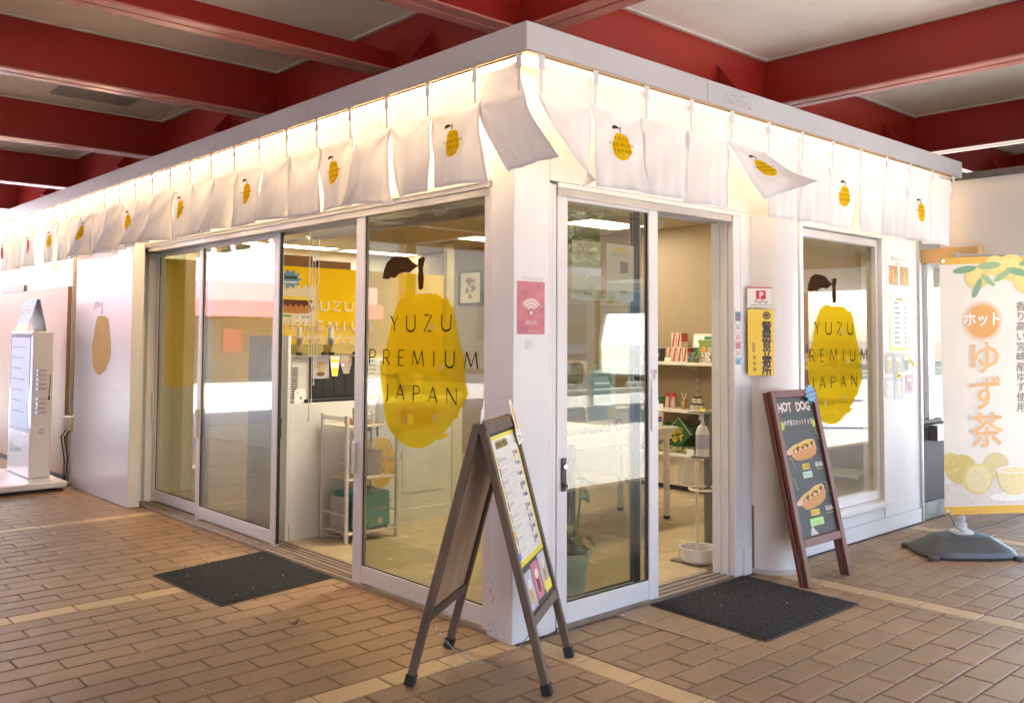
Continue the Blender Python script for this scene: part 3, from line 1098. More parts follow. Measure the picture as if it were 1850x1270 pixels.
# ------------------------------------------------------------------ light strips behind the short curtains
WARM = glow('warm_led', (1.0, 0.68, 0.36), 5.6)
WARM2 = glow('warm_led_front', (1.0, 0.69, 0.38), 1.9)
led1 = MB().box(-0.120, -0.075, 0.0, YB - 0.5, ZF0 + 0.001, ZF0 + 0.0105).build('light_strip', WARM)
tag(led1, 'warm LED strip behind the short curtains along the long door front', 'light strip', 'warm strips under the fascia')
led2 = MB().box(-0.120, 4.25, -0.165, -0.120, ZF0 + 0.001, ZF0 + 0.0105).build('light_strip', WARM2)
tag(led2, 'warm LED strip behind the short curtains over the entrance and show window', 'light strip', 'warm strips under the fascia')

# ------------------------------------------------------------------ short split curtains
CLOTH = cloth_mat('white_cotton', (0.80, 0.80, 0.815), 0.17)
HEM = cloth_mat('white_cotton_hem', (0.76, 0.76, 0.80), 0.2)
YPR = cloth_mat('yellow_cloth_print', (0.90, 0.62, 0.01), 0.5)
DPR = mat('brown_cloth_print', (0.03, 0.015, 0.01), 0.8)
BPR = mat('black_cloth_print', (0.03, 0.02, 0.01), 0.8)
WPR = mat('white_cloth_print', (0.8, 0.78, 0.7), 0.8)
RPR = mat('crimson_cloth_print', (0.5, 0.02, 0.05), 0.8)
ZT, ZS, ZBOT = 2.604, 2.466, 2.098
rn = random.Random(11)


def panel_fn(f, ua, ub, sw, outw, curl, fold, skew, lift):
    """(s,t) -> point of one curtain flap; s across, t down (0 top, 1 hem)."""
    ph = rn.uniform(0, 6)
    a2 = rn.uniform(0.6, 1.4)

    def fn(s, t, n=0.0):
        z = ZT + (ZBOT - ZT) * t
        tt = max(0.0, (ZS - z) / (ZS - ZBOT))          # 0 at the slit top, 1 at the hem
        w = ub - ua
        gap = 0.007 * min(1, tt * 1.5)
        u = ua + w * s
        u = u + (0.5 - s) * 2 * gap * (1 if tt > 0 else 0)
        u += sw * tt ** 1.25 + skew * tt * (s - 0.5)
        # sag of the cloth between the straps and creases that fan from the slit tops
        z -= 0.012 * (4 * s * (1 - s)) * (1 - t) ** 2
        crease = 0.005 * math.sin(11 * s + ph) * min(1, 2.2 * t) * (0.35 + 0.65 * tt) + 0.004 * math.sin(23 * s + 2 * ph + 3 * t) * tt
        for cs in (0.0, 1.0):
            dx, dz = abs(s - cs) * w, ZS - z
            r = math.hypot(dx, dz)
            crease += 0.008 * math.cos(math.atan2(dx, dz) * 5.5 + ph * (1 + cs)) * math.exp(-r / 0.13) * min(1, r / 0.02)
        pinch = -0.016 * math.exp(-((z - ZS) / 0.05) ** 2) * (abs(2 * s - 1)) ** 3
        edge = fold * tt * ((abs(2 * s - 1)) ** 2.2)
        out = 0.012 + outw * tt ** 1.2 + crease + pinch + edge + curl * tt ** 2 * (s - 0.5) * 2
        out += 0.003 * math.sin(14 * t + 5 * s * a2 + ph)
        z += lift * tt ** 2 * 0.5 + lift * tt * s
        return f.p(u, z, out + n)
    return fn


def curtain(name, f, us, specs, logos, label, logo_mat=YPR):
    c = thing(name, label, 'curtain', f.p(us[0], ZT), 'short split curtains hung from the fascia')
    NU, NV = 20, 28
    for i in range(len(us) - 1):
        sp = dict(sw=0.0, outw=0.0, curl=0.0, fold=0.0, skew=0.0, lift=0.0)
        sp.update(specs.get(i, {}))
        if i not in specs:
            sp['outw'] = rn.uniform(-0.01, 0.03)
            sp['curl'] = rn.uniform(-0.022, 0.022)
            sp['fold'] = rn.uniform(-0.05, 0.0)
            sp['sw'] = rn.uniform(-0.012, 0.012)
        fn = panel_fn(f, us[i], us[i + 1], **sp)
        g = MB()
        vs = [fn(a / NU, b / NV) for b in range(NV + 1) for a in range(NU + 1)]
        fs = [(b * (NU + 1) + a, (b + 1) * (NU + 1) + a, (b + 1) * (NU + 1) + a + 1, b * (NU + 1) + a + 1) for b in range(NV) for a in range(NU)]
        p = g.add(vs, fs).build('curtain_flap', CLOTH, c, smooth='all')
        # stitched hem
        h = MB()
        vs = [fn(a / NU, t, 0.0022) for t in (0.968, 1.0) for a in range(NU + 1)]
        h.add(vs, [(a, NU + 1 + a, NU + 2 + a, a + 1) for a in range(NU)])
        k = len(h.V)
        NE = 10
        for e0, e1 in ((0.0, 0.03), (0.97, 1.0)):
            k = len(h.V)
            h.add([fn(s, 0.26 + 0.74 * b / NE, 0.0025) for b in range(NE + 1) for s in (e0, e1)], [])
            h.F += [(k + 2 * b, k + 2 * b + 2, k + 2 * b + 3, k + 2 * b + 1) for b in range(NE)]
        h.build('hem', HEM, p, smooth='all')
        if i in logos:
            w = us[i + 1] - us[i]
            sc = 0.165
            cu, cv = 0.5, 0.60
            H = ZT - ZBOT

            def put(V, n):
                return [fn(cu + x * sc / w, cv - y * sc / H, n) for x, y in V]
            for nm, poly, mm in (('fruit_print', BODY, logo_mat), ('leaf_print', LEAF, DPR), ('stem_print', STEM, DPR)):
                V, F = cut_poly(poly, 0.09)
                MB().add(put(V, 0.003), F).build(nm, mm, p)
            V, F = caps2d(1.0, 0.014)
            MB().add(put(V, 0.0045), F).build('lettering', BPR, p)
            for x, y in DOTS[2:]:
                MB().poly(put([(x + .022 * math.cos(t), y + .03 * math.sin(t)) for t in [q * math.pi / 4 for q in range(8)]], 0.0045)).build('seed_print', WPR, p)
    # straps over the rail
    for i, u in enumerate(us):
        s = MB()
        wd = 0.032
        s.fbox(f, u - wd / 2, u + wd / 2, ZT - 0.040, ZF0 + 0.006, 0.027, 0.031)
        s.build('strap', HEM, c)
        seam = MB()
        seam.fbox(f, u - 0.006, u + 0.006, ZS + 0.0, ZT - 0.039, 0.0255, 0.0275)
        seam.build('seam', HEM, c)
    r = MB().tube([f.p(us[0], ZF0 - 0.004, 0.012), f.p(us[-1], ZF0 - 0.004, 0.012)], 0.006, 8)
    r.build('rail', mat('rail_brown', (0.25, 0.15, 0.07), 0.4), c, smooth=True)
    return c


fl = FL(-0.168)
LU = [-(0.412 + 0.3459 * i) for i in range(18, -1, -1)] + [-0.057, 0.24]
nL = len(LU) - 1
sl = {nL - 1: dict(sw=0.32, outw=0.11, curl=0.02, fold=-0.02, skew=0.06, lift=0.01),
      nL - 2: dict(sw=0.075, outw=0.05, curl=-0.03, fold=-0.045, skew=-0.02, lift=0.0),
      nL - 3: dict(sw=0.02, outw=0.02, curl=0.03, fold=-0.04),
      nL - 4: dict(sw=0.0, outw=0.05, curl=-0.07, fold=-0.03, skew=-0.06, lift=-0.01),
      nL - 5: dict(sw=0.01, outw=0.03, curl=0.02, fold=-0.05),
      nL - 7: dict(sw=-0.02, outw=0.06, curl=-0.03, fold=-0.05, skew=0.05),
      nL - 9: dict(sw=-0.03, outw=0.09, curl=-0.05, fold=-0.08, skew=0.08),
      nL - 12: dict(sw=-0.05, outw=0.11, curl=-0.06, fold=-0.08, skew=0.08),
      nL - 13: dict(sw=-0.08, outw=0.13, curl=-0.05, fold=-0.08, skew=0.08),
      nL - 15: dict(sw=-0.05, outw=0.09, curl=-0.05, fold=-0.08, skew=0.05),
      nL - 17: dict(sw=-0.06, outw=0.10, curl=-0.05, fold=-0.08, skew=0.05)}
curtain('short_curtain', fl, LU, sl, {nL - 2, nL - 5, nL - 8, nL - 11, nL - 14, nL - 17, nL - 20},
        'white split cloth curtain with yellow fruit prints above the long glass door front')
LU2 = [-(7.03 + 0.335 * i) for i in range(6, -1, -1)]
curtain('short_curtain', fl, LU2, {}, {2, 5}, 'far white split curtain with crimson fruit prints beyond the first one', RPR)
fR = FR(-0.262)
RU = [-0.106, 0.242] + [0.61 + 0.3642 * i for i in range(11)]
sr_ = {0: dict(sw=0.11, outw=0.05, curl=-0.10, fold=-0.02, skew=-0.20, lift=0.0),
       1: dict(sw=0.03, outw=0.02, curl=0.02, fold=-0.02),
       4: dict(sw=0.20, outw=0.16, curl=0.06, fold=-0.02, skew=0.02, lift=0.13),
       5: dict(sw=0.05, outw=-0.01, curl=0.02, fold=-0.03, skew=-0.08)}
curtain('short_curtain', fR, RU, sr_, {1, 4, 7, 10}, 'white split cloth curtain with yellow fruit prints above the entrance and show window')

# ------------------------------------------------------------------ door mats
MATM = mat('charcoal_mat_pile', (0.0075, 0.0075, 0.0095), 0.95, var=0.5, scale=140, bump=1.0, bscale=260)
MATE = mat('mat_rubber_edge', (0.035, 0.028, 0.024), 0.8)


def doormat(p, label):
    c = sum((Vector((x, y, 0)) for x, y in p), Vector()) / 4
    t = thing('door_mat', label, 'door mat', (c.x, c.y, 0.002), 'charcoal door mats')
    MB().prism(Fr((0, 0, 0), (1, 0, 0), (0, 1, 0)), p, 0.0015, 0.006).build('rubber_base', MATE, t)
    q = [tuple((Vector((x, y)) - Vector((c.x, c.y))) * 0.975 + Vector((c.x, c.y))) for x, y in p]
    # pile: a field of small tufted bumps
    b = MB()
    n = 84
    r2 = random.Random(5)
    P0, P1, P2, P3 = [Vector((x, y, 0)) for x, y in q]
    for i in range(n + 1):
        for j in range(n + 1):
            s_, t_ = i / n, j / n
            v = (P0 * (1 - s_) + P1 * s_) * (1 - t_) + (P3 * (1 - s_) + P2 * s_) * t_
            e = 0 if i in (0, n) or j in (0, n) else r2.uniform(0.002, 0.0075)
            b.V.append(Vector((v.x + (r2.uniform(-.003, .003) if e else 0), v.y + (r2.uniform(-.003, .003) if e else 0), 0.0062 + e)))
    for i in range(n):
        for j in range(n):
            a = i * (n + 1) + j
            b.F.append((a, a + n + 1, a + n + 2, a + 1))
    b.build('pile', MATM, t, smooth=False)
    return t


m1 = doormat([(-0.72, 1.44), (0.020, 1.55), (0.020, 2.41), (-0.745, 2.285)], 'charcoal door mat lying before the long open sliding doors')
m2 = doormat([(0.904, -0.749), (1.797, -0.747), (1.846, -0.028), (0.953, -0.022)], 'charcoal door mat lying at the corner entrance')
# floor cover plate by the entrance
ht = thing('floor_hatch', 'flush paved floor hatch with metal rim beside the entrance mat', 'hatch', (0.83, -0.3, 0))
HR = mat('hatch_rim', (0.42, 0.33, 0.24), 0.4, metal=0.6)
for q in ((0.690, 0.700, -0.60, -0.02), (0.955, 0.965, -0.60, -0.02), (0.7005, 0.9545, -0.60, -0.59), (0.7005, 0.9545, -0.03, -0.02)):
    part('rim', HR, ht, (*q, 0.0008, 0.0045))
for x, y in ((0.715, -0.05), (0.715, -0.575)):
    MB().lathe([(0.012, 0), (0.012, 0.004), (0.004, 0.005), (0, 0.005)], (x, y, 0.0015), 12).build('screw', STEEL, ht, smooth=True)
HT = mat('hatch_tile', (0.30, 0.20, 0.115), 0.5, var=0.15, scale=80, bump=0.3, bscale=150)
for k, (ya, yb) in enumerate(((-0.588, -0.405), (-0.40, -0.215), (-0.21, -0.032))):
    part('inlay_tile', HT, ht, (0.7015, 0.9535, ya, yb, 0.0009, 0.0026))

# a dead leaf on the paving
lf = MB()
c = Vector((-0.585, 0.93, 0.012))
lf.add([c + Vector((math.cos(t) * 0.028, math.sin(t) * 0.016, 0.010 * math.cos(2 * t))) for t in [i * math.pi / 5 for i in range(10)]], [tuple(range(10))])
tag(lf.build('fallen_leaf', mat('dead_leaf', (0.09, 0.055, 0.025), 0.8)), 'small curled brown dead leaf on the paving near the mat', 'leaf')

# ------------------------------------------------------------------ wooden A-frame menu board
OAK = wood_mat('weathered_brown_wood', (0.085, 0.058, 0.040), (0.15, 0.105, 0.073), 0.65, 6, (3, 3, 0.6), 0.3)
PLY = wood_mat('pale_plywood', (0.46, 0.28, 0.16), (0.60, 0.40, 0.25), 0.6, 2.2, (7, 7, 0.7), 0.12)
af = thing('menu_stand', 'wooden A-frame menu stand with yellow-edged drink list and chain before the pillar', 'sign stand', (-0.26, -0.175, 0))
B0, B1 = Vector((-0.635, -0.088, 0)), Vector((-0.211, 0.177, 0))
F0, F1 = Vector((-0.302, -0.524, 0)), Vector((0.099, -0.265, 0))
T0, T1 = Vector((-0.468, -0.306, 1.052)), Vector((-0.056, -0.044, 1.052))


def aframe_side(A, B, name, out):
    w = (B - A).normalized()
    up = (T0 - A).normalized()
    nrm = w.cross(up)
    if nrm.dot(Vector(out)) < 0: nrm = -nrm
    W = (B - A).length
    H = (T0 - A).length
    f = Fr(A + nrm * 0.012, w, up)
    if f.n.dot(nrm) < 0:
        f = Fr(A + nrm * 0.012, w, up)
        f.n = nrm
    return f, W, H


fF, Wf, Hf = aframe_side(F0, F1, 'front', (0.6, -0.8, 0.2))
fB, Wb, Hb = aframe_side(B0, B1, 'back', (-0.6, 0.8, 0.2))
for f, W, H, z0 in ((fF, Wf, Hf, 0.26), (fB, Wb, Hb, 0.26)):
    part('stile', OAK, af, (0.0, 0.032, 0.03, H - 0.004, -0.02, 0.012), f=f, bevel=0.003)
    part('stile', OAK, af, (W - 0.032, W, 0.03, H - 0.004, -0.02, 0.012), f=f, bevel=0.003)
    part('rail', OAK, af, (0.0325, W - 0.0325, z0, z0 + 0.04, -0.018, 0.011), f=f, bevel=0.003)
    part('rail', OAK, af, (0.0325, W - 0.0325, H - 0.055, H - 0.006, -0.018, 0.011), f=f, bevel=0.003)
    for u in (-0.004, W - 0.036):
        part('foot_cap', RUBBER, af, (u, u + 0.040, 0.0, 0.045, -0.024, 0.016), f=f, bevel=0.003)
part('back_board', PLY, af, (0.033, Wb - 0.033, 0.301, Hb - 0.056, -0.004, 0.002), f=fB)
part('front_board', mat('dark_board', (0.03, 0.026, 0.022), 0.6), af, (0.033, Wf - 0.033, 0.301, Hf - 0.056, -0.004, 0.002), f=fF)
for u in (0.0, Wf - 0.034):
    part('hinge', BLACK, af, (u, u + 0.034, Hf - 0.035, Hf + 0.002, 0.0125, 0.015), f=fF)
# drink list
YE = ink('lemon_print', (0.78, 0.66, 0.05))
mn = part('menu_sheet', mat('menu_yellow', (0.80, 0.70, 0.06), 0.15, var=0.02, scale=8), af, (0.040, Wf - 0.040, 0.488, Hf - 0.066, 0.0025, 0.0040), f=fF)
part('menu_paper', LAMI, mn, (0.060, Wf - 0.060, 0.510, Hf - 0.082, 0.0041, 0.0050), f=fF)
INK = ink('near_black_ink', (0.03, 0.025, 0.025))
GOLD = ink('gold_ink', (0.45, 0.33, 0.03))
REDI = ink('red_ink', (0.6, 0.03, 0.04))
BLUI = ink('blue_ink', (0.03, 0.16, 0.55))
PINK = ink('pink_ink', (0.6, 0.2, 0.25))
GRN = ink('green_ink', (0.10, 0.35, 0.12))
write(fF, 'DRINK MENU', Wf / 2 - 0.05, Hf - 0.118, 0.032, INK, mn, 'title', n=0.0058, sx=1.0, bold=0.0012)
part('title_band', GOLD, mn, (0.105, 0.27, Hf - 0.124, Hf - 0.088, 0.0051, 0.0054), f=fF)
names = ['ゆずスカッシュ', 'ゆずソーダ', 'ゆずミルク', 'ゆずコーラ', 'ゆずラテ', 'ゆずしろくま', 'ゆずスムージー', 'ゆずフロート', 'ホットゆず']
for k in range(9):
    v = Hf - 0.175 - k * 0.0465
    write(fF, names[k], 0.095, v, 0.018, INK, mn, 'lettering', n=0.0056, align='LEFT', sx=0.9)
    write(fF, '¥540', Wf - 0.125, v + 0.004, 0.024, INK, mn, 'price', n=0.0056, align='LEFT', sx=0.9, bold=0.0006)
    part('cup_picture', [GOLD, ink('cocoa_ink', (0.16, 0.07, 0.03)), ink('tan_ink', (0.4, 0.25, 0.12))][k % 3], mn, (0.072, 0.086, v - 0.012, v + 0.024, 0.0051, 0.0054), f=fF)
    part('rule', GOLD, mn, (0.068, Wf - 0.07, v - 0.018, v - 0.0168, 0.0051, 0.0054), f=fF)
    for j, mm in enumerate((BLUI, REDI)):
        if k in (1, 2, 4) and j: continue
        MB().poly([fF.p(Wf - 0.145 + math.cos(t) * 0.009, v + 0.016 - j * 0.016 + math.sin(t) * 0.009, 0.0058 + j * 0.0002) for t in [q * math.pi / 6 for q in range(12)]]).build('ice_dot', mm, mn)
for v, mm in ((0.62, ink('orange_ink', (0.7, 0.35, 0.02))), (0.53, BLUI)):
    MB().poly([fF.p(0.062 + math.cos(t) * 0.017, v + math.sin(t) * 0.017, 0.0062) for t in [q * math.pi / 6 for q in range(12)]]).build('round_badge', mm, mn)
# three drink photographs below
for k, (c1, c2) in enumerate((((0.50, 0.48, 0.62), (0.62, 0.45, 0.10)), ((0.66, 0.22, 0.30), (0.13, 0.06, 0.035)), ((0.58, 0.58, 0.62), (0.55, 0.40, 0.10)))):
    u0 = 0.044 + k * (Wf - 0.088) / 3
    u1 = u0 + (Wf - 0.088) / 3 - 0.012
    ph = part('drink_photo', mat('photo_%d' % k, c1, 0.15, var=0.15, scale=25), af, (u0, u1, 0.312 + 0.012 * k, 0.462 + 0.010 * k, 0.0025, 0.0040), f=fF)
    cu = (u0 + u1) / 2
    MB().poly([fF.p(cu + x, 0.335 + 0.012 * k + y, 0.0046) for x, y in ((-0.018, 0), (0.018, 0), (0.026, 0.072), (-0.026, 0.072))]).build('cup_print', mat('drink_%d' % k, c2, 0.2, var=0.2, scale=40), ph)
    MB().poly([fF.p(cu + 0.028 * math.cos(t), 0.41 + 0.012 * k + 0.022 * math.sin(t), 0.0049) for t in [q * math.pi / 6 for q in range(12)]]).build('cream_print', mat('cream_ink', (0.72, 0.66, 0.55), 0.3), ph)
    if k == 2:
        part('price_tag', YE, ph, (u0 + 0.01, u1 + 0.004, 0.32, 0.362, 0.0052, 0.0058), f=fF)
# chain between the legs
ca = fB.p(0.04, 0.27, -0.03)
cb = fF.p(Wf - 0.06, 0.26, -0.03)
ch = []
for i in range(61):
    t = i / 60
    p = ca.lerp(cb, t)
    p.z = 0.235 - 0.20 * (1 - (2 * t - 1) ** 2)
    ch.append(p)
t = MB()
for i in range(60):
    d = (ch[i + 1] - ch[i])
    mid = (ch[i] + ch[i + 1]) / 2
    ax = d.normalized()
    sd = ax.cross(Vector((0, 0, 1))).normalized()
    oth = sd if i % 2 else ax.cross(sd)
    L_ = d.length * 0.72
    ring = [mid + ax * (L_ * math.cos(a)) + oth * (0.0035 * math.sin(a)) for a in [k * math.pi / 3 for k in range(7)]]
    t.tube(ring, 0.0011, 4, cap=False)
t.build('chain', STEEL, af)
# little standing card and paper slip on the ridge
cd = thing('promo_card', 'small white standing card with orange print on top of the menu stand', 'card', T1 + Vector((0.02, -0.06, -0.10)))
fc = Fr(fF.p(Wf - 0.075, Hf - 0.14, 0.018), fF.u, fF.v)
MB().prism(fc, [(0.0, 0.0), (0.085, 0.012), (0.07, 0.07), (0.05, 0.10), (0.052, 0.17), (0.035, 0.205), (0.012, 0.195), (0.0, 0.15), (0.012, 0.09), (-0.004, 0.05)], 0.0, 0.003).build('card', PAPER, cd)
MB().prism(fc, [(0.022, 0.06), (0.05, 0.07), (0.045, 0.13), (0.04, 0.185), (0.02, 0.18), (0.012, 0.14), (0.02, 0.10)], 0.0032, 0.0040).build('orange_print', ink('orange_card', (0.72, 0.42, 0.10)), cd)
draw(fc, [[(0.012, 0.02), (0.07, 0.03)], [(0.012, 0.032), (0.05, 0.039)]], 0.003, INK, cd, 'lettering', n=0.0036)
sl_ = thing('paper_slip', 'small curled white paper slip tucked behind the menu stand ridge', 'paper', T0 + Vector((0.02, 0, 0)))
fs_ = Fr(T0 + Vector((0.02, 0.015, -0.01)), fF.u, (0.1, 0.05, 1))
MB().prism(fs_, [(0.0, 0.0), (0.055, 0.03), (0.04, 0.12), (0.032, 0.075), (0.012, 0.06)], 0, 0.001).build('slip', PAPER, sl_)

# ------------------------------------------------------------------ leaning chalkboard
MAH = wood_mat('mahogany_frame', (0.115, 0.028, 0.018), (0.165, 0.045, 0.03), 0.4, 5, (3, 3, 0.6), 0.15)
cb_ = thing('chalkboard_stand', 'dark red framed chalkboard with drawn hot dogs leaning against the round column', 'chalkboard', (2.1, -0.39, 0))
A0, A1 = Vector((1.865, -0.395, 0)), Vector((2.352, -0.405, 0))
TT0 = Vector((1.862, -0.165, 1.085))
w = (A1 - A0).normalized()
up = (TT0 - A0).normalized()
fb = Fr(A0, w, up)
W, H = (A1 - A0).length, (TT0 - A0).length
for dn, mm in ((0.0, MAH), (-0.036, MAH)):
    part('stile', mm, cb_, (0.0, 0.042, 0.0, H, dn, dn + 0.026), f=fb, bevel=0.003)
    part('stile', mm, cb_, (W - 0.042, W, 0.0, H, dn, dn + 0.026), f=fb, bevel=0.003)
    part('rail', mm, cb_, (0.0425, W - 0.0425, H - 0.042, H, dn + 0.001, dn + 0.025), f=fb, bevel=0.003)
    part('rail', mm, cb_, (0.0425, W - 0.0425, 0.215, 0.262, dn + 0.001, dn + 0.025), f=fb, bevel=0.003)
bd = part('board', mat('chalkboard_black', (0.026, 0.027, 0.030), 0.5, var=0.25, scale=6, stain=(0.07, 0.07, 0.075), stain_amt=0.5), cb_, (0.0425, W - 0.0425, 0.2625, H - 0.0425, 0.004, 0.011), f=fb)
CHW = ink('chalk_white', (0.72, 0.69, 0.66), 0.9)
CHP = ink('chalk_pink', (0.65, 0.42, 0.40), 0.9)
CHY = ink('chalk_lime', (0.55, 0.58, 0.10), 0.9)
CHYE = ink('chalk_yellow', (0.72, 0.52, 0.10), 0.9)
N0 = 0.0116
for k, c1 in enumerate('HOT DOG'):
    if c1 == ' ': continue
    uu, vv = W / 2 - 0.165 + 0.052 * k - (0.012 if k > 3 else 0), H - 0.125 + (0.004 if k % 2 else 0)
    lt = write(fb, c1, uu, vv, 0.075, CHP, bd, 'chalk_letter', n=N0, sx=0.95, bold=0.004, rot=0.04 * (k % 3 - 1))
    write(fb, c1, uu, vv, 0.075, CHW, bd, 'chalk_letter', n=N0 + 0.0006, sx=0.95, bold=0.0012, rot=0.04 * (k % 3 - 1))
write(fb, 'ゆず香るホットドッグ', W / 2, H - 0.205, 0.038, CHW, bd, 'chalk_line', n=N0, sx=0.82, bold=0.0006)
for u in (0.072, W - 0.078):
    MB().poly([fb.p(u + 0.019 * math.cos(t), H - 0.205 + 0.026 * math.sin(t), N0) for t in [q * math.pi / 7 for q in range(14)]]).build('fruit_drawing', CHY, bd)
    draw(fb, [[(u, H - 0.182), (u + 0.006, H - 0.166), (u + 0.018, H - 0.170)]], 0.005, GRN, bd, 'fruit_stalk', n=N0 + 0.0004)


def hotdog_drawing(cu, cv, flip, tilt):
    bun = ink('bun_chalk', (0.62, 0.33, 0.14), 0.9)
    pale = ink('bun_pale_chalk', (0.70, 0.50, 0.33), 0.9)
    brown = ink('sauce_chalk', (0.20, 0.085, 0.045), 0.9)

    def T(pts):
        c_, s_ = math.cos(tilt), math.sin(tilt)
        return [(cu + (x * 1.3 * c_ - y * .78 * s_) * flip, cv + x * 1.3 * s_ + y * .78 * c_) for x, y in pts]
    body = [(-.105, .005), (-.1, -.03), (-.075, -.062), (-.03, -.075), (.05, -.072), (.095, -.055), (.115, -.01), (.112, .03), (.085, .048), (-.06, .03)]
    top = [(-.135, .02), (-.14, .0), (-.12, -.016), (-.08, -.01), (.09, .012), (.115, .035), (.10, .062), (.04, .07), (-.02, .055), (-.07, .05), (-.10, .036)]
    sauce = [(-.085, .012)] + [(-.085 + i * .021, .02 + (.0 if i % 2 else -.035) + i * .003) for i in range(9)] + [(.10, .045), (.02, .05), (-.05, .035)]
    must = [(-.10, .022), (-.06, .02), (-.04, .035), (-.01, .022), (.02, .042), (.05, .03), (.085, .05), (.06, .062), (.0, .055), (-.06, .04)]
    for k, (nm, pl, mm) in enumerate((('bun_drawing', body, bun), ('sausage_drawing', top, pale), ('sauce_drawing', sauce, brown), ('mustard_drawing', must, CHYE))):
        pts = T(pl)
        if flip < 0: pts = pts[::-1]
        MB().poly([fb.p(u, v, N0 + k * 0.0004) for u, v in pts]).build(nm, mm, bd)


hotdog_drawing(W / 2 - 0.005, 0.755, 1, 0.06)
hotdog_drawing(W / 2 + 0.0, 0.478, 1, 0.16)
zz = lambda u, v, s: [(u + s * 0.012 * (i % 2) + 0.006 * i * s, v - 0.013 * i) for i in range(6)]
for u, v, s in ((W - 0.085, 0.87, 1), (0.085, 0.72, 1), (0.07, 0.60, 1), (W - 0.085, 0.555, 1)):
    draw(fb, [zz(u, v, s)], 0.004, CHY, bd, 'zigzag_drawing', n=N0)
write(fb, '¥540-', W - 0.105, 0.645, 0.042, CHW, bd, 'chalk_price', n=N0, bold=0.0008, sx=0.9)
write(fb, '¥540-', W - 0.088, 0.385, 0.042, CHW, bd, 'chalk_price', n=N0, bold=0.0008, sx=0.9)
draw(fb, [[(W - 0.14, 0.632), (W - 0.07, 0.632)]], 0.003, CHY, bd, 'underline', n=N0)
draw(fb, [[(W - 0.13, 0.372), (W - 0.05, 0.372)]], 0.003, CHY, bd, 'underline', n=N0)
for (u0, u1, v, hh, mm, tx) in ((0.195, 0.275, 0.640, 0.034, CHYE, 'ゆず胡椒'), (0.185, 0.285, 0.592, 0.036, ink('mint_tape', (0.45, 0.66, 0.50)), 'マスタード'),
                               (0.19, 0.285, 0.375, 0.034, CHYE, 'ゆずソース'), (0.165, 0.31, 0.318, 0.042, ink('lime_tape', (0.40, 0.66, 0.22)), 'チーズ入り')):
    tg = part('label_tape', mm, bd, (u0, u1, v, v + hh, N0, N0 + 0.0006), f=fb)
    write(fb, tx, (u0 + u1) / 2, v + 0.010, 0.020, INK, bd, 'tape_lettering', n=N0 + 0.0012, sx=0.8)
for u, hgt in ((0.165, 0.045), (0.18, 0.06), (0.20, 0.03)):
    MB().poly([fb.p(u - 0.018, 0.268, N0), fb.p(u + 0.03, 0.27, N0), fb.p(u, 0.268 + hgt, N0)]).build('chalk_scuff', CHW, bd)
# starburst badge
stb = []
for i in range(22):
    r = 0.062 if i % 2 == 0 else 0.040
    stb.append((W - 0.075 + r * 1.1 * math.cos(2 * math.pi * i / 22), H - 0.03 + r * math.sin(2 * math.pi * i / 22)))
sb = MB().prism(fb, stb, 0.027, 0.030).build('starburst_badge', mat('sky_blue_card', (0.11, 0.32, 0.62), 0.35), cb_)
write(fb, 'Hot Dog', W - 0.075, H - 0.028, 0.026, INK, sb, 'lettering', n=0.0308, rot=0.12, sx=0.85)
write(fb, 'Autumn Flavor', W - 0.075, H - 0.052, 0.014, INK, sb, 'lettering', n=0.0308, rot=0.12, sx=0.85)

# ------------------------------------------------------------------ notices on the front


def sheet(name, label, cat, f, u0, u1, v0, v1, material, group=None, th=0.0015):
    t = thing(name, label, cat, f.p((u0 + u1) / 2, v0), group)
    part('sheet', material, t, (u0, u1, v0, v1, 0.0004, th), f=f)
    return t


fp = FR(-0.0005)
wf = sheet('wifi_notice', 'faded pink laminated notice with a wireless symbol on the corner pillar', 'notice', fp, 0.022, 0.200, 1.412, 1.660, mat('faded_pink', (0.56, 0.17, 0.21), 0.2, var=0.25, scale=14, bump=0.2, bscale=22, stain=(0.74, 0.5, 0.5), stain_amt=0.9))
PK = ink('pale_pink_ink', (0.74, 0.58, 0.56))
for k, r in enumerate((0.062, 0.045, 0.028)):
    draw(fp, [arc(0.111, 1.515, r, r * 0.95, 35, 145, 10)], 0.0125, PK, wf, 'wave_print', n=0.0021)
MB().poly([fp.p(0.111 + 0.012 * a, 1.513 + 0.012 * b, 0.0021) for a, b in ((0, -1), (1, 0), (0, 1), (-1, 0))]).build('dot_print', PK, wf)
write(fp, 'Wi-Fi', 0.111, 1.455, 0.034, PK, wf, 'lettering', n=0.0021)
write(fp, '0120-818-577', 0.125, 1.422, 0.014, PK, wf, 'lettering', n=0.0021, sx=0.85)
part('tape', mat('old_tape', (0.68, 0.66, 0.62), 0.3), wf, (0.05, 0.19, 1.664, 1.682, 0.0004, 0.0012), f=fp)
tp = sheet('paper_scrap', 'scrap of torn old sticker below the pink notice on the pillar', 'sticker', fp, 0.078, 0.118, 1.345, 1.385, mat('scrap', (0.62, 0.61, 0.60), 0.5, var=0.15, scale=60))

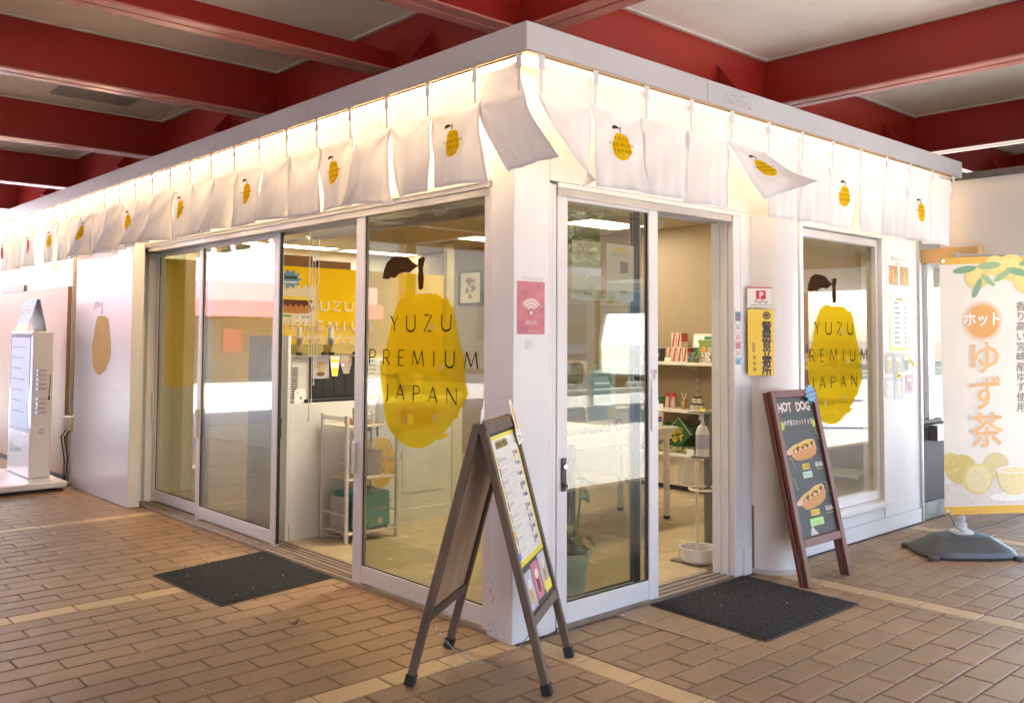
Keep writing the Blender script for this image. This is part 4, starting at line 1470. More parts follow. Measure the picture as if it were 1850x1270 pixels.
fq = Fr((1.883, -0.022, 0), (0.155, -0.125, 0), (0, 0, 1))
pp = sheet('payment_sticker', 'white sticker with red letter P emblem above the yellow police sign', 'sticker', fq, 0.0, 0.17, 1.585, 1.705, PAPER)
part('red_bar', REDI, pp, (0.0, 0.17, 1.698, 1.705, 0.0016, 0.002), f=fq)
part('red_tile', REDI, pp, (0.052, 0.112, 1.632, 1.684, 0.0016, 0.002), f=fq)
write(fq, 'P', 0.084, 1.640, 0.05, PAPER, pp, 'emblem_letter', n=0.0026, bold=0.002)
write(fq, 'PayPay', 0.084, 1.608, 0.030, INK, pp, 'lettering', n=0.0022)
draw(fq, [[(0.02, 1.597), (0.06, 1.597)]], 0.004, GRN, pp, 'fine_print', n=0.0022)
draw(fq, [[(0.07, 1.597), (0.15, 1.597)]], 0.004, ink('grey_ink', (0.3, 0.3, 0.3)), pp, 'fine_print', n=0.0022)
pol = sheet('police_sign', 'tall yellow police stop-by sign with black characters beside the entrance', 'sign', fq, 0.0, 0.182, 1.176, 1.572, mat('sign_yellow', (0.80, 0.56, 0.01), 0.2, var=0.03, scale=5), th=0.004)
write(fq, '警察官立寄所', 0.115, 1.448, 0.062, INK, pol, 'lettering', n=0.0046, up=True, line=0.86, bold=0.0022)
write(fq, '筑紫野', 0.035, 1.355, 0.020, INK, pol, 'lettering', n=0.0046, up=True, line=0.95)
write(fq, '警察署', 0.040, 1.275, 0.022, INK, pol, 'lettering', n=0.0046, up=True, line=1.6)
for k in range(12):
    a = k * math.pi / 6
    r0, r1 = 0.012, 0.027
    MB().poly([fq.p(0.115 + math.cos(a + d) * r, 1.535 + math.sin(a + d) * r, 0.0047) for r, d in ((r0, -.2), (r1 * .85, -.2), (r1, 0), (r1 * .85, .2), (r0, .2))]).build('crest_ray', INK, pol)
MB().poly([fq.p(0.115 + math.cos(a) * 0.010, 1.535 + math.sin(a) * 0.010, 0.0047) for a in [q * math.pi / 5 for q in range(10)]]).build('crest_centre', INK, pol)
# column of small stickers on the jamb
for k, (v0, v1, c1) in enumerate(((1.50, 1.555, (0.10, 0.16, 0.26)), (1.445, 1.492, (0.62, 0.62, 0.66)), (1.385, 1.438, (0.66, 0.56, 0.58)), (1.335, 1.378, (0.60, 0.25, 0.35)), (1.29, 1.328, (0.62, 0.62, 0.63)), (1.24, 1.284, (0.25, 0.47, 0.66)))):
    s_ = sheet('small_sticker', ['dark blue photo sticker topmost on the door jamb', 'grey and white sticker second from top on the door jamb', 'white sticker with red rule third from top on the door jamb',
                                 'pink sticker fourth from top on the door jamb', 'plain pale sticker fifth from top on the door jamb', 'light blue sticker lowest on the door jamb'][k], 'sticker',
               FR(-0.0005), 1.787, 1.841, v0, v1, mat('sticker_%d' % k, c1, 0.3, var=0.25, scale=50), 'stickers down the door jamb')
    draw(FR(-0.0005), [[(1.795, v0 + 0.014), (1.83, v0 + 0.014)], [(1.795, v0 + 0.026), (1.82, v0 + 0.026)]], 0.004, INK if k % 2 else REDI, s_, 'fine_print', n=0.0022)

# posters past the show window
hp = sheet('hotdog_poster', 'laminated poster of two hot dogs topmost on the wall past the window', 'poster', fp, 3.738, 4.120, 1.780, 2.045, LAMI)
write(fp, '香るホットドッグ', 3.93, 1.985, 0.034, ink('brown_ink', (0.2, 0.08, 0.03)), hp, 'lettering', n=0.0022, sx=0.85)
write(fp, '2種類の味', 3.92, 1.955, 0.020, REDI, hp, 'lettering', n=0.0022, sx=0.9)
for u0 in (3.775, 3.955):
    ph = part('photo_print', mat('tray_photo', (0.42, 0.27, 0.12), 0.3, var=0.3, scale=25), hp, (u0, u0 + 0.15, 1.80, 1.945, 0.0016, 0.002), f=fp)
    bb = [(u0 + 0.075 + 0.048 * math.cos(t) + 0.02 * math.sin(t), 1.872 + 0.062 * math.sin(t)) for t in [q * math.pi / 8 for q in range(16)]]
    MB().poly([fp.p(a, b, 0.0023) for a, b in bb]).build('bun_print', mat('bun_ink', (0.50, 0.22, 0.06), 0.3, var=0.25, scale=40), ph)
    draw(fp, [[(u0 + 0.06 + 0.012 * (i % 2) + 0.005 * i, 1.915 - 0.018 * i) for i in range(6)]], 0.014, YE, ph, 'mustard_print', n=0.0027)
mp_ = sheet('menu_poster', 'yellow-bordered laminated price list under the hot dog poster', 'poster', fp, 3.782, 4.095, 1.312, 1.738, mat('menu_border', (0.78, 0.68, 0.10), 0.12, var=0.05, scale=10))
part('menu_paper', LAMI, mp_, (3.805, 4.072, 1.335, 1.715, 0.0016, 0.0022), f=fp)
part('title_band', GOLD, mp_, (3.88, 4.0, 1.688, 1.706, 0.0024, 0.0028), f=fp)
for k in range(9):
    v = 1.668 - k * 0.037
    draw(fp, [[(3.85, v), (3.93 + 0.012 * (k % 3), v)]], 0.010, INK, mp_, 'menu_line', n=0.0026)
    draw(fp, [[(4.02, v), (4.055, v)]], 0.012, INK, mp_, 'price_mark', n=0.0026)
    draw(fp, [[(3.995, v), (4.005, v)]], 0.012, [REDI, BLUI][k % 2], mp_, 'ice_mark', n=0.0026)
dr = [(3.697, 3.832, 1.142, 1.294, (.45, .40, .33), (.58, .42, .06), 'orange juice'), (3.838, 3.968, 1.122, 1.293, (.50, .52, .55), (.42, .33, .13), 'iced drink in a clear cup'),
      (3.985, 4.10, 1.147, 1.291, (.60, .58, .40), (.10, .10, .10), 'dark iced drink'), (3.692, 3.835, 0.965, 1.118, (.55, .50, .48), (.62, .48, .35), 'milky drink with saucer'),
      (3.843, 3.99, 0.947, 1.118, (.40, .42, .44), (.50, .38, .12), 'tall amber drink'), (4.026, 4.16, 0.986, 1.127, (.58, .18, .28), (.14, .06, .03), 'brown float on pink')]
for k, (u0, u1, v0, v1, c1, c2, nm) in enumerate(dr):
    s_ = sheet('drink_card', 'laminated photo of %s, %s row below price list' % (nm, 'upper' if k < 3 else 'lower'), 'photo card', fp, u0, u1, v0, v1, mat('card_%d' % k, tuple(q * 0.6 for q in c1), 0.2, var=0.25, scale=25), 'six drink photos below the price list')
    cu = (u0 + u1) / 2
    hv = v1 - v0
    MB().poly([fp.p(cu + a, v0 + hv * b, 0.0022) for a, b in ((-0.024, .12), (0.024, .12), (0.034, .7), (-0.034, .7))]).build('cup_print', mat('cup_%d' % k, tuple(q * 0.8 for q in c2), 0.2, var=0.2, scale=50), s_)
    MB().poly([fp.p(cu + 0.036 * math.cos(t), v0 + hv * (.72 + .09 * math.sin(t)), 0.0026) for t in [q * math.pi / 6 for q in range(12)]]).build('foam_print', mat('cream_ink', (0.72, 0.66, 0.55), 0.3), s_)
for u0, v0, r_ in ((3.862, 1.098, 0.12), (4.09, 1.225, -0.5)):
    q = thing('price_flash', ['small yellow price flash stuck under the middle upper drink photo', 'small yellow price flash at the corner of the dark drink photo'][u0 > 4], 'price tag', fp.p(u0, v0), 'yellow price flashes')
    ca_, sa_ = math.cos(r_), math.sin(r_)
    MB().poly([fp.p(u0 + x * ca_ - y * sa_, v0 + x * sa_ + y * ca_, 0.0032) for x, y in ((0, 0), (0.10, 0), (0.10, 0.04), (0, 0.04))]).build('tag', YE, q)
    MB().add([fp.p(u0 + (0.015 + x) * ca_ - 0.02 * sa_, v0 + (0.015 + x) * sa_ + (0.012 + y) * ca_, 0.0036) for x, y in ((0, 0), (0.07, 0), (0.07, 0.014), (0, 0.014))], [(0, 1, 2, 3)]).build('lettering', INK, q)

# ------------------------------------------------------------------ banner on a weighted foot
bn = thing('banner_stand', 'tall citrus tea banner on a pole with dark grey water-filled base', 'banner', (3.42, -0.66, 0))
cr = Vector((0.75, -0.66, 0)).normalized()
PB = Vector((3.40, -0.64, 0))
fbn = Fr(PB + Vector((-0.03, -0.03, 0)), cr, (0, 0, 1))
GB = mat('dark_grey_plastic', (0.055, 0.062, 0.064), 0.45, var=0.15, scale=12, bump=0.1, bscale=60)
b = MB()
base = []
for (sx_, sy_, z) in ((0.30, 0.21, 0.0), (0.31, 0.22, 0.02), (0.295, 0.205, 0.05), (0.17, 0.10, 0.125), (0.10, 0.065, 0.135)):
    ring = []
    for i in range(28):
        a = 2 * math.pi * i / 28
        c_, s_ = math.cos(a), math.sin(a)
        e = 0.55
        ring.append(PB + cr * (sx_ * math.copysign(abs(c_) ** e, c_)) + cr.cross(Vector((0, 0, 1))) * (sy_ * math.copysign(abs(s_) ** e, s_)) + Vector((0, 0, z)))
    base.append(ring)
for i in range(len(base) - 1):
    k = len(b.V)
    b.V += base[i] + base[i + 1]
    b.F += [(k + j, k + (j + 1) % 28, k + 28 + (j + 1) % 28, k + 28 + j) for j in range(28)]
k = len(b.V)
b.V += base[-1]
b.F.append(tuple(range(k, k + 28)))
bo = b.build('base', GB, bn, smooth=True)
for sx_, sy_ in ((-1, -1), (1, -1), (-1, 1), (1, 1)):
    q = PB + cr * (0.275 * sx_) + cr.cross(Vector((0, 0, 1))) * (0.19 * sy_)
    MB().lathe([(0.036, 0.0), (0.036, 0.022), (0.026, 0.03), (0, 0.03)], q, 14).build('foot', GB, bn, smooth=True)
MB().lathe([(0.075, 0.135), (0.075, 0.15), (0.035, 0.165), (0.035, 0.20), (0.0, 0.20)], PB, 20).build('collar', mat('grey_white_plastic', (0.55, 0.56, 0.57), 0.4), bn, smooth=True)
MB().tube([PB + Vector((0, 0, 0.19)), PB + Vector((0, 0, 1.97))], 0.016, 12).build('pole', mat('grey_white_plastic', (0.55, 0.56, 0.57), 0.4), bn, smooth=True)
MB().lathe([(0.024, 0.20), (0.028, 0.21), (0.028, 0.235), (0.02, 0.245)], PB, 8).build('clamp', mat('grey_white_plastic', (0.55, 0.56, 0.57), 0.4), bn, smooth=True)


def banner_pt(u, v, n=0.0):
    return fbn.p(u, v + 0.008 * math.sin(5 * u), 0.018 + 0.010 * math.sin(3.2 * v + 4 * u) + 0.012 * math.sin(6.5 * u + 1.0) + n)


def banner_poly(pts, material, parent, name, n=0.0012, step=0.06):
    V, F = cut_poly(pts, step)
    return MB().add([banner_pt(u, v, n) for u, v in V], F).build(name, material, parent)


U0, U1, V0, V1 = -0.138, 0.462, 0.268, 1.935
g = MB()
NU, NV = 16, 34
g.add([banner_pt(U0 + (U1 - U0) * a / NU, V0 + (V1 - V0) * c / NV) for c in range(NV + 1) for a in range(NU + 1)],
      [(c * (NU + 1) + a, c * (NU + 1) + a + 1, (c + 1) * (NU + 1) + a + 1, (c + 1) * (NU + 1) + a) for c in range(NV) for a in range(NU)])
BCL = mat('banner_vinyl', (0.78, 0.74, 0.64), 0.4, var=0.05, scale=3, stain=(0.80, 0.68, 0.48), stain_amt=0.45)
cl = g.build('cloth', BCL, bn, smooth='all')
BOR = ink('banner_orange', (0.75, 0.45, 0.06))
banner_poly([(U0, V0), (U1, V0), (U1, V0 + 0.052), (U0, V0 + 0.052)], BOR, cl, 'border_print')
banner_poly([(U0, V1 - 0.045), (U1, V1 - 0.045), (U1, V1), (U0, V1)], BOR, cl, 'border_print')


def disc(cu, cv, ru, rv, k=28, rot=0.0):
    return [(cu + ru * math.cos(t) * math.cos(rot) - rv * math.sin(t) * math.sin(rot), cv + ru * math.cos(t) * math.sin(rot) + rv * math.sin(t) * math.cos(rot)) for t in [2 * math.pi * i / k for i in range(k)]]


def blur_disc(cu, cv, r0, r1, col):
    for i, (r, a) in enumerate(((r1, 0.25), ((r0 + r1) / 2, 0.5), (r0, 1.0))):
        c_ = tuple(0.78 * (1 - a) + col[0] * a if q == 0 else (0.72, 0.60)[q - 1] * (1 - a) + col[q] * a for q in range(3))
        banner_poly(disc(cu, cv, r, r), ink('halo_%d_%d' % (int(col[0] * 100), i), c_), cl, 'disc_print', n=0.0012 + 0.0003 * i)


blur_disc(0.135, 1.512, 0.108, 0.135, (0.72, 0.36, 0.09))


def banner_text(body, u, v, size, material, up=False, bold=0.0, n=0.003, line=1.0, sx=1.0):
    if up: body = '\n'.join(body)
    V, F = text2d(body, size, 1.0, line, 'CENTER')
    t = MB()
    for k, (du, dv) in enumerate([(0, 0)] if not bold else [(0, 0), (bold, 0), (-bold, 0), (0, bold), (0, -bold), (bold * .7, bold * .7), (-bold * .7, -bold * .7), (bold * .7, -bold * .7), (-bold * .7, bold * .7)]):
        t.add([banner_pt(u + x * sx + du, v + y + dv, n + k * 0.00005) for x, y in V], F)
    return t.build('lettering', material, cl)


BWH = ink('banner_white', (0.84, 0.82, 0.78))
BTX = ink('banner_peach', (0.80, 0.47, 0.20))
banner_text('ホット', 0.135, 1.49, 0.098, BWH, bold=0.003, sx=0.86)
banner_text('ゆず茶', 0.145, 1.19, 0.235, BWH, up=True, bold=0.014, line=1.0)
banner_text('ゆず茶', 0.145, 1.19, 0.235, BTX, up=True, bold=0.0045, n=0.0045, line=1.0)
BGY = ink('banner_brown', (0.16, 0.13, 0.11))
banner_text('香り高い宮崎産ゆず使用', 0.392, 1.585, 0.066, BGY, up=True, line=1.0)
# fruit and leaves at the top
for cu, cv, r in ((0.10, 1.80, 0.082), (0.33, 1.86, 0.095), (0.42, 1.77, 0.08), (0.22, 1.875, 0.07)):
    banner_poly([p for p in disc(cu, cv, r, r * 0.95)], ink('citrus_rim', (0.74, 0.61, 0.20)), cl, 'fruit_print', n=0.002)
    banner_poly(disc(cu - 0.01, cv + 0.008, r * 0.72, r * 0.68), ink('citrus_light', (0.80, 0.66, 0.22)), cl, 'fruit_print', n=0.0026)
LG = ink('leaf_green', (0.20, 0.38, 0.20))
LG2 = ink('leaf_pale', (0.30, 0.45, 0.22))
for k, (cu, cv, rt_, ln) in enumerate(((0.02, 1.852, 0.15, 0.075), (0.17, 1.78, -0.7, 0.06), (0.10, 1.73, 1.2, 0.07), (0.27, 1.81, 0.6, 0.07), (0.37, 1.835, -0.2, 0.08), (0.18, 1.875, 0.1, 0.08), (0.44, 1.90, 0.3, 0.06))):
    banner_poly(disc(cu, cv, ln, ln * 0.3, 14, rt_), LG if k % 2 == 0 else LG2, cl, 'leaf_print', n=0.0032)
# cup and cut fruit at the bottom
banner_poly([(U0, 0.325), (U1, 0.325), (U1, 0.44), (0.15, 0.50), (U0, 0.47)], ink('table_print', (0.70, 0.64, 0.56)), cl, 'table_print')
for cu, cv, r, c_ in ((-0.03, 0.56, 0.10, (0.62, 0.52, 0.16)), (0.20, 0.575, 0.09, (0.66, 0.56, 0.26)), (-0.10, 0.60, 0.07, (0.70, 0.56, 0.2))):
    banner_poly([(max(U0, a), b_) for a, b_ in disc(cu, cv, r, r * .95)], ink('fruit_%d' % int(cu * 100 + 50), c_), cl, 'fruit_print', n=0.0022)
banner_poly(disc(0.075, 0.495, 0.098, 0.098), ink('slice_rim', (0.72, 0.60, 0.22)), cl, 'slice_print', n=0.0030)
banner_poly(disc(0.078, 0.495, 0.080, 0.082), ink('slice_pulp', (0.76, 0.68, 0.38)), cl, 'slice_print', n=0.0036)
for i in range(9):
    a = 2 * math.pi * i / 9
    banner_poly([(0.078 + math.cos(a + d) * r, 0.495 + math.sin(a + d) * r) for r, d in ((0.012, 0), (0.07, -.25), (0.07, .25))], ink('slice_cell', (0.75, 0.65, 0.32)), cl, 'slice_print', n=0.0042)
CUPW = ink('cup_white', (0.82, 0.80, 0.72))
banner_poly([(0.20, 0.55), (0.44, 0.55), (0.42, 0.44), (0.36, 0.385), (0.28, 0.385), (0.22, 0.44)], ink('tea_print', (0.77, 0.65, 0.32)), cl, 'cup_print', n=0.0044)
banner_poly(disc(0.32, 0.548, 0.125, 0.026), CUPW, cl, 'cup_print', n=0.0050)
banner_poly(disc(0.32, 0.545, 0.105, 0.018), ink('tea_light', (0.78, 0.68, 0.36)), cl, 'cup_print', n=0.0056)
banner_poly(disc(0.30, 0.375, 0.15, 0.028), CUPW, cl, 'saucer_print', n=0.0040)
for u, v in ((U0 + 0.018, V1 - 0.022), (U0 + 0.018, V0 + 0.022)):
    t = MB()
    c_ = banner_pt(u, v, 0.004)
    t.tube([c_, c_ + fbn.n * 0.004], 0.011, 12)
    t.build('eyelet', STEEL, bn, smooth=True)
p0 = banner_pt(U0 + 0.018, V0 + 0.02, 0.008)
MB().tube([p0, p0 + Vector((0.06, -0.02, -0.10)), PB + Vector((-0.05, -0.04, 0.15)), PB + Vector((0.03, -0.04, 0.155)), PB + Vector((0.14, -0.15, 0.19)), banner_pt(U1 - 0.02, V0 + 0.01, 0.0)], 0.004, 6).build('cord', mat('grey_cord', (0.14, 0.14, 0.14), 0.7), bn, smooth=True)
MB().tube([PB + Vector((0, 0, 1.955)), fbn.p(U1, 1.955, 0.0)], 0.008, 8).build('top_rod', mat('grey_white_plastic', (0.55, 0.56, 0.57), 0.4), bn, smooth=True)

# ------------------------------------------------------------------ self-service screen stand by the wing panel
WPL = mat('white_gloss_plastic', (0.74, 0.73, 0.73), 0.25, var=0.02, scale=4)
ks = thing('charging_kiosk', 'white self-service screen stand with slotted side on a slab foot', 'kiosk', (-0.25, 6.4, 0))
part('foot', WPL, ks, (-0.80, -0.18, 5.74, 6.98, 0.03, 0.085), bevel=0.01)
part('foot_skirt', BLACK, ks, (-0.72, -0.24, 5.82, 6.90, 0.0, 0.0295))
part('body', WPL, ks, (-0.42, -0.236, 6.05, 6.78, 0.086, 1.43), bevel=0.012)
scr = part('screen', mat('screen_glass', (0.30, 0.35, 0.45), 0.1, var=0.1, scale=3), ks, (-0.4215, -0.4203, 6.08, 6.75, 0.50, 1.40))
fk = FL(-0.4216, 6.75)
glow_scr = glow('screen_light', (0.42, 0.52, 0.70), 0.025)
part('screen_picture', glow_scr, scr, (0.03, 0.64, 0.53, 1.37, 0.0002, 0.0006), f=fk)
for k in range(7):
    draw(fk, [[(0.08, 1.28 - k * 0.1), (0.5 - 0.06 * (k % 3), 1.28 - k * 0.1)]], 0.012, ink('screen_blue', (0.25, 0.30, 0.42)), scr, 'screen_line', n=0.0012)
part('edge_light', glow('violet_edge', (0.55, 0.5, 1.0), 0.22), ks, (-0.4216, -0.4185, 6.053, 6.066, 0.55, 1.38))
draw(fk, [arc(0.10, 0.33, 0.03, 0.045, 0, 360, 16)], 0.012, ink('cyan_ink', (0.1, 0.45, 0.55)), ks, 'emblem_print', n=0.0014)
write(fk, 'ChargeSPOT', 0.30, 0.31, 0.06, ink('cyan_ink', (0.1, 0.45, 0.55)), ks, 'lettering', n=0.0014, sx=0.9)
fs2 = FR(6.0494, -0.42)
for k in range(9):
    v = 1.06 - k * 0.042 - (0.05 if k > 4 else 0)
    s_ = part('slot', mat('slot_grey', (0.50, 0.48, 0.46), 0.35), ks, (0.065, 0.13, v, v + 0.022, 0.0, 0.008), f=fs2, bevel=0.003)
    part('slot_lamp', glow('blue_lamp', (0.25, 0.45, 1.0), 0.25), s_, (0.045, 0.052, v + 0.004, v + 0.018, 0.0, 0.003), f=fs2)
draw(fs2, [arc(0.10, 0.51, 0.018, 0.020, 0, 360, 14)], 0.022, mat('slot_grey', (0.5, 0.48, 0.46), 0.35), ks, 'emblem_print', n=0.0012)
MB().tube([fs2.p(0.155, 1.03, 0.005), fs2.p(0.158, 0.98, 0.02), fs2.p(0.153, 0.90, 0.012), fs2.p(0.152, 0.84, 0.012)], 0.0035, 6).build('charging_cable', BLACK, ks, smooth=True)
MB().tube([fs2.p(0.152, 0.845, 0.012), fs2.p(0.15, 0.80, 0.012)], [0.004, 0.012], 8).build('cable_plug', BLACK, ks, smooth=True)
tc = thing('tent_card', 'blue and yellow folded tent card on top of the screen stand', 'card', (-0.3, 6.4, 1.431))
fa = Fr((-0.40, 6.70, 1.432), (0, -1, 0), (0.26, 0, 1))
fb2 = Fr((-0.24, 6.25, 1.432), (0, 1, 0), (-0.22, 0, 1))
part('card_side', mat('card_blue', (0.07, 0.24, 0.38), 0.5, var=0.1, scale=8), tc, (0, 0.42, 0.0, 0.31, 0.0, 0.004), f=fa)
part('card_side', mat('card_grey', (0.32, 0.28, 0.25), 0.5), tc, (0.03, 0.45, 0.0, 0.305, 0.0, 0.004), f=fb2)
part('yellow_band', YE, tc, (0.0, 0.42, 0.0, 0.06, 0.0042, 0.005), f=fa)
part('price_box', PAPER, tc, (0.22, 0.38, 0.09, 0.26, 0.0042, 0.005), f=fa)
write(fa, '充電', 0.12, 0.17, 0.09, BWH, tc, 'lettering', n=0.0052)
write(fa, '330', 0.30, 0.17, 0.07, REDI, tc, 'lettering', n=0.0056)
# outlet boxes and cables on the wall
IV = mat('ivory_plastic', (0.62, 0.52, 0.36), 0.45)
ob = thing('outlet_box', 'ivory wall outlet boxes with conduit and plugs behind the screen stand', 'outlet', (-0.03, 6.05, 0.6))
part('box', IV, ob, (-0.10, -0.001, 5.96, 6.12, 0.50, 0.64), bevel=0.008)
part('box', IV, ob, (-0.085, -0.001, 6.14, 6.24, 0.50, 0.63), bevel=0.008)
MB().tube([(-0.03, 6.18, 0.63), (-0.03, 6.18, 2.3)], 0.018, 10).build('conduit', IV, ob, smooth=True)
for k in range(3):
    MB().tube([(-0.09, 5.99 + 0.05 * k, 0.52), (-0.14, 5.99 + 0.05 * k, 0.45), (-0.10, 6.02 + 0.05 * k, 0.25), (-0.12 + 0.03 * k, 6.0 + 0.06 * k, 0.03), (-0.10, 6.10 + 0.1 * k, 0.012)], 0.007, 6).build('cable', [BLACK, mat('white_cable', (0.6, 0.58, 0.54), 0.5), BLACK][k], ob, smooth=True)
MB().tube([(-0.17 + 0.10 * math.cos(t * 0.8) * (1 - t / 40), 5.98 + 0.07 * math.sin(t * 0.8), 0.012 + 0.002 * (t % 3)) for t in range(26)], 0.006, 6).build('cable_coil', BLACK, ob, smooth=True)
bw = part('timber_partition', wood_mat('pale_birch', (0.42, 0.27, 0.15), (0.48, 0.33, 0.20), 0.45, 2.0, (5, 5, 0.5), 0.05), shop, (-0.035, -0.001, 6.36, YB, 0.05, 1.868))
part('partition_plinth', BLACK, shop, (-0.03, -0.001, 6.36, YB, 0.0, 0.049))
fm = thing('picture_frame', 'small dark frame edge on the wall above the timber partition', 'frame', (-0.02, 8.6, 1.9))
part('frame', mat('dark_grey_metal', (0.10, 0.10, 0.10), 0.4), fm, (-0.03, -0.001, 7.9, 8.8, 1.872, 1.94))

# ------------------------------------------------------------------ neighbouring stall past the wall
nb = thing('neighbour_stall', 'neighbouring stall with dark low wall, steel window frame and white bulkhead', 'stall', (5.0, -0.2, 0))
part('low_wall', mat('plum_black_panel', (0.045, 0.032, 0.038), 0.5, var=0.1, scale=10), nb, (4.30, 7.0, 0.02, 0.2, 0.13, 0.70), bevel=0.003)
part('low_wall_end', mat('dark_brown_panel', (0.06, 0.038, 0.03), 0.5), nb, (4.286, 4.2995, -0.01, 0.2, 0.13, 0.745))
part('wall_cap', mat('dark_brown_panel', (0.06, 0.038, 0.03), 0.5), nb, (4.286, 4.62, -0.02, 0.2, 0.746, 0.775))
part('kick_plate', mat('galvanised', (0.30, 0.30, 0.29), 0.4, var=0.25, scale=12, metal=0.7), nb, (4.30, 7.0, 0.0, 0.019, 0.0, 0.1295))
part('counter_shelf', STEEL, nb, (4.46, 7.0, -0.06, 0.018, 0.60, 0.72), bevel=0.004)
part('steel_post', STEEL, nb, (4.40, 4.47, -0.02, 0.06, 0.776, 1.99))
part('steel_post', STEEL, nb, (4.475, 4.60, 0.02, 0.10, 0.776, 1.99))
part('window_back', mat('stall_inside', (0.62, 0.60, 0.56), 0.5), nb, (4.605, 7.0, 0.3, 0.32, 0.0, 2.6))
part('window_pane', GLASS, nb, (4.605, 7.0, 0.06, 0.066, 0.73, 1.98))
part('side_wall', WALL, nb, (4.287, 4.40, 0.021, 0.15, 0.776, 2.60))
part('bulkhead', mat('bulkhead_paint', (0.66, 0.63, 0.59), 0.5, var=0.03, scale=2), nb, (4.45, 8.0, -3.4, -0.10, 2.0, 2.625))
part('bulkhead_cap', mat('dirty_grey', (0.12, 0.11, 0.10), 0.7, var=0.3, scale=8), nb, (4.42, 8.0, -3.42, -0.05, 2.6265, 2.675))
part('timber_sign', wood_mat('honey_timber', (0.55, 0.33, 0.13), (0.62, 0.40, 0.18), 0.45, 3, (5, 0.6, 5), 0.05), nb, (4.36, 4.449, -0.42, 0.018, 1.992, 2.10), bevel=0.003)

# lint and a leaf scrap on the mats
for t_, pts in ((m1, [(-0.62, 2.1), (-0.2, 1.75), (-0.45, 1.62), (-0.1, 2.2), (-0.58, 1.55)]), (m2, [(1.2, -0.3), (1.5, -0.5), (1.35, -0.15)])):
    b = MB()
    for x, y in pts:
        b.poly([Vector((x + 0.006 * math.cos(a) * (1 + .6 * math.sin(2 * a)), y + 0.004 * math.sin(a), 0.0148)) for a in [2 * math.pi * i / 6 for i in range(6)]])
    b.build('lint', mat('lint_white', (0.6, 0.58, 0.52), 0.9), t_)

# ------------------------------------------------------------------ lamps inside
PANEL = glow('fluorescent_panel', (1.0, 0.93, 0.78), 2.0)
FRONT_FILL = glow('front_fill_light', (1.0, 0.88, 0.66), 6.0)  # stronger glow for the added lamp near the front
LTRIM = mat('lamp_trim', (0.6, 0.6, 0.58), 0.5)


def ceiling_lamp(x0, x1, y0, y1, label, pm=None):
    t = thing('ceiling_lamp', label, 'ceiling lamp', ((x0 + x1) / 2, (y0 + y1) / 2, 2.451), 'fluorescent ceiling panels')
    part('diffuser', pm or PANEL, t, (x0, x1, y0, y1, 2.443, 2.4515))
    part('trim', LTRIM, t, (x0 - 0.02, x1 + 0.02, y0 - 0.02, y0, 2.438, 2.4515), (x0 - 0.02, x1 + 0.02, y1, y1 + 0.02, 2.438, 2.4515),
         (x0 - 0.02, x0 - 0.0005, y0 + 0.0005, y1 - 0.0005, 2.439, 2.4515), (x1 + 0.0005, x1 + 0.02, y0 + 0.0005, y1 - 0.0005, 2.439, 2.4515))


ceiling_lamp(1.75, 3.0, 6.35, 6.63, 'long ceiling light behind the yellow wall seen through the open doors')
ceiling_lamp(3.16, 4.17, 6.35, 6.63, 'long ceiling light behind the yellow wall nearest the end wall')
ceiling_lamp(0.35, 1.55, 6.35, 6.63, 'long ceiling light behind the yellow wall above the far sliding doors')
ceiling_lamp(3.28, 3.98, 4.15, 4.47, 'ceiling light before the framed picture')
ceiling_lamp(3.10, 3.85, 2.35, 2.75, 'ceiling light above the shop table')
ceiling_lamp(0.8, 2.0, 1.70, 1.98, 'added unseen ceiling light that brightens the counter front', FRONT_FILL)  # lamp out of view, added to brighten the counter and front floor

SPOTM = mat('spot_white', (0.55, 0.54, 0.5), 0.4)


def spot(x, y, tx, ty, tz, power, label):
    t = thing('spotlight', label, 'spotlight', (x, y, 2.45), 'ceiling spotlights')
    MB().lathe([(0.0, 2.451), (0.055, 2.451), (0.055, 2.42), (0.0, 2.42)], (x, y, 0), 16).build('mount', SPOTM, t, smooth=True)
    MB().tube([(x, y, 2.42), (x, y, 2.38)], 0.008, 8).build('stem', SPOTM, t)
    p = Vector((x, y, 2.37))
    d = (Vector((tx, ty, tz)) - p).normalized()
    MB().tube([p - d * 0.05, p + d * 0.13], [0.045, 0.05], 16).build('can', SPOTM, t, smooth=True)
    MB().tube([p + d * 0.1305, p + d * 0.133], 0.042, 16).build('lens', glow('warm_lens', (1.0, 0.75, 0.45), 12.0), t)
    if power:
        l = bpy.data.lights.new('spot_beam', 'SPOT')
        l.energy = power
        l.color = (1.0, 0.66, 0.32)
        l.spot_size = R(75)
        l.spot_blend = 0.6
        l.shadow_soft_size = 0.04
        o = bpy.data.objects.new('spot_beam', l)
        COL.objects.link(o)
        o.parent = t
        o.location = p + d * 0.16 - BASE[t.name]
        o.rotation_euler = d.to_track_quat('-Z', 'Y').to_euler()


spot(2.85, 1.45, 4.2, 2.15, 1.6, 1.6, 'white spotlight aimed at the goods shelf seen through the entrance')
spot(1.9, 1.95, 2.4, 4.9, 1.7, 8, 'white spotlight above the rack seen through the open doors')
spot(3.05, 0.75, 4.2, 1.0, 1.5, 1.5, 'lit spotlight just inside the show window')

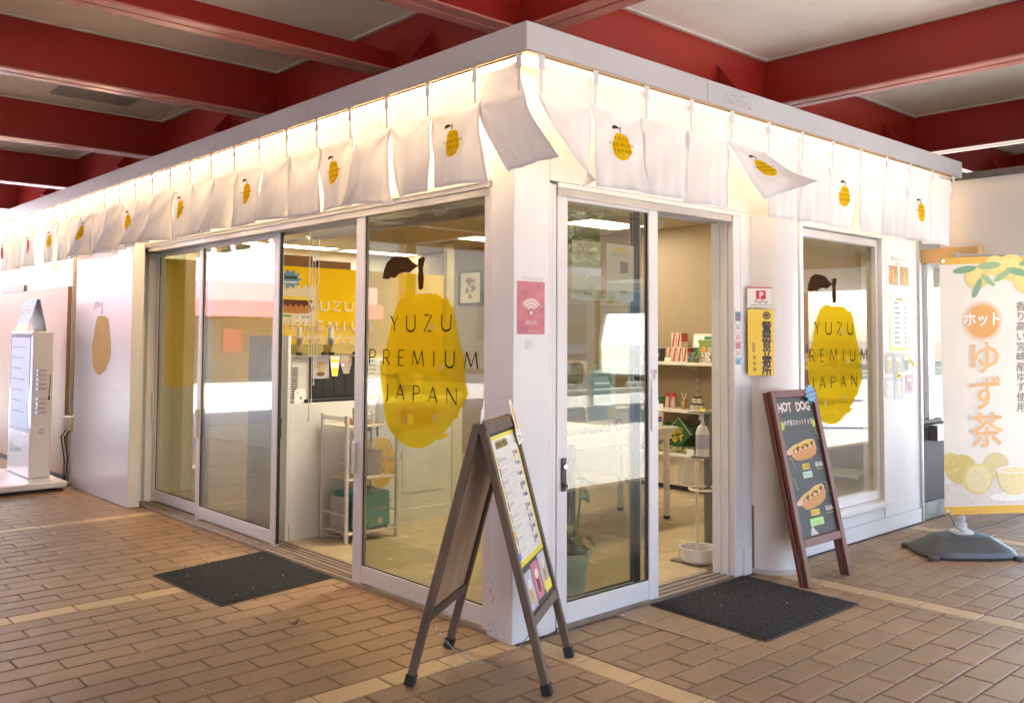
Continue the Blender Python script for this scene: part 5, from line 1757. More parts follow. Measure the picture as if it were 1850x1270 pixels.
# ------------------------------------------------------------------ service counter with slush machine
CW = mat('counter_white', (0.70, 0.70, 0.68), 0.4, var=0.03, scale=2)
ct = thing('service_counter', 'white service counter with a small fruit print on its front', 'counter', (1.0, 2.8, 0))
part('front', CW, ct, (0.285, 1.70, 2.57, 2.60, 0.006, 0.93), bevel=0.002)
part('end_panel', CW, ct, (0.262, 0.2845, 2.57, 3.15, 0.006, 1.40), bevel=0.002)
part('top', CW, ct, (0.286, 1.70, 2.6005, 3.15, 0.90, 0.93))
part('baseboard', CW, ct, (0.287, 1.70, 2.562, 2.5695, 0.006, 0.10))
part('joint_line', mat('faint_joint', (0.6, 0.59, 0.58), 0.5), ct, (1.22, 1.224, 2.5685, 2.5698, 0.11, 0.92))
part('door_panel', CW, ct, (1.23, 1.60, 2.564, 2.5695, 0.22, 0.86), bevel=0.002)
part('end_wall', ROOM, ct, (1.702, 1.80, 2.56, 2.64, 0.005, 0.95))
fcn = Fr((1.01, 2.5685, 0.45), (1, 0, 0), (0, 0, 1))
YSOL = mat('yellow_vinyl', (0.66, 0.42, 0.03), 0.4, var=0.03, scale=6)
emblem(fcn, 0.47, (YSOL, ink('brown_vinyl', (0.03, 0.015, 0.01)), INK), ct, n=0.001)

sm = thing('slush_machine', 'black and white twin-tank drink machine on the service counter', 'machine', (0.62, 2.85, 0.93))
part('body_side', mat('machine_white', (0.62, 0.60, 0.56), 0.35), sm, (0.34, 0.49, 2.68, 3.08, 0.935, 1.25), bevel=0.012)
part('grille_panel', BLACK, sm, (0.4955, 0.86, 2.66, 3.08, 0.945, 1.25), bevel=0.006)
part('drip_tray', BLACK, sm, (0.42, 0.88, 2.605, 2.659, 0.932, 0.955), bevel=0.004)
for k in range(13):
    v = 0.965 + 0.014 * k
    for u in (0.505, 0.595, 0.685, 0.775):
        if u > 0.7 and False: continue
        part('vent_slat', mat('slat_grey', (0.05, 0.047, 0.045), 0.4), sm, (u, u + 0.075, 2.655, 2.6598, v, v + 0.006))
for k in range(14):
    part('vent_slot', BLACK, sm, (0.352, 0.40, 2.6772, 2.6796, 0.96 + 0.016 * k, 0.967 + 0.016 * k))
part('top_deck', mat('machine_white', (0.62, 0.60, 0.56), 0.35), sm, (0.33, 0.87, 2.65, 3.08, 1.2505, 1.268), bevel=0.005)
CLR = glass_mat('clear_plastic', (0.96, 0.95, 0.90), 1.45, 0.03)
for x0 in (0.36, 0.62):
    tk = MB()
    prof = [(0.0, 0.0), (0.0, 0.155), (0.035, 0.195), (0.09, 0.205), (0.225, 0.205), (0.235, 0.0)]
    f_ = Fr((x0 + 0.115, 2.62, 1.269), (0, 1, 0), (0, 0, 1))
    tk.prism(f_, [(p[0] * 1.6, p[1]) for p in prof], -0.112, 0.112)
    t_ = tk.build('tank', CLR, sm)
    MB().tube([(x0 + 0.115, 2.80, 1.27), (x0 + 0.115, 2.80, 1.46)], 0.02, 12).build('auger', mat('auger_grey', (0.5, 0.5, 0.48), 0.3), sm, smooth=True)
    part('tank_liquid', film('lemon_drink', (0.70, 0.60, 0.25), 0.35, (0.9, 0.82, 0.5)), sm, (x0 + 0.01, x0 + 0.22, 2.64, 2.97, 1.272, 1.335))
    part('lid_edge', mat('clear_edge', (0.62, 0.60, 0.52), 0.15), sm, (x0 + 0.002, x0 + 0.228, 2.63, 2.99, 1.385, 1.390))
    for u in (x0 + 0.0, x0 + 0.20):
        part('clip', BLACK, sm, (u, u + 0.03, 2.60, 2.64, 1.262, 1.285), bevel=0.004)
    MB().tube([(x0 + 0.02, 2.628, 1.30), (x0 + 0.04, 2.62, 1.36), (x0 + 0.10, 2.625, 1.42)], 0.004, 6).build('tap_lever', mat('clear_edge', (0.62, 0.60, 0.52), 0.15), sm)


def card(name, label, f, pts, material, prints=(), cat='card', n=0.0, group=None):
    t = thing(name, label, cat, f.p(*pts[0], n), group)
    MB().prism(f, pts, n, n + 0.0015).build('sheet', material, t)
    for k, (nm, pl, mm) in enumerate(prints):
        MB().poly([f.p(u, v, n + 0.0020 + 0.0005 * k) for u, v in pl]).build(nm, mm, t)
    return t


fmf = FR(2.654)
rect = lambda a, b, c, d: [(a, c), (b, c), (b, d), (a, d)]
card('drink_picture', 'grey photo card of an iced drink on the drink machine', fmf, rect(0.50, 0.635, 1.095, 1.262), mat('grey_photo', (0.42, 0.40, 0.42), 0.2, var=0.15, scale=20),
     (('cup_print', [(0.545, 1.14), (0.59, 1.14), (0.60, 1.215), (0.535, 1.215)], mat('amber_print', (0.42, 0.30, 0.12), 0.3, var=0.2, scale=60)), ('coaster_print', disc(0.567, 1.128, 0.035, 0.016, 12), mat('wood_print', (0.22, 0.11, 0.06), 0.4))), n=0.001)
card('drink_cutout', 'cut-out card of a yellow lemon cup on the drink machine', fmf, [(0.66, 1.11), (0.705, 1.11), (0.715, 1.17), (0.725, 1.26), (0.64, 1.26), (0.65, 1.17)], PAPER,
     (('cup_print', [(0.662, 1.115), (0.703, 1.115), (0.712, 1.165), (0.653, 1.165)], YE), ('lemon_print', [(0.65, 1.21), (0.715, 1.21), (0.718, 1.228), (0.648, 1.228)], YE)), n=0.0015)
card('drink_cutout', 'cut-out card of a brown iced coffee cup on the drink machine', fmf, [(0.755, 1.125), (0.80, 1.125), (0.825, 1.20), (0.828, 1.24), (0.80, 1.262), (0.755, 1.262), (0.725, 1.24), (0.728, 1.20)], mat('cocoa_cup', (0.42, 0.34, 0.31), 0.3, var=0.1, scale=30),
     (('foam_print', disc(0.776, 1.235, 0.045, 0.022, 14), mat('latte_print', (0.50, 0.40, 0.30), 0.4)), ('badge_print', disc(0.748, 1.19, 0.012, 0.012, 10), PAPER)), n=0.002)
fco = FR(2.625)
card('counter_card', 'small round-topped white notice card on the counter edge', fco, [(0.345, 0.932), (0.435, 0.932), (0.435, 1.01), (0.42, 1.03), (0.36, 1.03), (0.345, 1.01)], PAPER,
     (('orange_print', disc(0.37, 1.005, 0.008, 0.008, 8), ink('orange_card', (0.72, 0.42, 0.10))), ('code_block', rect(0.385, 0.405, 0.955, 0.975), ink('grey_ink', (0.3, 0.3, 0.3)))), n=0.0)
fme = FR(2.62)
mt = card('menu_sheet', 'yellow-banded drink price sheet standing on the counter behind the fixed pane', fme, rect(0.90, 1.10, 0.935, 1.26), LAMI,
          (('yellow_band', rect(0.90, 1.10, 1.235, 1.26), YE), ('yellow_band', rect(0.90, 1.10, 0.935, 0.962), YE)), cat='menu')
for k in range(8):
    draw(fme, [[(0.93, 1.215 - 0.031 * k), (1.0 + 0.01 * (k % 3), 1.215 - 0.031 * k)]], 0.009, ink('grey_ink', (0.3, 0.3, 0.3)), mt, 'menu_line', n=0.003)
    draw(fme, [[(1.05, 1.21 - 0.031 * k), (1.085, 1.21 - 0.031 * k)]], 0.010, INK, mt, 'price_mark', n=0.003)
# food photos on the counter front, seen through the film
for k, (u0, u1) in enumerate(((1.10, 1.30), (1.315, 1.56))):
    q = card('food_poster', ['counter poster with one food photo behind the yellow film', 'counter poster with two hot dog photos behind the yellow film'][k], FR(2.5625), rect(u0, u1, 0.70, 0.905), mat('cream_poster', (0.66, 0.60, 0.45), 0.3),
             tuple(('photo_print', rect(a, b, 0.735, 0.85), mat('food_photo', (0.40, 0.22, 0.07), 0.3, var=0.35, scale=30)) for a, b in (((u0 + 0.03, u1 - 0.03),) if k == 0 else ((u0 + 0.015, u0 + 0.115), (u0 + 0.125, u0 + 0.225)))), cat='poster')
card('tape_notice', 'yellow paper notice propped on the counter behind the film', fme, rect(1.22, 1.42, 1.03, 1.11), mat('notice_yellow', (0.72, 0.55, 0.15), 0.4), (('line', rect(1.25, 1.39, 1.06, 1.066), INK), ('line', rect(1.25, 1.36, 1.08, 1.086), INK)), cat='notice', n=0.02)
for k, (x, c1) in enumerate(((1.16, (0.42, 0.18, 0.05)), (1.58, (0.20, 0.28, 0.08)))):
    t = thing('jar', ['amber glass jar on the counter behind the fixed pane', 'green glass jar on the counter end'][k], 'jar', (x, 2.72, 0.93))
    MB().lathe([(0.0, 0.931), (0.04, 0.931), (0.042, 1.02), (0.03, 1.04), (0.03, 1.06), (0, 1.06)], (x, 2.72, 0), 16).build('glass', mat('jar_%d' % k, c1, 0.15), t, smooth=True)
    MB().lathe([(0.033, 1.0605), (0.033, 1.085), (0, 1.085)], (x, 2.72, 0), 16).build('lid', mat('lid_gold', (0.5, 0.36, 0.1), 0.3, metal=0.7), t, smooth=True)
tab = thing('till_screen', 'black payment tablet standing on the counter end', 'tablet', (1.35, 2.9, 0.93))
part('screen', BLACK, tab, (1.25, 1.48, 2.90, 2.92, 0.96, 1.10), bevel=0.004)
part('stand', BLACK, tab, (1.33, 1.40, 2.88, 3.0, 0.931, 0.9595))

# poster and burst on the yellow wall
fyw = FR(4.995)
po = card('hotdog_banner', 'large white hot dog poster with scalloped edge on the yellow wall', fyw, [(1.50, 1.50)] + [(1.50 + 0.036 * i, 1.50 + (0.03 if i % 2 else 0.0)) for i in range(1, 11)] + [(1.88, 1.52), (1.90, 1.72)] + [(1.88 - 0.036 * i, 1.86 + (0.05 if i % 2 else 0.0)) for i in range(0, 10)] + [(1.50, 1.86)], mat('cream_paper', (0.76, 0.70, 0.58), 0.4),
          (('bun_print', [(1.50, 1.62), (1.80, 1.62), (1.87, 1.66), (1.87, 1.74), (1.80, 1.78), (1.50, 1.79)], mat('bun_ink', (0.50, 0.22, 0.06), 0.3)),
           ('sauce_print', [(1.50, 1.72)] + [(1.52 + 0.03 * i, 1.68 + (0.03 if i % 2 else 0)) for i in range(11)] + [(1.85, 1.75), (1.50, 1.76)], mat('sauce_ink', (0.12, 0.03, 0.02), 0.3)),
           ('mustard_print', [(1.50, 1.755), (1.84, 1.752), (1.80, 1.785), (1.50, 1.79)], YE),
           ('green_band', rect(1.50, 1.62, 1.585, 1.605), GRN)), cat='poster')
part('price_box', PAPER, po, (1.70, 1.86, 1.555, 1.615, 0.0045, 0.006), f=fyw)
write(fyw, '¥540', 1.78, 1.568, 0.05, INK, po, 'price', n=0.0068)
stb2 = [(1.60 + (0.13 if i % 2 == 0 else 0.085) * math.cos(2 * math.pi * i / 20), 1.955 + (0.10 if i % 2 == 0 else 0.065) * math.sin(2 * math.pi * i / 20)) for i in range(20)]
card('starburst_card', 'blue starburst card hanging over the hot dog poster', fyw, stb2, mat('sky_blue_card', (0.11, 0.32, 0.62), 0.35), (('line', rect(1.53, 1.67, 1.955, 1.985), INK), ('line', rect(1.53, 1.67, 1.915, 1.93), PAPER)), n=0.012)
for k, (x0, x1, h) in enumerate(((1.50, 1.86, 0.11), (1.92, 2.30, 0.075))):
    t = thing('cardboard_box', ['taller brown cardboard box on top of the yellow wall', 'lower brown cardboard box on top of the yellow wall'][k], 'box', ((x0 + x1) / 2, 5.2, 2.084), 'boxes on the yellow wall')
    part('carton', mat('cardboard', (0.22, 0.12, 0.05), 0.7, var=0.1, scale=10), t, (x0, x1, 5.0, 5.3, 2.0835, 2.083 + h))
    part('tape', mat('brown_tape', (0.30, 0.18, 0.08), 0.3), t, (x0 + 0.15, x0 + 0.2, 4.999, 5.301, 2.083 + h, 2.0838 + h))
part('ledge', ROOM, shop, (0.36, 3.5, 5.081, 5.34, 2.06, 2.083))
# framed picture on the end wall
fe = Fr((4.199, 5.56, 1.775), (0, -1, 0), (0, 0, 1))
pf = thing('framed_picture', 'brown framed red and white drawing hung on the end wall', 'picture', (4.19, 5.33, 1.8))
part('frame', wood_mat('walnut', (0.10, 0.06, 0.035), (0.14, 0.085, 0.05), 0.5, 6, (1, 3, 3)), pf, (0.0, 0.45, 0.0, 0.03, 0.0, 0.025), (0.0, 0.45, 0.39, 0.42, 0.0, 0.025), (0.0, 0.03, 0.0305, 0.3895, 0.0, 0.025), (0.42, 0.45, 0.0305, 0.3895, 0.0, 0.025), f=fe)
part('mount', mat('cream_paper', (0.76, 0.70, 0.58), 0.4), pf, (0.0305, 0.4195, 0.0305, 0.3895, 0.001, 0.008), f=fe)
RB = ink('brick_red_ink', (0.30, 0.06, 0.04))
for k, (a, b, r) in enumerate(((0.20, 0.28, 0.055), (0.27, 0.20, 0.045), (0.16, 0.18, 0.035), (0.22, 0.11, 0.03), (0.29, 0.29, 0.025))):
    MB().poly([fe.p(a + r * math.cos(t) * (1 + .35 * math.sin(3 * t + k)), b + r * math.sin(t), 0.0090 + 0.0002 * k) for t in [i * math.pi / 8 for i in range(16)]]).build('red_shape', RB, pf)
MB().tube([fe.p(0.12, 0.42, 0.012), fe.p(0.22, 0.52, 0.004), fe.p(0.34, 0.42, 0.012)], 0.003, 5).build('cord', BLACK, pf)
# notices on the end wall behind the counter
few = Fr((4.199, 5.0, 0), (0, -1, 0), (0, 0, 1))
for k, (u0, u1, v0, v1, c1) in enumerate(((0.02, 0.24, 1.40, 1.52, (0.70, 0.66, 0.58)), (0.05, 0.30, 1.02, 1.16, (0.55, 0.20, 0.16)), (0.05, 0.30, 0.86, 0.99, (0.68, 0.64, 0.56)), (0.05, 0.34, 0.70, 0.83, (0.66, 0.62, 0.55)), (0.05, 0.30, 0.44, 0.66, (0.62, 0.58, 0.52)))):
    t = sheet('wall_notice', ['white notice with orange corner on the end wall', 'red bordered code notice on the end wall', 'white payment notice with red marks below the red one', 'long white notice third below the framed picture', 'lowest white notice with black marks on the end wall'][k], 'notice', few, u0, u1, v0, v1, mat('notice_%d' % k, c1, 0.4), 'notices on the end wall')
    draw(few, [[(u0 + 0.03, v1 - 0.035), (u1 - 0.06, v1 - 0.035)], [(u0 + 0.03, v1 - 0.06), (u1 - 0.09, v1 - 0.06)], [(u0 + 0.03, v1 - 0.085), (u1 - 0.05, v1 - 0.085)]], 0.008, INK, t, 'fine_print', n=0.002)
    part('print_block', [ink('orange_card', (0.72, 0.42, 0.10)), PAPER, REDI, INK, INK][k], t, (u1 - 0.07, u1 - 0.02, v0 + 0.02, v0 + 0.07, 0.0016, 0.0022), f=few)

# ------------------------------------------------------------------ white rack with oven before the counter
RW = mat('rack_white', (0.66, 0.62, 0.60), 0.4)
rk = thing('wire_rack', 'white three-tier metal rack in front of the counter', 'rack', (0.72, 2.38, 0))
for x, y in ((0.52, 2.22), (0.93, 2.22), (0.52, 2.53), (0.93, 2.53)):
    part('leg', RW, rk, (x - 0.012, x + 0.012, y - 0.012, y + 0.012, 0.006, 0.86), bevel=0.003)
for z in (0.07, 0.43, 0.785):
    part('shelf', mat('rack_shelf', (0.62, 0.54, 0.45), 0.5, var=0.06, scale=8), rk, (0.533, 0.917, 2.209, 2.541, z - 0.010, z), bevel=0.002)
for z in (0.19, 0.54, 0.83):
    for (p0, p1) in (((0.52, 2.233, z), (0.52, 2.517, z)), ((0.93, 2.233, z), (0.93, 2.517, z))) + ((((0.533, 2.53, z), (0.917, 2.53, z)),) if z > 0.5 else ()):
        MB().tube([p0, p1], 0.006, 6).build('rail', RW, rk, smooth=True)
MB().tube([(0.52, 2.233, 0.845), (0.52, 2.517, 0.845)], 0.006, 6).build('rail', RW, rk)
TEAL = mat('mint_enamel', (0.10, 0.36, 0.31), 0.3, var=0.04, scale=4)
ov = thing('toaster_oven', 'mint green retro toaster oven on the lowest rack shelf', 'oven', (0.74, 2.36, 0.07))
part('body', TEAL, ov, (0.60, 0.90, 2.24, 2.51, 0.078, 0.325), bevel=0.016, smooth=True)
part('seam', mat('mint_seam', (0.05, 0.20, 0.17), 0.4), ov, (0.598, 0.902, 2.238, 2.512, 0.248, 0.252))
for x in (0.62, 0.87):
    MB().tube([(x, 2.26, 0.071), (x, 2.26, 0.079)], 0.012, 8).build('foot', BLACK, ov)
MB().tube([(0.80, 2.2399, 0.13), (0.80, 2.226, 0.13)], 0.022, 16).build('knob', STEEL, ov, smooth=True)
part('brand_plate', STEEL, ov, (0.75, 0.86, 2.2375, 2.2399, 0.205, 0.215))
for k in range(3):
    part('chrome_line', STEEL, ov, (0.615, 0.74, 2.2375, 2.2399, 0.115 + 0.012 * k, 0.119 + 0.012 * k))
MB().tube([(0.66, 2.36, 0.326), (0.68, 2.36, 0.345), (0.82, 2.36, 0.345), (0.84, 2.36, 0.326)], 0.006, 6).build('handle', STEEL, ov)
bk = thing('leaning_booklet', 'grey printed booklet leaning beside the mint oven', 'booklet', (0.56, 2.4, 0.07))
part('booklet', mat('grey_print_sheet', (0.42, 0.41, 0.42), 0.5, var=0.25, scale=60), bk, (0.555, 0.57, 2.27, 2.48, 0.0705, 0.30))
gp = thing('green_pot', 'lime green pot with wooden stirrers on the top rack shelf', 'pot', (0.70, 2.36, 0.79))
MB().lathe([(0.0, 0.826), (0.042, 0.826), (0.045, 0.90), (0.040, 0.90), (0.040, 0.84)], (0.70, 2.36, 0), 18).build('pot', mat('lime_plastic', (0.28, 0.45, 0.03), 0.4), gp, smooth=True)
for k in range(4):
    MB().tube([(0.70 + 0.01 * k, 2.36, 0.85), (0.67 + 0.025 * k, 2.345 + 0.01 * k, 0.96 + 0.012 * (k % 2))], 0.003, 5).build('stirrer', mat('straw_wood', (0.6, 0.42, 0.2), 0.6), gp)
wt = thing('wooden_tray', 'small wooden box under the lime green pot', 'tray', (0.70, 2.36, 0.787))
part('tray', mat('bamboo', (0.50, 0.28, 0.10), 0.5), wt, (0.62, 0.78, 2.30, 2.42, 0.7865, 0.8255), bevel=0.003)
sq = thing('squeeze_bottle', 'clear squeeze bottle with red nozzle cap on the rack', 'bottle', (0.865, 2.34, 0.787))
MB().lathe([(0.0, 0.787), (0.033, 0.787), (0.033, 0.90), (0.026, 0.925), (0.0, 0.925)], (0.865, 2.34, 0), 16).build('bottle', film('milky_plastic', (0.66, 0.62, 0.48), 0.35, (0.9, 0.88, 0.8)), sq, smooth=True)
MB().lathe([(0.028, 0.9255), (0.028, 0.945), (0.012, 0.955), (0.005, 1.0), (0, 1.0)], (0.865, 2.34, 0), 16).build('cap', mat('red_cap', (0.55, 0.06, 0.04), 0.4), sq, smooth=True)
bx = thing('paper_bag', 'folded brown and white carton on the middle rack shelf', 'bag', (0.82, 2.4, 0.43))
part('bag', mat('carton_beige', (0.48, 0.42, 0.35), 0.6, var=0.15, scale=14), bx, (0.74, 0.86, 2.30, 2.46, 0.4305, 0.60), bevel=0.004)
MB().tube([(0.53, 2.5, 0.02), (0.60, 2.42, 0.014), (0.72, 2.46, 0.013), (0.66, 2.36, 0.013), (0.58, 2.30, 0.03), (0.545, 2.4, 0.075)], 0.005, 6).build('cable', mat('white_cable', (0.6, 0.58, 0.54), 0.5), rk, smooth=True)

# roller blind, cords, curtain rod over the opening
bl = thing('roller_blind', 'rolled beige blind with hanging white cords above the open doorway', 'blind', (0.26, 1.9, 2.1))
part('blind_band', mat('beige_blind', (0.52, 0.45, 0.36), 0.6), bl, (0.275, 0.285, 0.25, 2.28, 2.055, 2.14))
MB().tube([(0.28, 0.25, 2.045), (0.28, 2.28, 2.045)], 0.010, 8).build('bottom_bar', mat('pinkish_bar', (0.6, 0.5, 0.48), 0.4), bl, smooth=True)
for k, y in enumerate((2.345, 2.305, 2.27, 2.225)):
    MB().tube([(0.29, y, 2.10 - 0.02 * k), (0.29, y + 0.004, 1.5), (0.292, y + 0.01 * (k - 1), 0.86 + 0.12 * k)], 0.0028, 5).build('cord', mat('cord_white', (0.66, 0.62, 0.56), 0.5), bl)
    MB().lathe([(0.0, 0.0), (0.006, 0.002), (0.005, 0.03), (0, 0.032)], (0.292, y + 0.01 * (k - 1), 0.83 + 0.12 * k), 8).build('cord_weight', mat('cord_white', (0.66, 0.62, 0.56), 0.5), bl)
MB().tube([(0.30, 2.42, 2.06), (0.30, 3.7, 2.06)], 0.011, 8).build('rod', RW, bl, smooth=True)
MB().blob((0.30, 2.41, 2.06), 0.02, 0.02, 0.02).build('rod_end', RW, bl, smooth='all')
bs = thing('window_valance', 'narrow beige cloth valance inside the show window', 'valance', (3.1, 0.2, 2.1))
v = MB()
for i in range(41):
    u = 2.5 + 1.68 * i / 40
    y = 0.24 + 0.012 * math.sin(i * 1.3)
    v.V += [Vector((u, y, 2.20)), Vector((u, y + 0.01, 2.02 + 0.008 * math.sin(i * 0.7)))]
    if i: v.F.append((2 * i - 2, 2 * i - 1, 2 * i + 1, 2 * i))
v.build('cloth', cloth_mat('beige_valance', (0.55, 0.45, 0.30), 0.4), bs, smooth='all')

# ------------------------------------------------------------------ goods shelves on the end wall
SHM = mat('shelf_white', (0.66, 0.62, 0.55), 0.45)
sh = thing('wall_shelf', 'white wall shelves and low cabinet along the end wall', 'shelf', (4.05, 1.3, 0))
for z in (1.175, 0.745):
    part('board', SHM, sh, (3.92, 4.199, 0.30, 2.75, z - 0.028, z), bevel=0.003)
part('board', SHM, sh, (3.86, 4.199, 0.30, 2.75, 0.325, 0.352), bevel=0.003)
part('cabinet', mat('cabinet_panel', (0.62, 0.55, 0.47), 0.5), sh, (3.98, 4.199, 0.30, 2.75, 0.05, 0.324))
part('plinth', BLACK, sh, (4.0, 4.199, 0.30, 2.75, 0.006, 0.049))
for y in (0.75, 2.02):
    part('upright', mat('upright_grey', (0.42, 0.39, 0.34), 0.4), sh, (4.180, 4.199, y - 0.012, y + 0.012, 0.353, 1.40))
    for z in (1.145, 0.715):
        MB().prism(Fr((4.179, y, z), (-1, 0, 0), (0, 0, 1)), [(0, 0), (0.22, 0), (0, -0.07)], -0.004, 0.004).build('bracket', mat('upright_grey', (0.42, 0.39, 0.34), 0.4), sh)
    for k in range(10):
        part('slot', BLACK, sh, (4.1785, 4.1799, y - 0.005, y + 0.005, 0.40 + 0.07 * k, 0.425 + 0.07 * k))
gm = lambda n, c: mat('goods_' + n, c, 0.4, var=0.08, scale=20)
fsh = lambda x: Fr((x, 0, 0), (0, -1, 0), (0, 0, 1))
# red and white cartons
for k, (y, z) in enumerate(((2.20, 1.176), (2.14, 1.176), (2.08, 1.176), (2.02, 1.176), (2.15, 1.312), (2.09, 1.312))):
    t = thing('red_carton', 'red striped carton, %s of the pyramid on the shelf' % (['first bottom place', 'second bottom place', 'third bottom place', 'last bottom place', 'near upper place', 'far upper place'][k]), 'carton', (4.03, y, z), 'red cartons on the top shelf')
    part('carton', gm('cream', (0.66, 0.56, 0.46)), t, (3.99, 4.09, y - 0.026, y + 0.026, z, z + 0.132))
    f_ = fsh(3.9895)
    MB().poly([f_.p(-y + a, z + b, 0.0004) for a, b in ((-0.02, 0.005), (0.0, 0.005), (0.022, 0.127), (0.004, 0.127))]).build('red_stripe', gm('red', (0.42, 0.05, 0.02)), t)
    part('side_print', gm('red', (0.42, 0.05, 0.02)), t, (3.992, 4.088, y - 0.0268, y - 0.0262, z + 0.05, z + 0.13))
fpz = thing('framed_print', 'pale framed print with green squares standing on the top shelf', 'picture', (4.12, 1.95, 1.176))
f_ = Fr((4.11, 2.04, 1.178), (0, -1, 0), (0.22, 0, 1))
part('frame', gm('ivory', (0.62, 0.55, 0.36)), fpz, (0, 0.245, 0, 0.262, 0, 0.014), f=f_)
part('mount', PAPER, fpz, (0.016, 0.229, 0.016, 0.246, 0.0142, 0.015), f=f_)
for a, b, c_, d_ in ((0.125, 0.222, 0.145, 0.238), (0.02, 0.115, 0.05, 0.13)):
    part('green_square', gm('green', (0.04, 0.22, 0.10)), fpz, (a, b, c_, d_, 0.0152, 0.0158), f=f_)
MB().poly([f_.p(0.085 + 0.025 * math.cos(t), 0.19 + 0.02 * math.sin(t), 0.0160) for t in [i * math.pi / 6 for i in range(12)]]).build('bowl_print', gm('brownp', (0.30, 0.2, 0.15)), fpz)
fp2 = thing('photo_board', 'green photo board propped on the top shelf by the jamb', 'photo', (4.05, 1.78, 1.176))
f_ = Fr((4.03, 1.905, 1.215), (0, -1, 0), (0.25, 0, 1))
part('board', gm('leafphoto', (0.17, 0.22, 0.05)), fp2, (0, 0.22, 0, 0.165, 0, 0.012), f=f_)
part('border', PAPER, fp2, (-0.006, 0.226, -0.006, 0.171, -0.003, -0.0002), f=f_)
MB().poly([f_.p(0.055 + 0.03 * math.cos(t), 0.075 + 0.035 * math.sin(t), 0.0125) for t in [i * math.pi / 6 for i in range(12)]]).build('fruit_print', gm('orangep', (0.5, 0.25, 0.06)), fp2)
part('text_panel', gm('greyp', (0.35, 0.33, 0.30)), fp2, (0.10, 0.21, 0.05, 0.10, 0.0122, 0.0128), f=f_)
part('easel', gm('ivory', (0.62, 0.55, 0.36)), fp2, (3.99, 4.03, 1.72, 1.88, 1.176, 1.208))
for k, (y, z) in enumerate(((1.955, 1.176), (1.915, 1.176), (1.875, 1.176), (1.94, 1.222), (1.90, 1.222))):
    t = thing('small_tin', 'green patterned tin, %s of the little tin stack on the top shelf' % ['first below', 'second below', 'third below', 'first above', 'last above'][k], 'tin', (3.97, y, z), 'tins on the top shelf')
    MB().lathe([(0, z), (0.018, z), (0.018, z + 0.040), (0, z + 0.040)], (3.965, y, 0), 12).build('tin', mat('tin_pattern', (0.16, 0.20, 0.14), 0.4, var=0.8, scale=60), t, smooth=True)
    MB().lathe([(0.0185, z + 0.0405), (0.0185, z + 0.045), (0, z + 0.045)], (3.965, y, 0), 12).build('lid', gm('tinlid', (0.35, 0.34, 0.32)), t, smooth=True)
bb_ = thing('pattern_box', 'grey patterned gift box on the top shelf by the jamb', 'box', (3.98, 1.76, 1.176))
part('box', mat('box_pattern', (0.42, 0.40, 0.36), 0.5, var=0.9, scale=45), bb_, (3.94, 3.988, 1.70, 1.80, 1.177, 1.27))
pw = thing('price_card', 'small white price card with yellow foot on the top shelf', 'price card', (3.95, 2.19, 1.176))
part('card', PAPER, pw, (3.945, 3.95, 2.15, 2.22, 1.178, 1.215))
part('foot', YE, pw, (3.935, 3.944, 2.15, 2.22, 1.1765, 1.184))
pz = thing('wooden_figure', 'small wooden peg figure on top of the framed print', 'ornament', (4.10, 1.80, 1.39))
MB().lathe([(0.0, 0.0), (0.022, 0.0), (0.016, 0.04), (0.02, 0.055), (0.014, 0.07), (0, 0.075)], (4.12, 1.775, 1.383), 12).build('figure', gm('wood', (0.35, 0.22, 0.09)), pz, smooth=True)
# middle shelf
for k, y in enumerate((2.245, 2.175)):
    t = thing('sauce_bottle', ['pink labelled bottle with red cap nearer the table', 'pink labelled bottle with red cap by the shelf upright'][k], 'bottle', (4.02, y, 0.746), 'red-capped bottles on the middle shelf')
    MB().lathe([(0, 0.746), (0.026, 0.746), (0.026, 0.78), (0.018, 0.835), (0.016, 0.85), (0, 0.85)], (4.02, y, 0), 14).build('bottle', gm('pinkb', (0.55, 0.36, 0.32)), t, smooth=True)
    MB().lathe([(0.019, 0.851), (0.019, 0.885), (0, 0.885)], (4.02, y, 0), 14).build('cap', gm('redcap', (0.55, 0.02, 0.02)), t, smooth=True)
cu_ = thing('drink_cup', 'brown printed cup with straws on the middle shelf', 'cup', (4.0, 2.04, 0.746))
MB().lathe([(0, 0.746), (0.022, 0.746), (0.03, 0.835), (0, 0.835)], (4.0, 2.04, 0), 14).build('cup', mat('cup_print_m', (0.34, 0.22, 0.10), 0.4, var=0.5, scale=30), cu_, smooth=True)
for dy in (-0.01, 0.012):
    MB().tube([(4.0, 2.04, 0.83), (4.0, 2.04 + dy * 2.4, 0.895)], 0.003, 5).build('straw', PAPER, cu_)
for k, (y, z) in enumerate(((1.935, 0.746), (1.885, 0.746), (1.835, 0.746), (1.91, 0.808), (1.862, 0.808))):
    t = thing('jam_jar', 'small labelled jar with dark lid, %s on the middle shelf' % ['front of the lower row', 'middle of the lower row', 'end of the lower row', 'nearer of the two upper', 'farther of the two upper'][k], 'jar', (3.99, y, z), 'jars on the middle shelf')
    MB().lathe([(0, z), (0.022, z), (0.022, z + 0.046), (0, z + 0.046)], (3.99, y, 0), 14).build('jar', gm('jarlabel', (0.50, 0.47, 0.38)), t, smooth=True)
    MB().lathe([(0.023, z + 0.0465), (0.023, z + 0.060), (0, z + 0.060)], (3.99, y, 0), 14).build('lid', gm('darklid', (0.035, 0.03, 0.028)), t, smooth=True)
yl = thing('yellow_tag', 'flat yellow tag on the middle shelf edge by the jars', 'tag', (3.94, 1.80, 0.746))
MB().lathe([(0, 0.7465), (0.035, 0.747), (0.03, 0.762), (0, 0.765)], (3.95, 1.80, 0), 14).build('tag', YE, yl, smooth=True)
pw = thing('price_card', 'white price card before the red-capped bottles', 'price card', (3.94, 2.27, 0.746))
part('card', PAPER, pw, (3.938, 3.944, 2.235, 2.30, 0.747, 0.785))
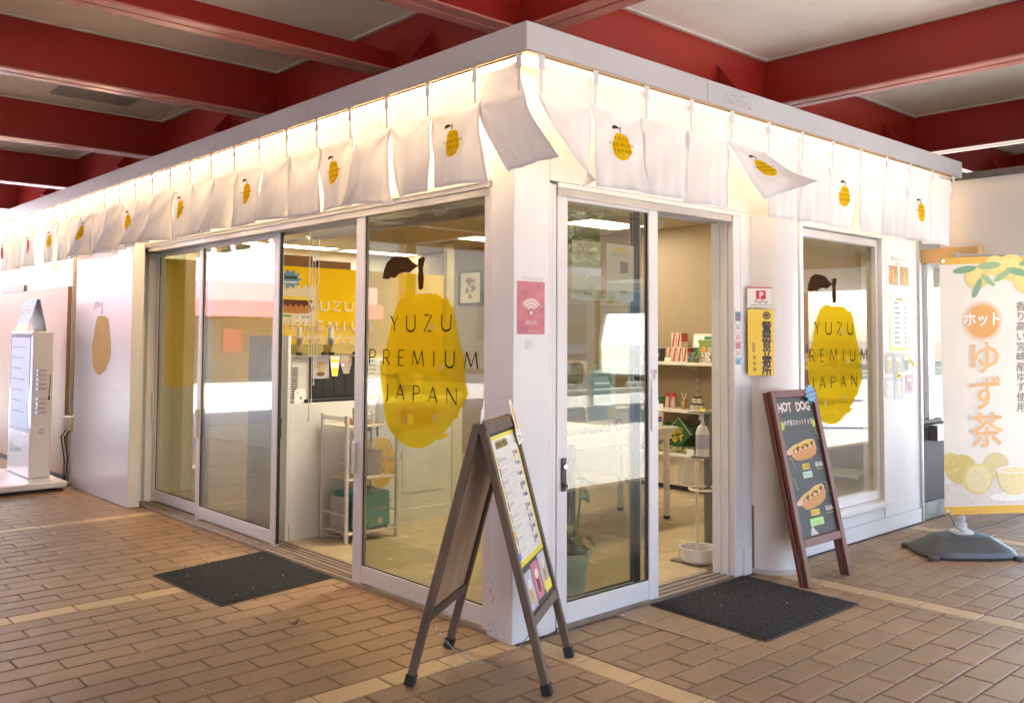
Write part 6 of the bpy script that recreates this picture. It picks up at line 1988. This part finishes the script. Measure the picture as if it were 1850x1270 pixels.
# lower shelf: green sacks and baskets
gs = thing('green_cloth_bag', 'dark green gift bag with yellow characters standing on its corner on the low shelf', 'bag', (3.95, 2.1, 0.352))
GB_ = mat('dark_green_cloth', (0.016, 0.075, 0.022), 0.7, var=0.4, scale=50)
f_ = Fr((3.93, 2.065, 0.515), (0, -0.72, 0.69), (0.0, 0.69, 0.72))
part('bag', GB_, gs, (-0.115, 0.115, -0.10, 0.10, -0.06, 0.0), f=f_, bevel=0.006)
part('piping', gm('piping', (0.5, 0.5, 0.4)), gs, (-0.117, 0.117, 0.1005, 0.104, -0.004, 0.001), (0.1155, 0.119, -0.10, 0.10, -0.004, 0.001), f=f_)
write(Fr((3.93, 2.065, 0.515), (0, -1, 0.25), (0, 0.25, 1)), '米の\nゆず', 0.0, 0.01, 0.07, ink('gold_char', (0.6, 0.38, 0.02)), gs, 'lettering', n=0.002, bold=0.002)
for k, (y, c1) in enumerate(((2.24, (0.02, 0.08, 0.03)), (1.93, (0.02, 0.07, 0.03)), (1.80, (0.45, 0.45, 0.38)))):
    t = thing('gift_bag', ['green bag tucked behind the table top', 'green bag behind the square one', 'white printed bag near the dispenser'][k], 'bag', (4.08, y, 0.352), 'bags on the low shelf')
    part('bag', mat('bag_%d' % k, c1, 0.7, var=0.5, scale=30), t, (4.06, 4.16, y - 0.07, y + 0.07, 0.353, 0.60), bevel=0.01)
for k, y in enumerate((2.22, 2.07, 1.94)):
    t = thing('wire_basket', ['wire basket of yellow fruit nearest the table', 'wire basket of yellow fruit under the green bag', 'wire basket of yellow fruit by the white bag'][k], 'basket', (3.92, y, 0.352), 'baskets on the low shelf')
    for z in (0.36, 0.385, 0.41):
        MB().tube([(3.875, y - 0.05, z), (3.965, y - 0.05, z), (3.965, y + 0.05, z), (3.875, y + 0.05, z), (3.875, y - 0.05, z)], 0.002, 4, cap=False).build('wire', gm('wire', (0.5, 0.48, 0.4)), t)
    for j in range(5):
        part('upright', gm('wire', (0.5, 0.48, 0.4)), t, (3.873, 3.877, y - 0.05 + 0.025 * j - 0.001, y - 0.05 + 0.025 * j + 0.001, 0.353, 0.411))
    rb = random.Random(k)
    for j in range(6):
        MB().blob((3.895 + 0.03 * (j % 2) + rb.uniform(0, 0.02), y - 0.03 + 0.03 * (j // 2), 0.375 + 0.012 * (j % 2)), 0.018, 0.018, 0.017, 8, 5).build('fruit', gm('fruit', (0.45, 0.36, 0.05)) if j % 3 else gm('fruitg', (0.10, 0.16, 0.03)), t, smooth='all')
for k, y in enumerate((2.27, 1.87)):
    pw = thing('price_card', ['white price card on the low shelf edge nearest the table', 'white price card on the low shelf edge below the white bag'][k], 'price card', (3.87, y, 0.352))
    part('card', PAPER, pw, (3.862, 3.866, y - 0.04, y + 0.04, 0.353, 0.405))
pl_ = thing('plastic_bag', 'clear plastic bag hanging from the low shelf edge', 'bag', (3.85, 1.9, 0.1))
v = MB()
for i in range(9):
    for j in range(9):
        y = 2.0 - 0.22 * i / 8
        v.V.append(Vector((3.852 - 0.012 * math.sin(i * 1.7 + j * 0.6), y, 0.335 - 0.25 * j / 8)))
for i in range(8):
    for j in range(8):
        a = i * 9 + j
        v.F.append((a, a + 1, a + 10, a + 9))
v.build('bag', film('frosty_plastic', (0.62, 0.60, 0.56), 0.45, (0.9, 0.9, 0.9)), pl_, smooth='all')
# goods seen through the show window (same shelves, near end)
rb = random.Random(21)
for k in range(9):
    y = 0.42 + 0.115 * k
    for z, nm in ((1.176, 'top'), (0.746, 'middle')):
        c1 = rb.choice([(0.45, 0.40, 0.30), (0.16, 0.2, 0.08), (0.5, 0.36, 0.06), (0.3, 0.08, 0.04), (0.12, 0.10, 0.09)])
        t = thing('goods_packet', 'packaged goods number %s from the window end of the %s shelf' % (['one', 'two', 'three', 'four', 'five', 'six', 'seven', 'eight', 'nine'][k], nm), 'packet', (4.05, y, z), 'packets on the shelves by the show window')
        h = rb.uniform(0.10, 0.20)
        part('packet', mat('packet_%d' % int(c1[0] * 100), c1, 0.4, var=0.3, scale=20), t, (3.97, 4.09, y - 0.045, y + 0.045, z + 0.0005, z + h), bevel=0.004)
        part('label_print', PAPER, t, (3.9685, 3.9695, y - 0.03, y + 0.03, z + h * 0.3, z + h * 0.6))

# ------------------------------------------------------------------ table, dispenser, umbrella stand, plant
tb = thing('display_table', 'white display table with round legs inside the entrance', 'table', (2.3, 1.65, 0))
part('top', mat('table_white', (0.68, 0.63, 0.54), 0.4), tb, (1.62, 2.92, 1.28, 1.88, 0.685, 0.712), bevel=0.004)
part('apron', mat('table_white', (0.68, 0.63, 0.54), 0.4), tb, (1.67, 2.87, 1.31, 1.335, 0.62, 0.6845), (1.67, 2.87, 1.825, 1.85, 0.62, 0.6845))
for x, y in ((1.69, 1.345), (2.85, 1.345), (1.69, 1.815), (2.85, 1.815)):
    MB().tube([(x, y, 0.03), (x, y, 0.684)], 0.024, 14).build('leg', mat('table_white', (0.68, 0.63, 0.54), 0.4), tb, smooth=True)
    MB().tube([(x, y, 0.006), (x, y, 0.0295)], 0.026, 14).build('foot', BLACK, tb, smooth=True)
wb = thing('white_bucket', 'white tub with small badges on the display table corner', 'tub', (2.80, 1.42, 0.713))
MB().lathe([(0.0, 0.7125), (0.062, 0.7125), (0.07, 0.84), (0.074, 0.842), (0.0, 0.845)], (2.80, 1.42, 0), 22).build('tub', PAPER, wb, smooth=True)
for dz, c1 in ((0.06, REDI), (0.04, BLUI)):
    f_ = Fr((2.765, 1.357, 0.713 + dz), (1, -0.3, 0), (0, 0, 1))
    part('badge', c1, wb, (0.0, 0.035, 0, 0.016, 0, 0.004), f=f_)
bt = thing('yellow_basket', 'wire basket of yellow sweets on the display table', 'basket', (1.95, 1.55, 0.713))
part('tray', mat('sweet_mix', (0.45, 0.36, 0.10), 0.5, var=0.6, scale=40), bt, (1.68, 2.22, 1.36, 1.74, 0.7135, 0.76))
for k in range(16):
    part('wire', gm('wire', (0.5, 0.48, 0.4)), bt, (1.675 + 0.034 * k, 1.679 + 0.034 * k, 1.352, 1.357, 0.7135, 0.80))
for z in (0.745, 0.798):
    part('wire', gm('wire', (0.5, 0.48, 0.4)), bt, (1.67, 2.23, 1.3455, 1.3515, z, z + 0.005))
wbx = thing('white_container', 'white lidded container on the display table', 'container', (2.45, 1.6, 0.713))
part('box', PAPER, wbx, (2.33, 2.58, 1.45, 1.72, 0.7135, 0.85), bevel=0.008)
part('lid', PAPER, wbx, (2.32, 2.59, 1.44, 1.73, 0.8505, 0.868), bevel=0.005)
rp = thing('round_packet', 'pink ringed packet on the display table edge', 'packet', (2.27, 1.34, 0.713))
MB().tube([(2.27, 1.325, 0.76), (2.27, 1.335, 0.76)], 0.045, 20).build('packet', PINK, rp)
MB().tube([(2.27, 1.3235, 0.76), (2.27, 1.3245, 0.76)], 0.03, 20).build('centre', PAPER, rp)

ds = thing('hand_sanitiser', 'white pump bottle on a grey metal post inside the entrance', 'dispenser', (2.0, 0.36, 0))
part('post', mat('olive_grey_metal', (0.13, 0.12, 0.10), 0.4), ds, (2.0250, 2.0650, 0.36, 0.40, 0.008, 0.93))
part('foot', mat('olive_grey_metal', (0.13, 0.12, 0.10), 0.4), ds, (1.7900, 2.1200, 0.27, 0.49, 0.006, 0.0145))
part('shelf', mat('olive_grey_metal', (0.13, 0.12, 0.10), 0.4), ds, (1.9300, 2.0245, 0.32, 0.43, 0.640, 0.652))
part('roof', mat('olive_grey_metal', (0.13, 0.12, 0.10), 0.4), ds, (1.9100, 2.0245, 0.31, 0.44, 0.925, 0.930))
MB().lathe([(0, 0.6525), (0.042, 0.6525), (0.042, 0.80), (0.03, 0.835), (0.014, 0.85), (0.014, 0.865), (0, 0.865)], (1.975, 0.375, 0), 18).build('bottle', mat('milky_white', (0.62, 0.58, 0.54), 0.3), ds, smooth=True)
MB().lathe([(0.0425, 0.70), (0.0425, 0.79)], (1.975, 0.375, 0), 18).build('label_print', mat('violet_label', (0.38, 0.36, 0.48), 0.4), ds, smooth='all')
MB().tube([(1.975, 0.375, 0.865), (1.975, 0.375, 0.905), (1.932, 0.36, 0.905), (1.925, 0.357, 0.888)], 0.008, 8).build('pump', PAPER, ds, smooth=True)
us_ = thing('umbrella_stand', 'white bowl umbrella stand with post and ring beside the jamb', 'umbrella stand', (1.885, 0.33, 0))
IVW = mat('ivory_metal', (0.66, 0.58, 0.48), 0.35)
MB().lathe([(0.0, 0.007), (0.085, 0.007), (0.112, 0.03), (0.122, 0.105), (0.117, 0.108), (0.107, 0.105), (0.097, 0.03), (0.0, 0.022)], (1.885, 0.345, 0), 36).build('bowl', mat('bowl_ceramic', (0.60, 0.57, 0.55), 0.25), us_, smooth=True)
MB().tube([(1.875, 0.345, 0.02), (1.875, 0.345, 0.60)], 0.011, 10).build('post', IVW, us_, smooth=True)
MB().tube([(1.875, 0.345, 0.58), (1.875, 0.345, 0.625)], 0.014, 10).build('cap', IVW, us_, smooth=True)
MB().tube([(1.945 + 0.10 * math.cos(t), 0.345 + 0.085 * math.sin(t), 0.455) for t in [i * math.pi / 16 for i in range(33)]], 0.008, 8, cap=False).build('ring', IVW, us_, smooth=True)

pt = thing('potted_plant', 'leafy pothos on a dark moss pole in a pale blue pot behind the door', 'plant', (0.82, 0.43, 0))
MB().lathe([(0.0, 0.006), (0.085, 0.006), (0.112, 0.20), (0.122, 0.205), (0.122, 0.225), (0.108, 0.225), (0.10, 0.19), (0.0, 0.19)], (0.82, 0.43, 0), 28).build('pot', mat('pale_blue_pot', (0.62, 0.76, 0.80), 0.4, var=0.04, scale=6), pt, smooth=True)
MB().tube([(0.82, 0.43, 0.15), (0.82, 0.43, 0.80)], 0.034, 12).build('moss_pole', mat('moss_pole', (0.03, 0.035, 0.045), 0.9, var=0.4, scale=60, bump=0.8, bscale=90), pt, smooth=True)
rl = random.Random(9)
LFG = [mat('pothos_%d' % i, c, 0.4, var=0.35, scale=25) for i, c in enumerate(((0.09, 0.20, 0.05), (0.15, 0.28, 0.07), (0.24, 0.36, 0.12)))]
for k in range(46):
    z = 0.22 + 0.42 * rl.random() ** 1.4
    a = rl.uniform(0, 2 * math.pi)
    r = rl.uniform(0.05, 0.12)
    p = Vector((0.82 + r * math.cos(a), 0.43 + r * math.sin(a), z))
    d = Vector((math.cos(a), math.sin(a), rl.uniform(-0.7, 0.1))).normalized()
    sd = d.cross(Vector((rl.uniform(-.3, .3), rl.uniform(-.3, .3), 1))).normalized()
    nn = sd.cross(d)
    L_ = rl.uniform(0.055, 0.095)
    w_ = L_ * 0.42
    g = MB()
    prof = [(0.0, 0.02), (0.12, 0.75), (0.35, 1.0), (0.6, 0.8), (0.85, 0.35), (1.0, 0.0)]
    for t_, ww in prof:
        c_ = p + d * (L_ * t_) - Vector((0, 0, 1)) * (0.03 * t_ * t_)
        g.V += [c_ + sd * (w_ * ww) + nn * (0.012 * ww), c_, c_ - sd * (w_ * ww) + nn * (0.012 * ww)]
    for i in range(len(prof) - 1):
        q = 3 * i
        g.F += [(q, q + 3, q + 4, q + 1), (q + 1, q + 4, q + 5, q + 2)]
    g.build('leaf', LFG[k % 3], pt, smooth='all')
for k in range(7):
    a = k * 0.9
    MB().tube([(0.82 + 0.035 * math.cos(a), 0.43 + 0.035 * math.sin(a), 0.2), (0.82 + 0.07 * math.cos(a + .4), 0.43 + 0.07 * math.sin(a + .4), 0.38 + 0.03 * k), (0.82 + 0.05 * math.cos(a + .8), 0.43 + 0.05 * math.sin(a + .8), 0.50 + 0.045 * k)], 0.003, 5).build('vine', LFG[1], pt)

# notices hung inside the entrance glass
fgl = FR(0.064)
p1 = sheet('hanging_notice', 'white seasonal notice with pink heading and price inside the entrance glass', 'notice', fgl, 0.454, 0.669, 1.589, 1.889, PAPER, 'notices inside the entrance glass')
write(fgl, '春限定', 0.51, 1.850, 0.026, PINK, p1, 'lettering', n=0.002, sx=0.9)
write(fgl, '桜咲くゆずラテ', 0.575, 1.818, 0.026, PINK, p1, 'lettering', n=0.002, sx=0.9)
write(fgl, '¥540', 0.57, 1.612, 0.030, INK, p1, 'price', n=0.002)
p2 = sheet('hanging_notice', 'white smoothie notice with yellow mark and price inside the entrance glass', 'notice', fgl, 0.716, 0.932, 1.591, 1.889, PAPER, 'notices inside the entrance glass')
part('yellow_mark', YE, p2, (0.775, 0.86, 1.848, 1.872, 0.0016, 0.002), f=fgl)
write(fgl, 'ゆずスムージー', 0.82, 1.825, 0.022, INK, p2, 'lettering', n=0.002, sx=0.9)
part('photo_print', mat('plum_photo', (0.30, 0.14, 0.13), 0.3, var=0.4, scale=25), p2, (0.82, 0.885, 1.74, 1.80, 0.0016, 0.002), f=fgl)
write(fgl, '¥540', 0.85, 1.632, 0.026, INK, p2, 'price', n=0.002)
fin_ = FR(0.22)
p3 = sheet('teal_flyer', 'pale blue flyer with teal panel and yellow spots hung inside the entrance', 'flyer', fin_, 0.735, 0.962, 0.955, 1.275, mat('pale_blue_paper', (0.50, 0.58, 0.64), 0.2, var=0.04, scale=5))
part('teal_panel', mat('teal_print', (0.10, 0.36, 0.31), 0.4, var=0.15, scale=30), p3, (0.775, 0.925, 1.045, 1.235, 0.0016, 0.002), f=fin_)
MB().poly([fin_.p(0.775 + 0.04 * math.cos(t), 1.235 + 0.04 * math.sin(t), 0.0018) for t in [i * math.pi / 8 for i in range(16)]]).build('yellow_spot', YE, p3)
MB().poly([fin_.p(0.925 + 0.034 * math.cos(t), 0.99 + 0.034 * math.sin(t), 0.0018) for t in [i * math.pi / 8 for i in range(16)]]).build('yellow_spot', YE, p3)
for k in range(3):
    draw(fin_, [[(0.79, 1.13 - 0.03 * k), (0.91, 1.13 - 0.03 * k)]], 0.016, mat('teal_dark', (0.04, 0.18, 0.17), 0.4, var=0.3, scale=60), p3, 'print_row', n=0.003)
write(fin_, 'エキスポアート', 0.85, 1.185, 0.016, INK, p3, 'lettering', n=0.003)
p4 = sheet('beige_flyer', 'beige flyer with red-edged note hung inside the entrance behind the lock', 'flyer', FR(0.25), 0.595, 0.735, 0.985, 1.262, mat('beige_paper', (0.50, 0.46, 0.36), 0.3, var=0.04, scale=5))
part('red_edge', mat('pink_red_print', (0.5, 0.1, 0.12), 0.4), p4, (0.598, 0.728, 1.195, 1.258, 0.0016, 0.002), f=FR(0.25))
part('note', PAPER, p4, (0.602, 0.724, 1.2, 1.253, 0.0022, 0.0026), f=FR(0.25))
part('blank_patch', mat('ochre_print', (0.42, 0.30, 0.14), 0.4), p4, (0.62, 0.69, 1.06, 1.17, 0.0016, 0.002), f=FR(0.25))
draw(FR(0.25), [[(0.615, 1.03), (0.70, 1.03)], [(0.615, 1.015), (0.67, 1.015)]], 0.006, INK, p4, 'fine_print', n=0.0022)
p5 = sheet('hours_sign', 'white opening hours notice at the edge of the entrance glass', 'notice', fgl, 0.885, 0.995, 1.098, 1.166, PAPER)
write(fgl, '9:00\n〜17:30', 0.935, 1.135, 0.024, INK, p5, 'lettering', n=0.002, line=0.9)

# more stock toward the far end of the shelves, seen through the entrance glass
rb = random.Random(5)
WORDS = ['first', 'second', 'third', 'fourth', 'fifth', 'sixth']
for si, (z, nm, xx) in enumerate(((1.176, 'top', 3.97), (0.746, 'middle', 3.97), (0.353, 'low', 3.90))):
    for k in range(6):
        y = 2.33 + 0.072 * k
        c1 = rb.choice([(0.50, 0.12, 0.05), (0.08, 0.20, 0.08), (0.55, 0.42, 0.08), (0.5, 0.47, 0.42), (0.07, 0.06, 0.06), (0.2, 0.3, 0.4)])
        h = rb.uniform(0.09, 0.21)
        if k % 2:
            t = thing('stock_bottle', 'stock bottle, %s from the green bag end of the %s shelf' % (WORDS[k], nm), 'bottle', (xx + 0.05, y, z), 'stock toward the far end of the shelves')
            MB().lathe([(0, z), (0.028, z), (0.028, z + h * .6), (0.012, z + h * .8), (0.012, z + h), (0, z + h)], (xx + 0.05, y, 0), 12).build('bottle', mat('stock_%d_%d' % (int(c1[0] * 100), int(c1[1] * 100)), c1, 0.3), t, smooth=True)
            MB().lathe([(0.0285, z + h * .15), (0.0285, z + h * .45)], (xx + 0.05, y, 0), 12).build('label_print', PAPER, t, smooth='all')
        else:
            t = thing('stock_carton', 'stock carton, %s from the green bag end of the %s shelf' % (WORDS[k], nm), 'carton', (xx + 0.05, y, z), 'stock toward the far end of the shelves')
            part('carton', mat('stock_%d_%d' % (int(c1[0] * 100), int(c1[1] * 100)), c1, 0.3), t, (xx, xx + 0.09, y - 0.03, y + 0.03, z + 0.0005, z + h))
            part('label_print', PAPER, t, (xx - 0.0015, xx - 0.0005, y - 0.02, y + 0.02, z + h * .35, z + h * .65))

# ------------------------------------------------------------------ across the plaza (reflected in the glass)
PW = mat('white_render', (0.85, 0.84, 0.83), 0.7, var=0.05, scale=1)
PNK = mat('pink_awning', (0.60, 0.17, 0.21), 0.6, var=0.05, scale=1)
pk = thing('pink_arcade', 'white shop row with pink awning across the plaza', 'building', (-12, 24, 0))
part('wall', PW, pk, (-14.0, 8, 23.0, 34, 0, 8.0))
part('awning', PNK, pk, (-14.0, 8, 21.6, 22.99, 1.95, 2.40))
part('awning_top', mat('pale_pink', (0.64, 0.33, 0.37), 0.6), pk, (-13.9, 8, 21.8, 22.99, 2.40, 2.95))
for k in range(3):
    x = -2.2 - 4.2 * k
    part('shutter', mat('grey_shutter', (0.20, 0.20, 0.21), 0.4, var=0.1, scale=2, stretch=(1, 1, 30)), pk, (x, x + 2.6, 22.9, 22.995, 0.1, 1.9))
    part('brick_pier', mat('tan_brick', (0.26, 0.15, 0.10), 0.7, var=0.3, scale=8), pk, (x + 3.1, x + 3.7, 22.7, 22.995, 0.0, 1.94))
for k, x in enumerate((-3.1, -7.3, -9.6)):
    part('round_sign', [REDI, PW, PNK][k], pk, (x, x + 0.6, 22.85, 22.897, 0.9, 1.6))
off = thing('office_block', 'tall pale office block beyond the street', 'building', (30, -60, 0))
part('wall', mat('pale_office', (0.34, 0.36, 0.37), 0.6), off, (-10, 70, -75, -50, 0, 26))
for r_ in range(7):
    part('window_band', mat('dark_band', (0.10, 0.13, 0.16), 0.2), off, (-9, 69, -49.99, -49.9, 2.5 + 3.4 * r_, 4.2 + 3.4 * r_))
stt = thing('bus_shelter', 'bus shelter with pale ribbed roof beside the road', 'shelter', (11, -10, 0))
part('roof', mat('ribbed_roof', (0.55, 0.56, 0.55), 0.4, var=0.2, scale=3, stretch=(12, 1, 1)), stt, (6.5, 15.5, -11.0, -8.2, 2.55, 2.66))
for k in range(22):
    part('rib', mat('rib_white', (0.6, 0.6, 0.58), 0.5), stt, (6.6 + 0.41 * k, 6.66 + 0.41 * k, -10.9, -8.3, 2.47, 2.549))
for x in (7.2, 11.0, 14.8):
    part('post', mat('shelter_grey', (0.3, 0.3, 0.3), 0.4), stt, (x - 0.05, x + 0.05, -9.65, -9.55, 0, 2.469))
van = thing('parked_minibus', 'white and green minibus parked along the road', 'minibus', (19, -15, 0))
GV = mat('mint_van_paint', (0.30, 0.58, 0.38), 0.25, coat=0.5)
WV = mat('white_van_paint', (0.72, 0.73, 0.72), 0.25, coat=0.5)
MB().prism(Fr((0, -14.0, 0), (1, 0, 0), (0, 0, 1)), [(16.2, 0.35), (21.0, 0.35), (21.1, 0.9), (20.6, 1.3), (19.9, 2.0), (16.4, 2.05), (16.15, 1.2)], -1.8, 0.0).build('body', WV, van, bevel=0.06)
part('green_band', GV, van, (16.25, 20.9, -13.995, -13.985, 0.55, 1.0))
for x0, x1 in ((16.5, 17.6), (17.7, 18.8), (18.9, 19.8)):
    part('window', mat('van_glass', (0.05, 0.06, 0.065), 0.08), van, (x0, x1, -13.998, -13.988, 1.15, 1.75))
part('rear_window', mat('van_glass', (0.05, 0.06, 0.065), 0.08), van, (16.13, 16.20, -15.5, -14.3, 1.2, 1.8))
for x in (17.0, 20.1):
    for y in (-15.75, -14.05):
        MB().tube([(x, y - 0.1, 0.33), (x, y + 0.1, 0.33)], 0.33, 20).build('wheel', RUBBER, van, smooth=True)
rl = random.Random(31)


def tree(x, y, h, r, label):
    t = thing('street_tree', label, 'tree', (x, y, 0), 'street trees along the road')
    MB().tube([(x, y, 0), (x + 0.1, y, h * 0.3), (x, y + 0.1, h * 0.6)], [0.16, 0.12, 0.06], 8).build('trunk', mat('bark', (0.09, 0.065, 0.045), 0.9, var=0.3, scale=10), t, smooth=True)
    g = MB()
    for k in range(1500):
        a = Vector((rl.gauss(0, 1), rl.gauss(0, 1), rl.gauss(0, 1))).normalized() * (r * rl.random() ** 0.4)
        c_ = Vector((x, y, h * 0.68)) + Vector((a.x, a.y, a.z * 0.85)) * (1 + 0.25 * math.sin(a.x * 2) * math.cos(a.y * 3))
        s_ = rl.uniform(0.10, 0.2)
        d1 = Vector((rl.uniform(-1, 1), rl.uniform(-1, 1), rl.uniform(-1, 1))).normalized()
        d2 = d1.orthogonal().normalized()
        g.add([c_ + d1 * s_, c_ + d2 * s_ * 0.6, c_ - d1 * s_, c_ - d2 * s_ * 0.6], [(0, 1, 2, 3)])
    g.build('crown', mat('street_foliage', (0.07, 0.12, 0.03), 0.6, var=0.4, scale=3), t)


tree(27, -24, 7.5, 2.6, 'leafy street tree beyond the minibus')
tree(36, -22, 7.0, 2.4, 'leafy street tree farther along the road')
tree(9, -22, 7.0, 2.3, 'leafy street tree opposite the shelter')
road = MB().box(-200, 200, -19, -12.2, -0.0055, 0.002).build('road', mat('asphalt', (0.055, 0.055, 0.056), 0.85, var=0.15, scale=8, bump=0.2))
tag(road, 'grey asphalt road beyond the canopy', 'road', kind='structure')
part('lane_line', PAPER, road, (-200, 200, -15.7, -15.55, 0.0025, 0.006))
for k, y in enumerate((-12.1, -19.25)):
    kb = MB().box(-200, 200, y - 0.1, y + 0.1, -0.005, 0.12).build('kerb', mat('kerb_concrete', (0.38, 0.37, 0.35), 0.8, var=0.1, scale=4))
    tag(kb, ['pale concrete kerb on the plaza side of the road', 'pale concrete kerb on the office side of the road'][k], 'kerb', kind='structure')

PALEC = mat('pale_pavement', (0.40, 0.39, 0.38), 0.75, var=0.12, scale=3, bump=0.1)
sw = MB().box(0.9, 120, -11.99, -2.75, -0.0055, 0.0025).build('bounce_pavement', PALEC)  # pale sheet added so sunlight bounces to the ceiling and entrance front
tag(sw, 'added pale pavement that bounces sunlight in under the canopy', 'pavement', kind='structure')
pz_ = MB().box(-90, 30, 10.6, 22.98, -0.0055, 0.001).build('pavement', PALEC)
tag(pz_, 'pale concrete pavement before the pink-awning shops', 'pavement', kind='structure')

st_ = thing('horizon_block', 'added grey block that hides the bright horizon from the shop', 'building', (-24, -20, 0))
part('wall', mat('grey_horizon_block', (0.36, 0.35, 0.345), 0.7, var=0.08, scale=1), st_, (-34, -23, -80, 70, 0, 13))  # unseen mass added to block horizon light on the long front
for r_ in range(3):
    for k in range(24):
        part('window', mat('dark_band', (0.10, 0.13, 0.16), 0.2), st_, (-22.999, -22.95, -78 + 6 * k, -74.5 + 6 * k, 1.2 + 4 * r_, 3.4 + 4 * r_))

pl2 = MB().box(-16, -2.4, -9.0, 10.55, -0.0075, -0.001).build('pavement', mat('bounce_paving', (0.35, 0.31, 0.26), 0.6, var=0.1, scale=3))  # unseen pale sheet added as a reflector for ceiling and fascia
tag(pl2, 'added pale paving, out of view, that bounces light up to the canopy', 'pavement', kind='structure')
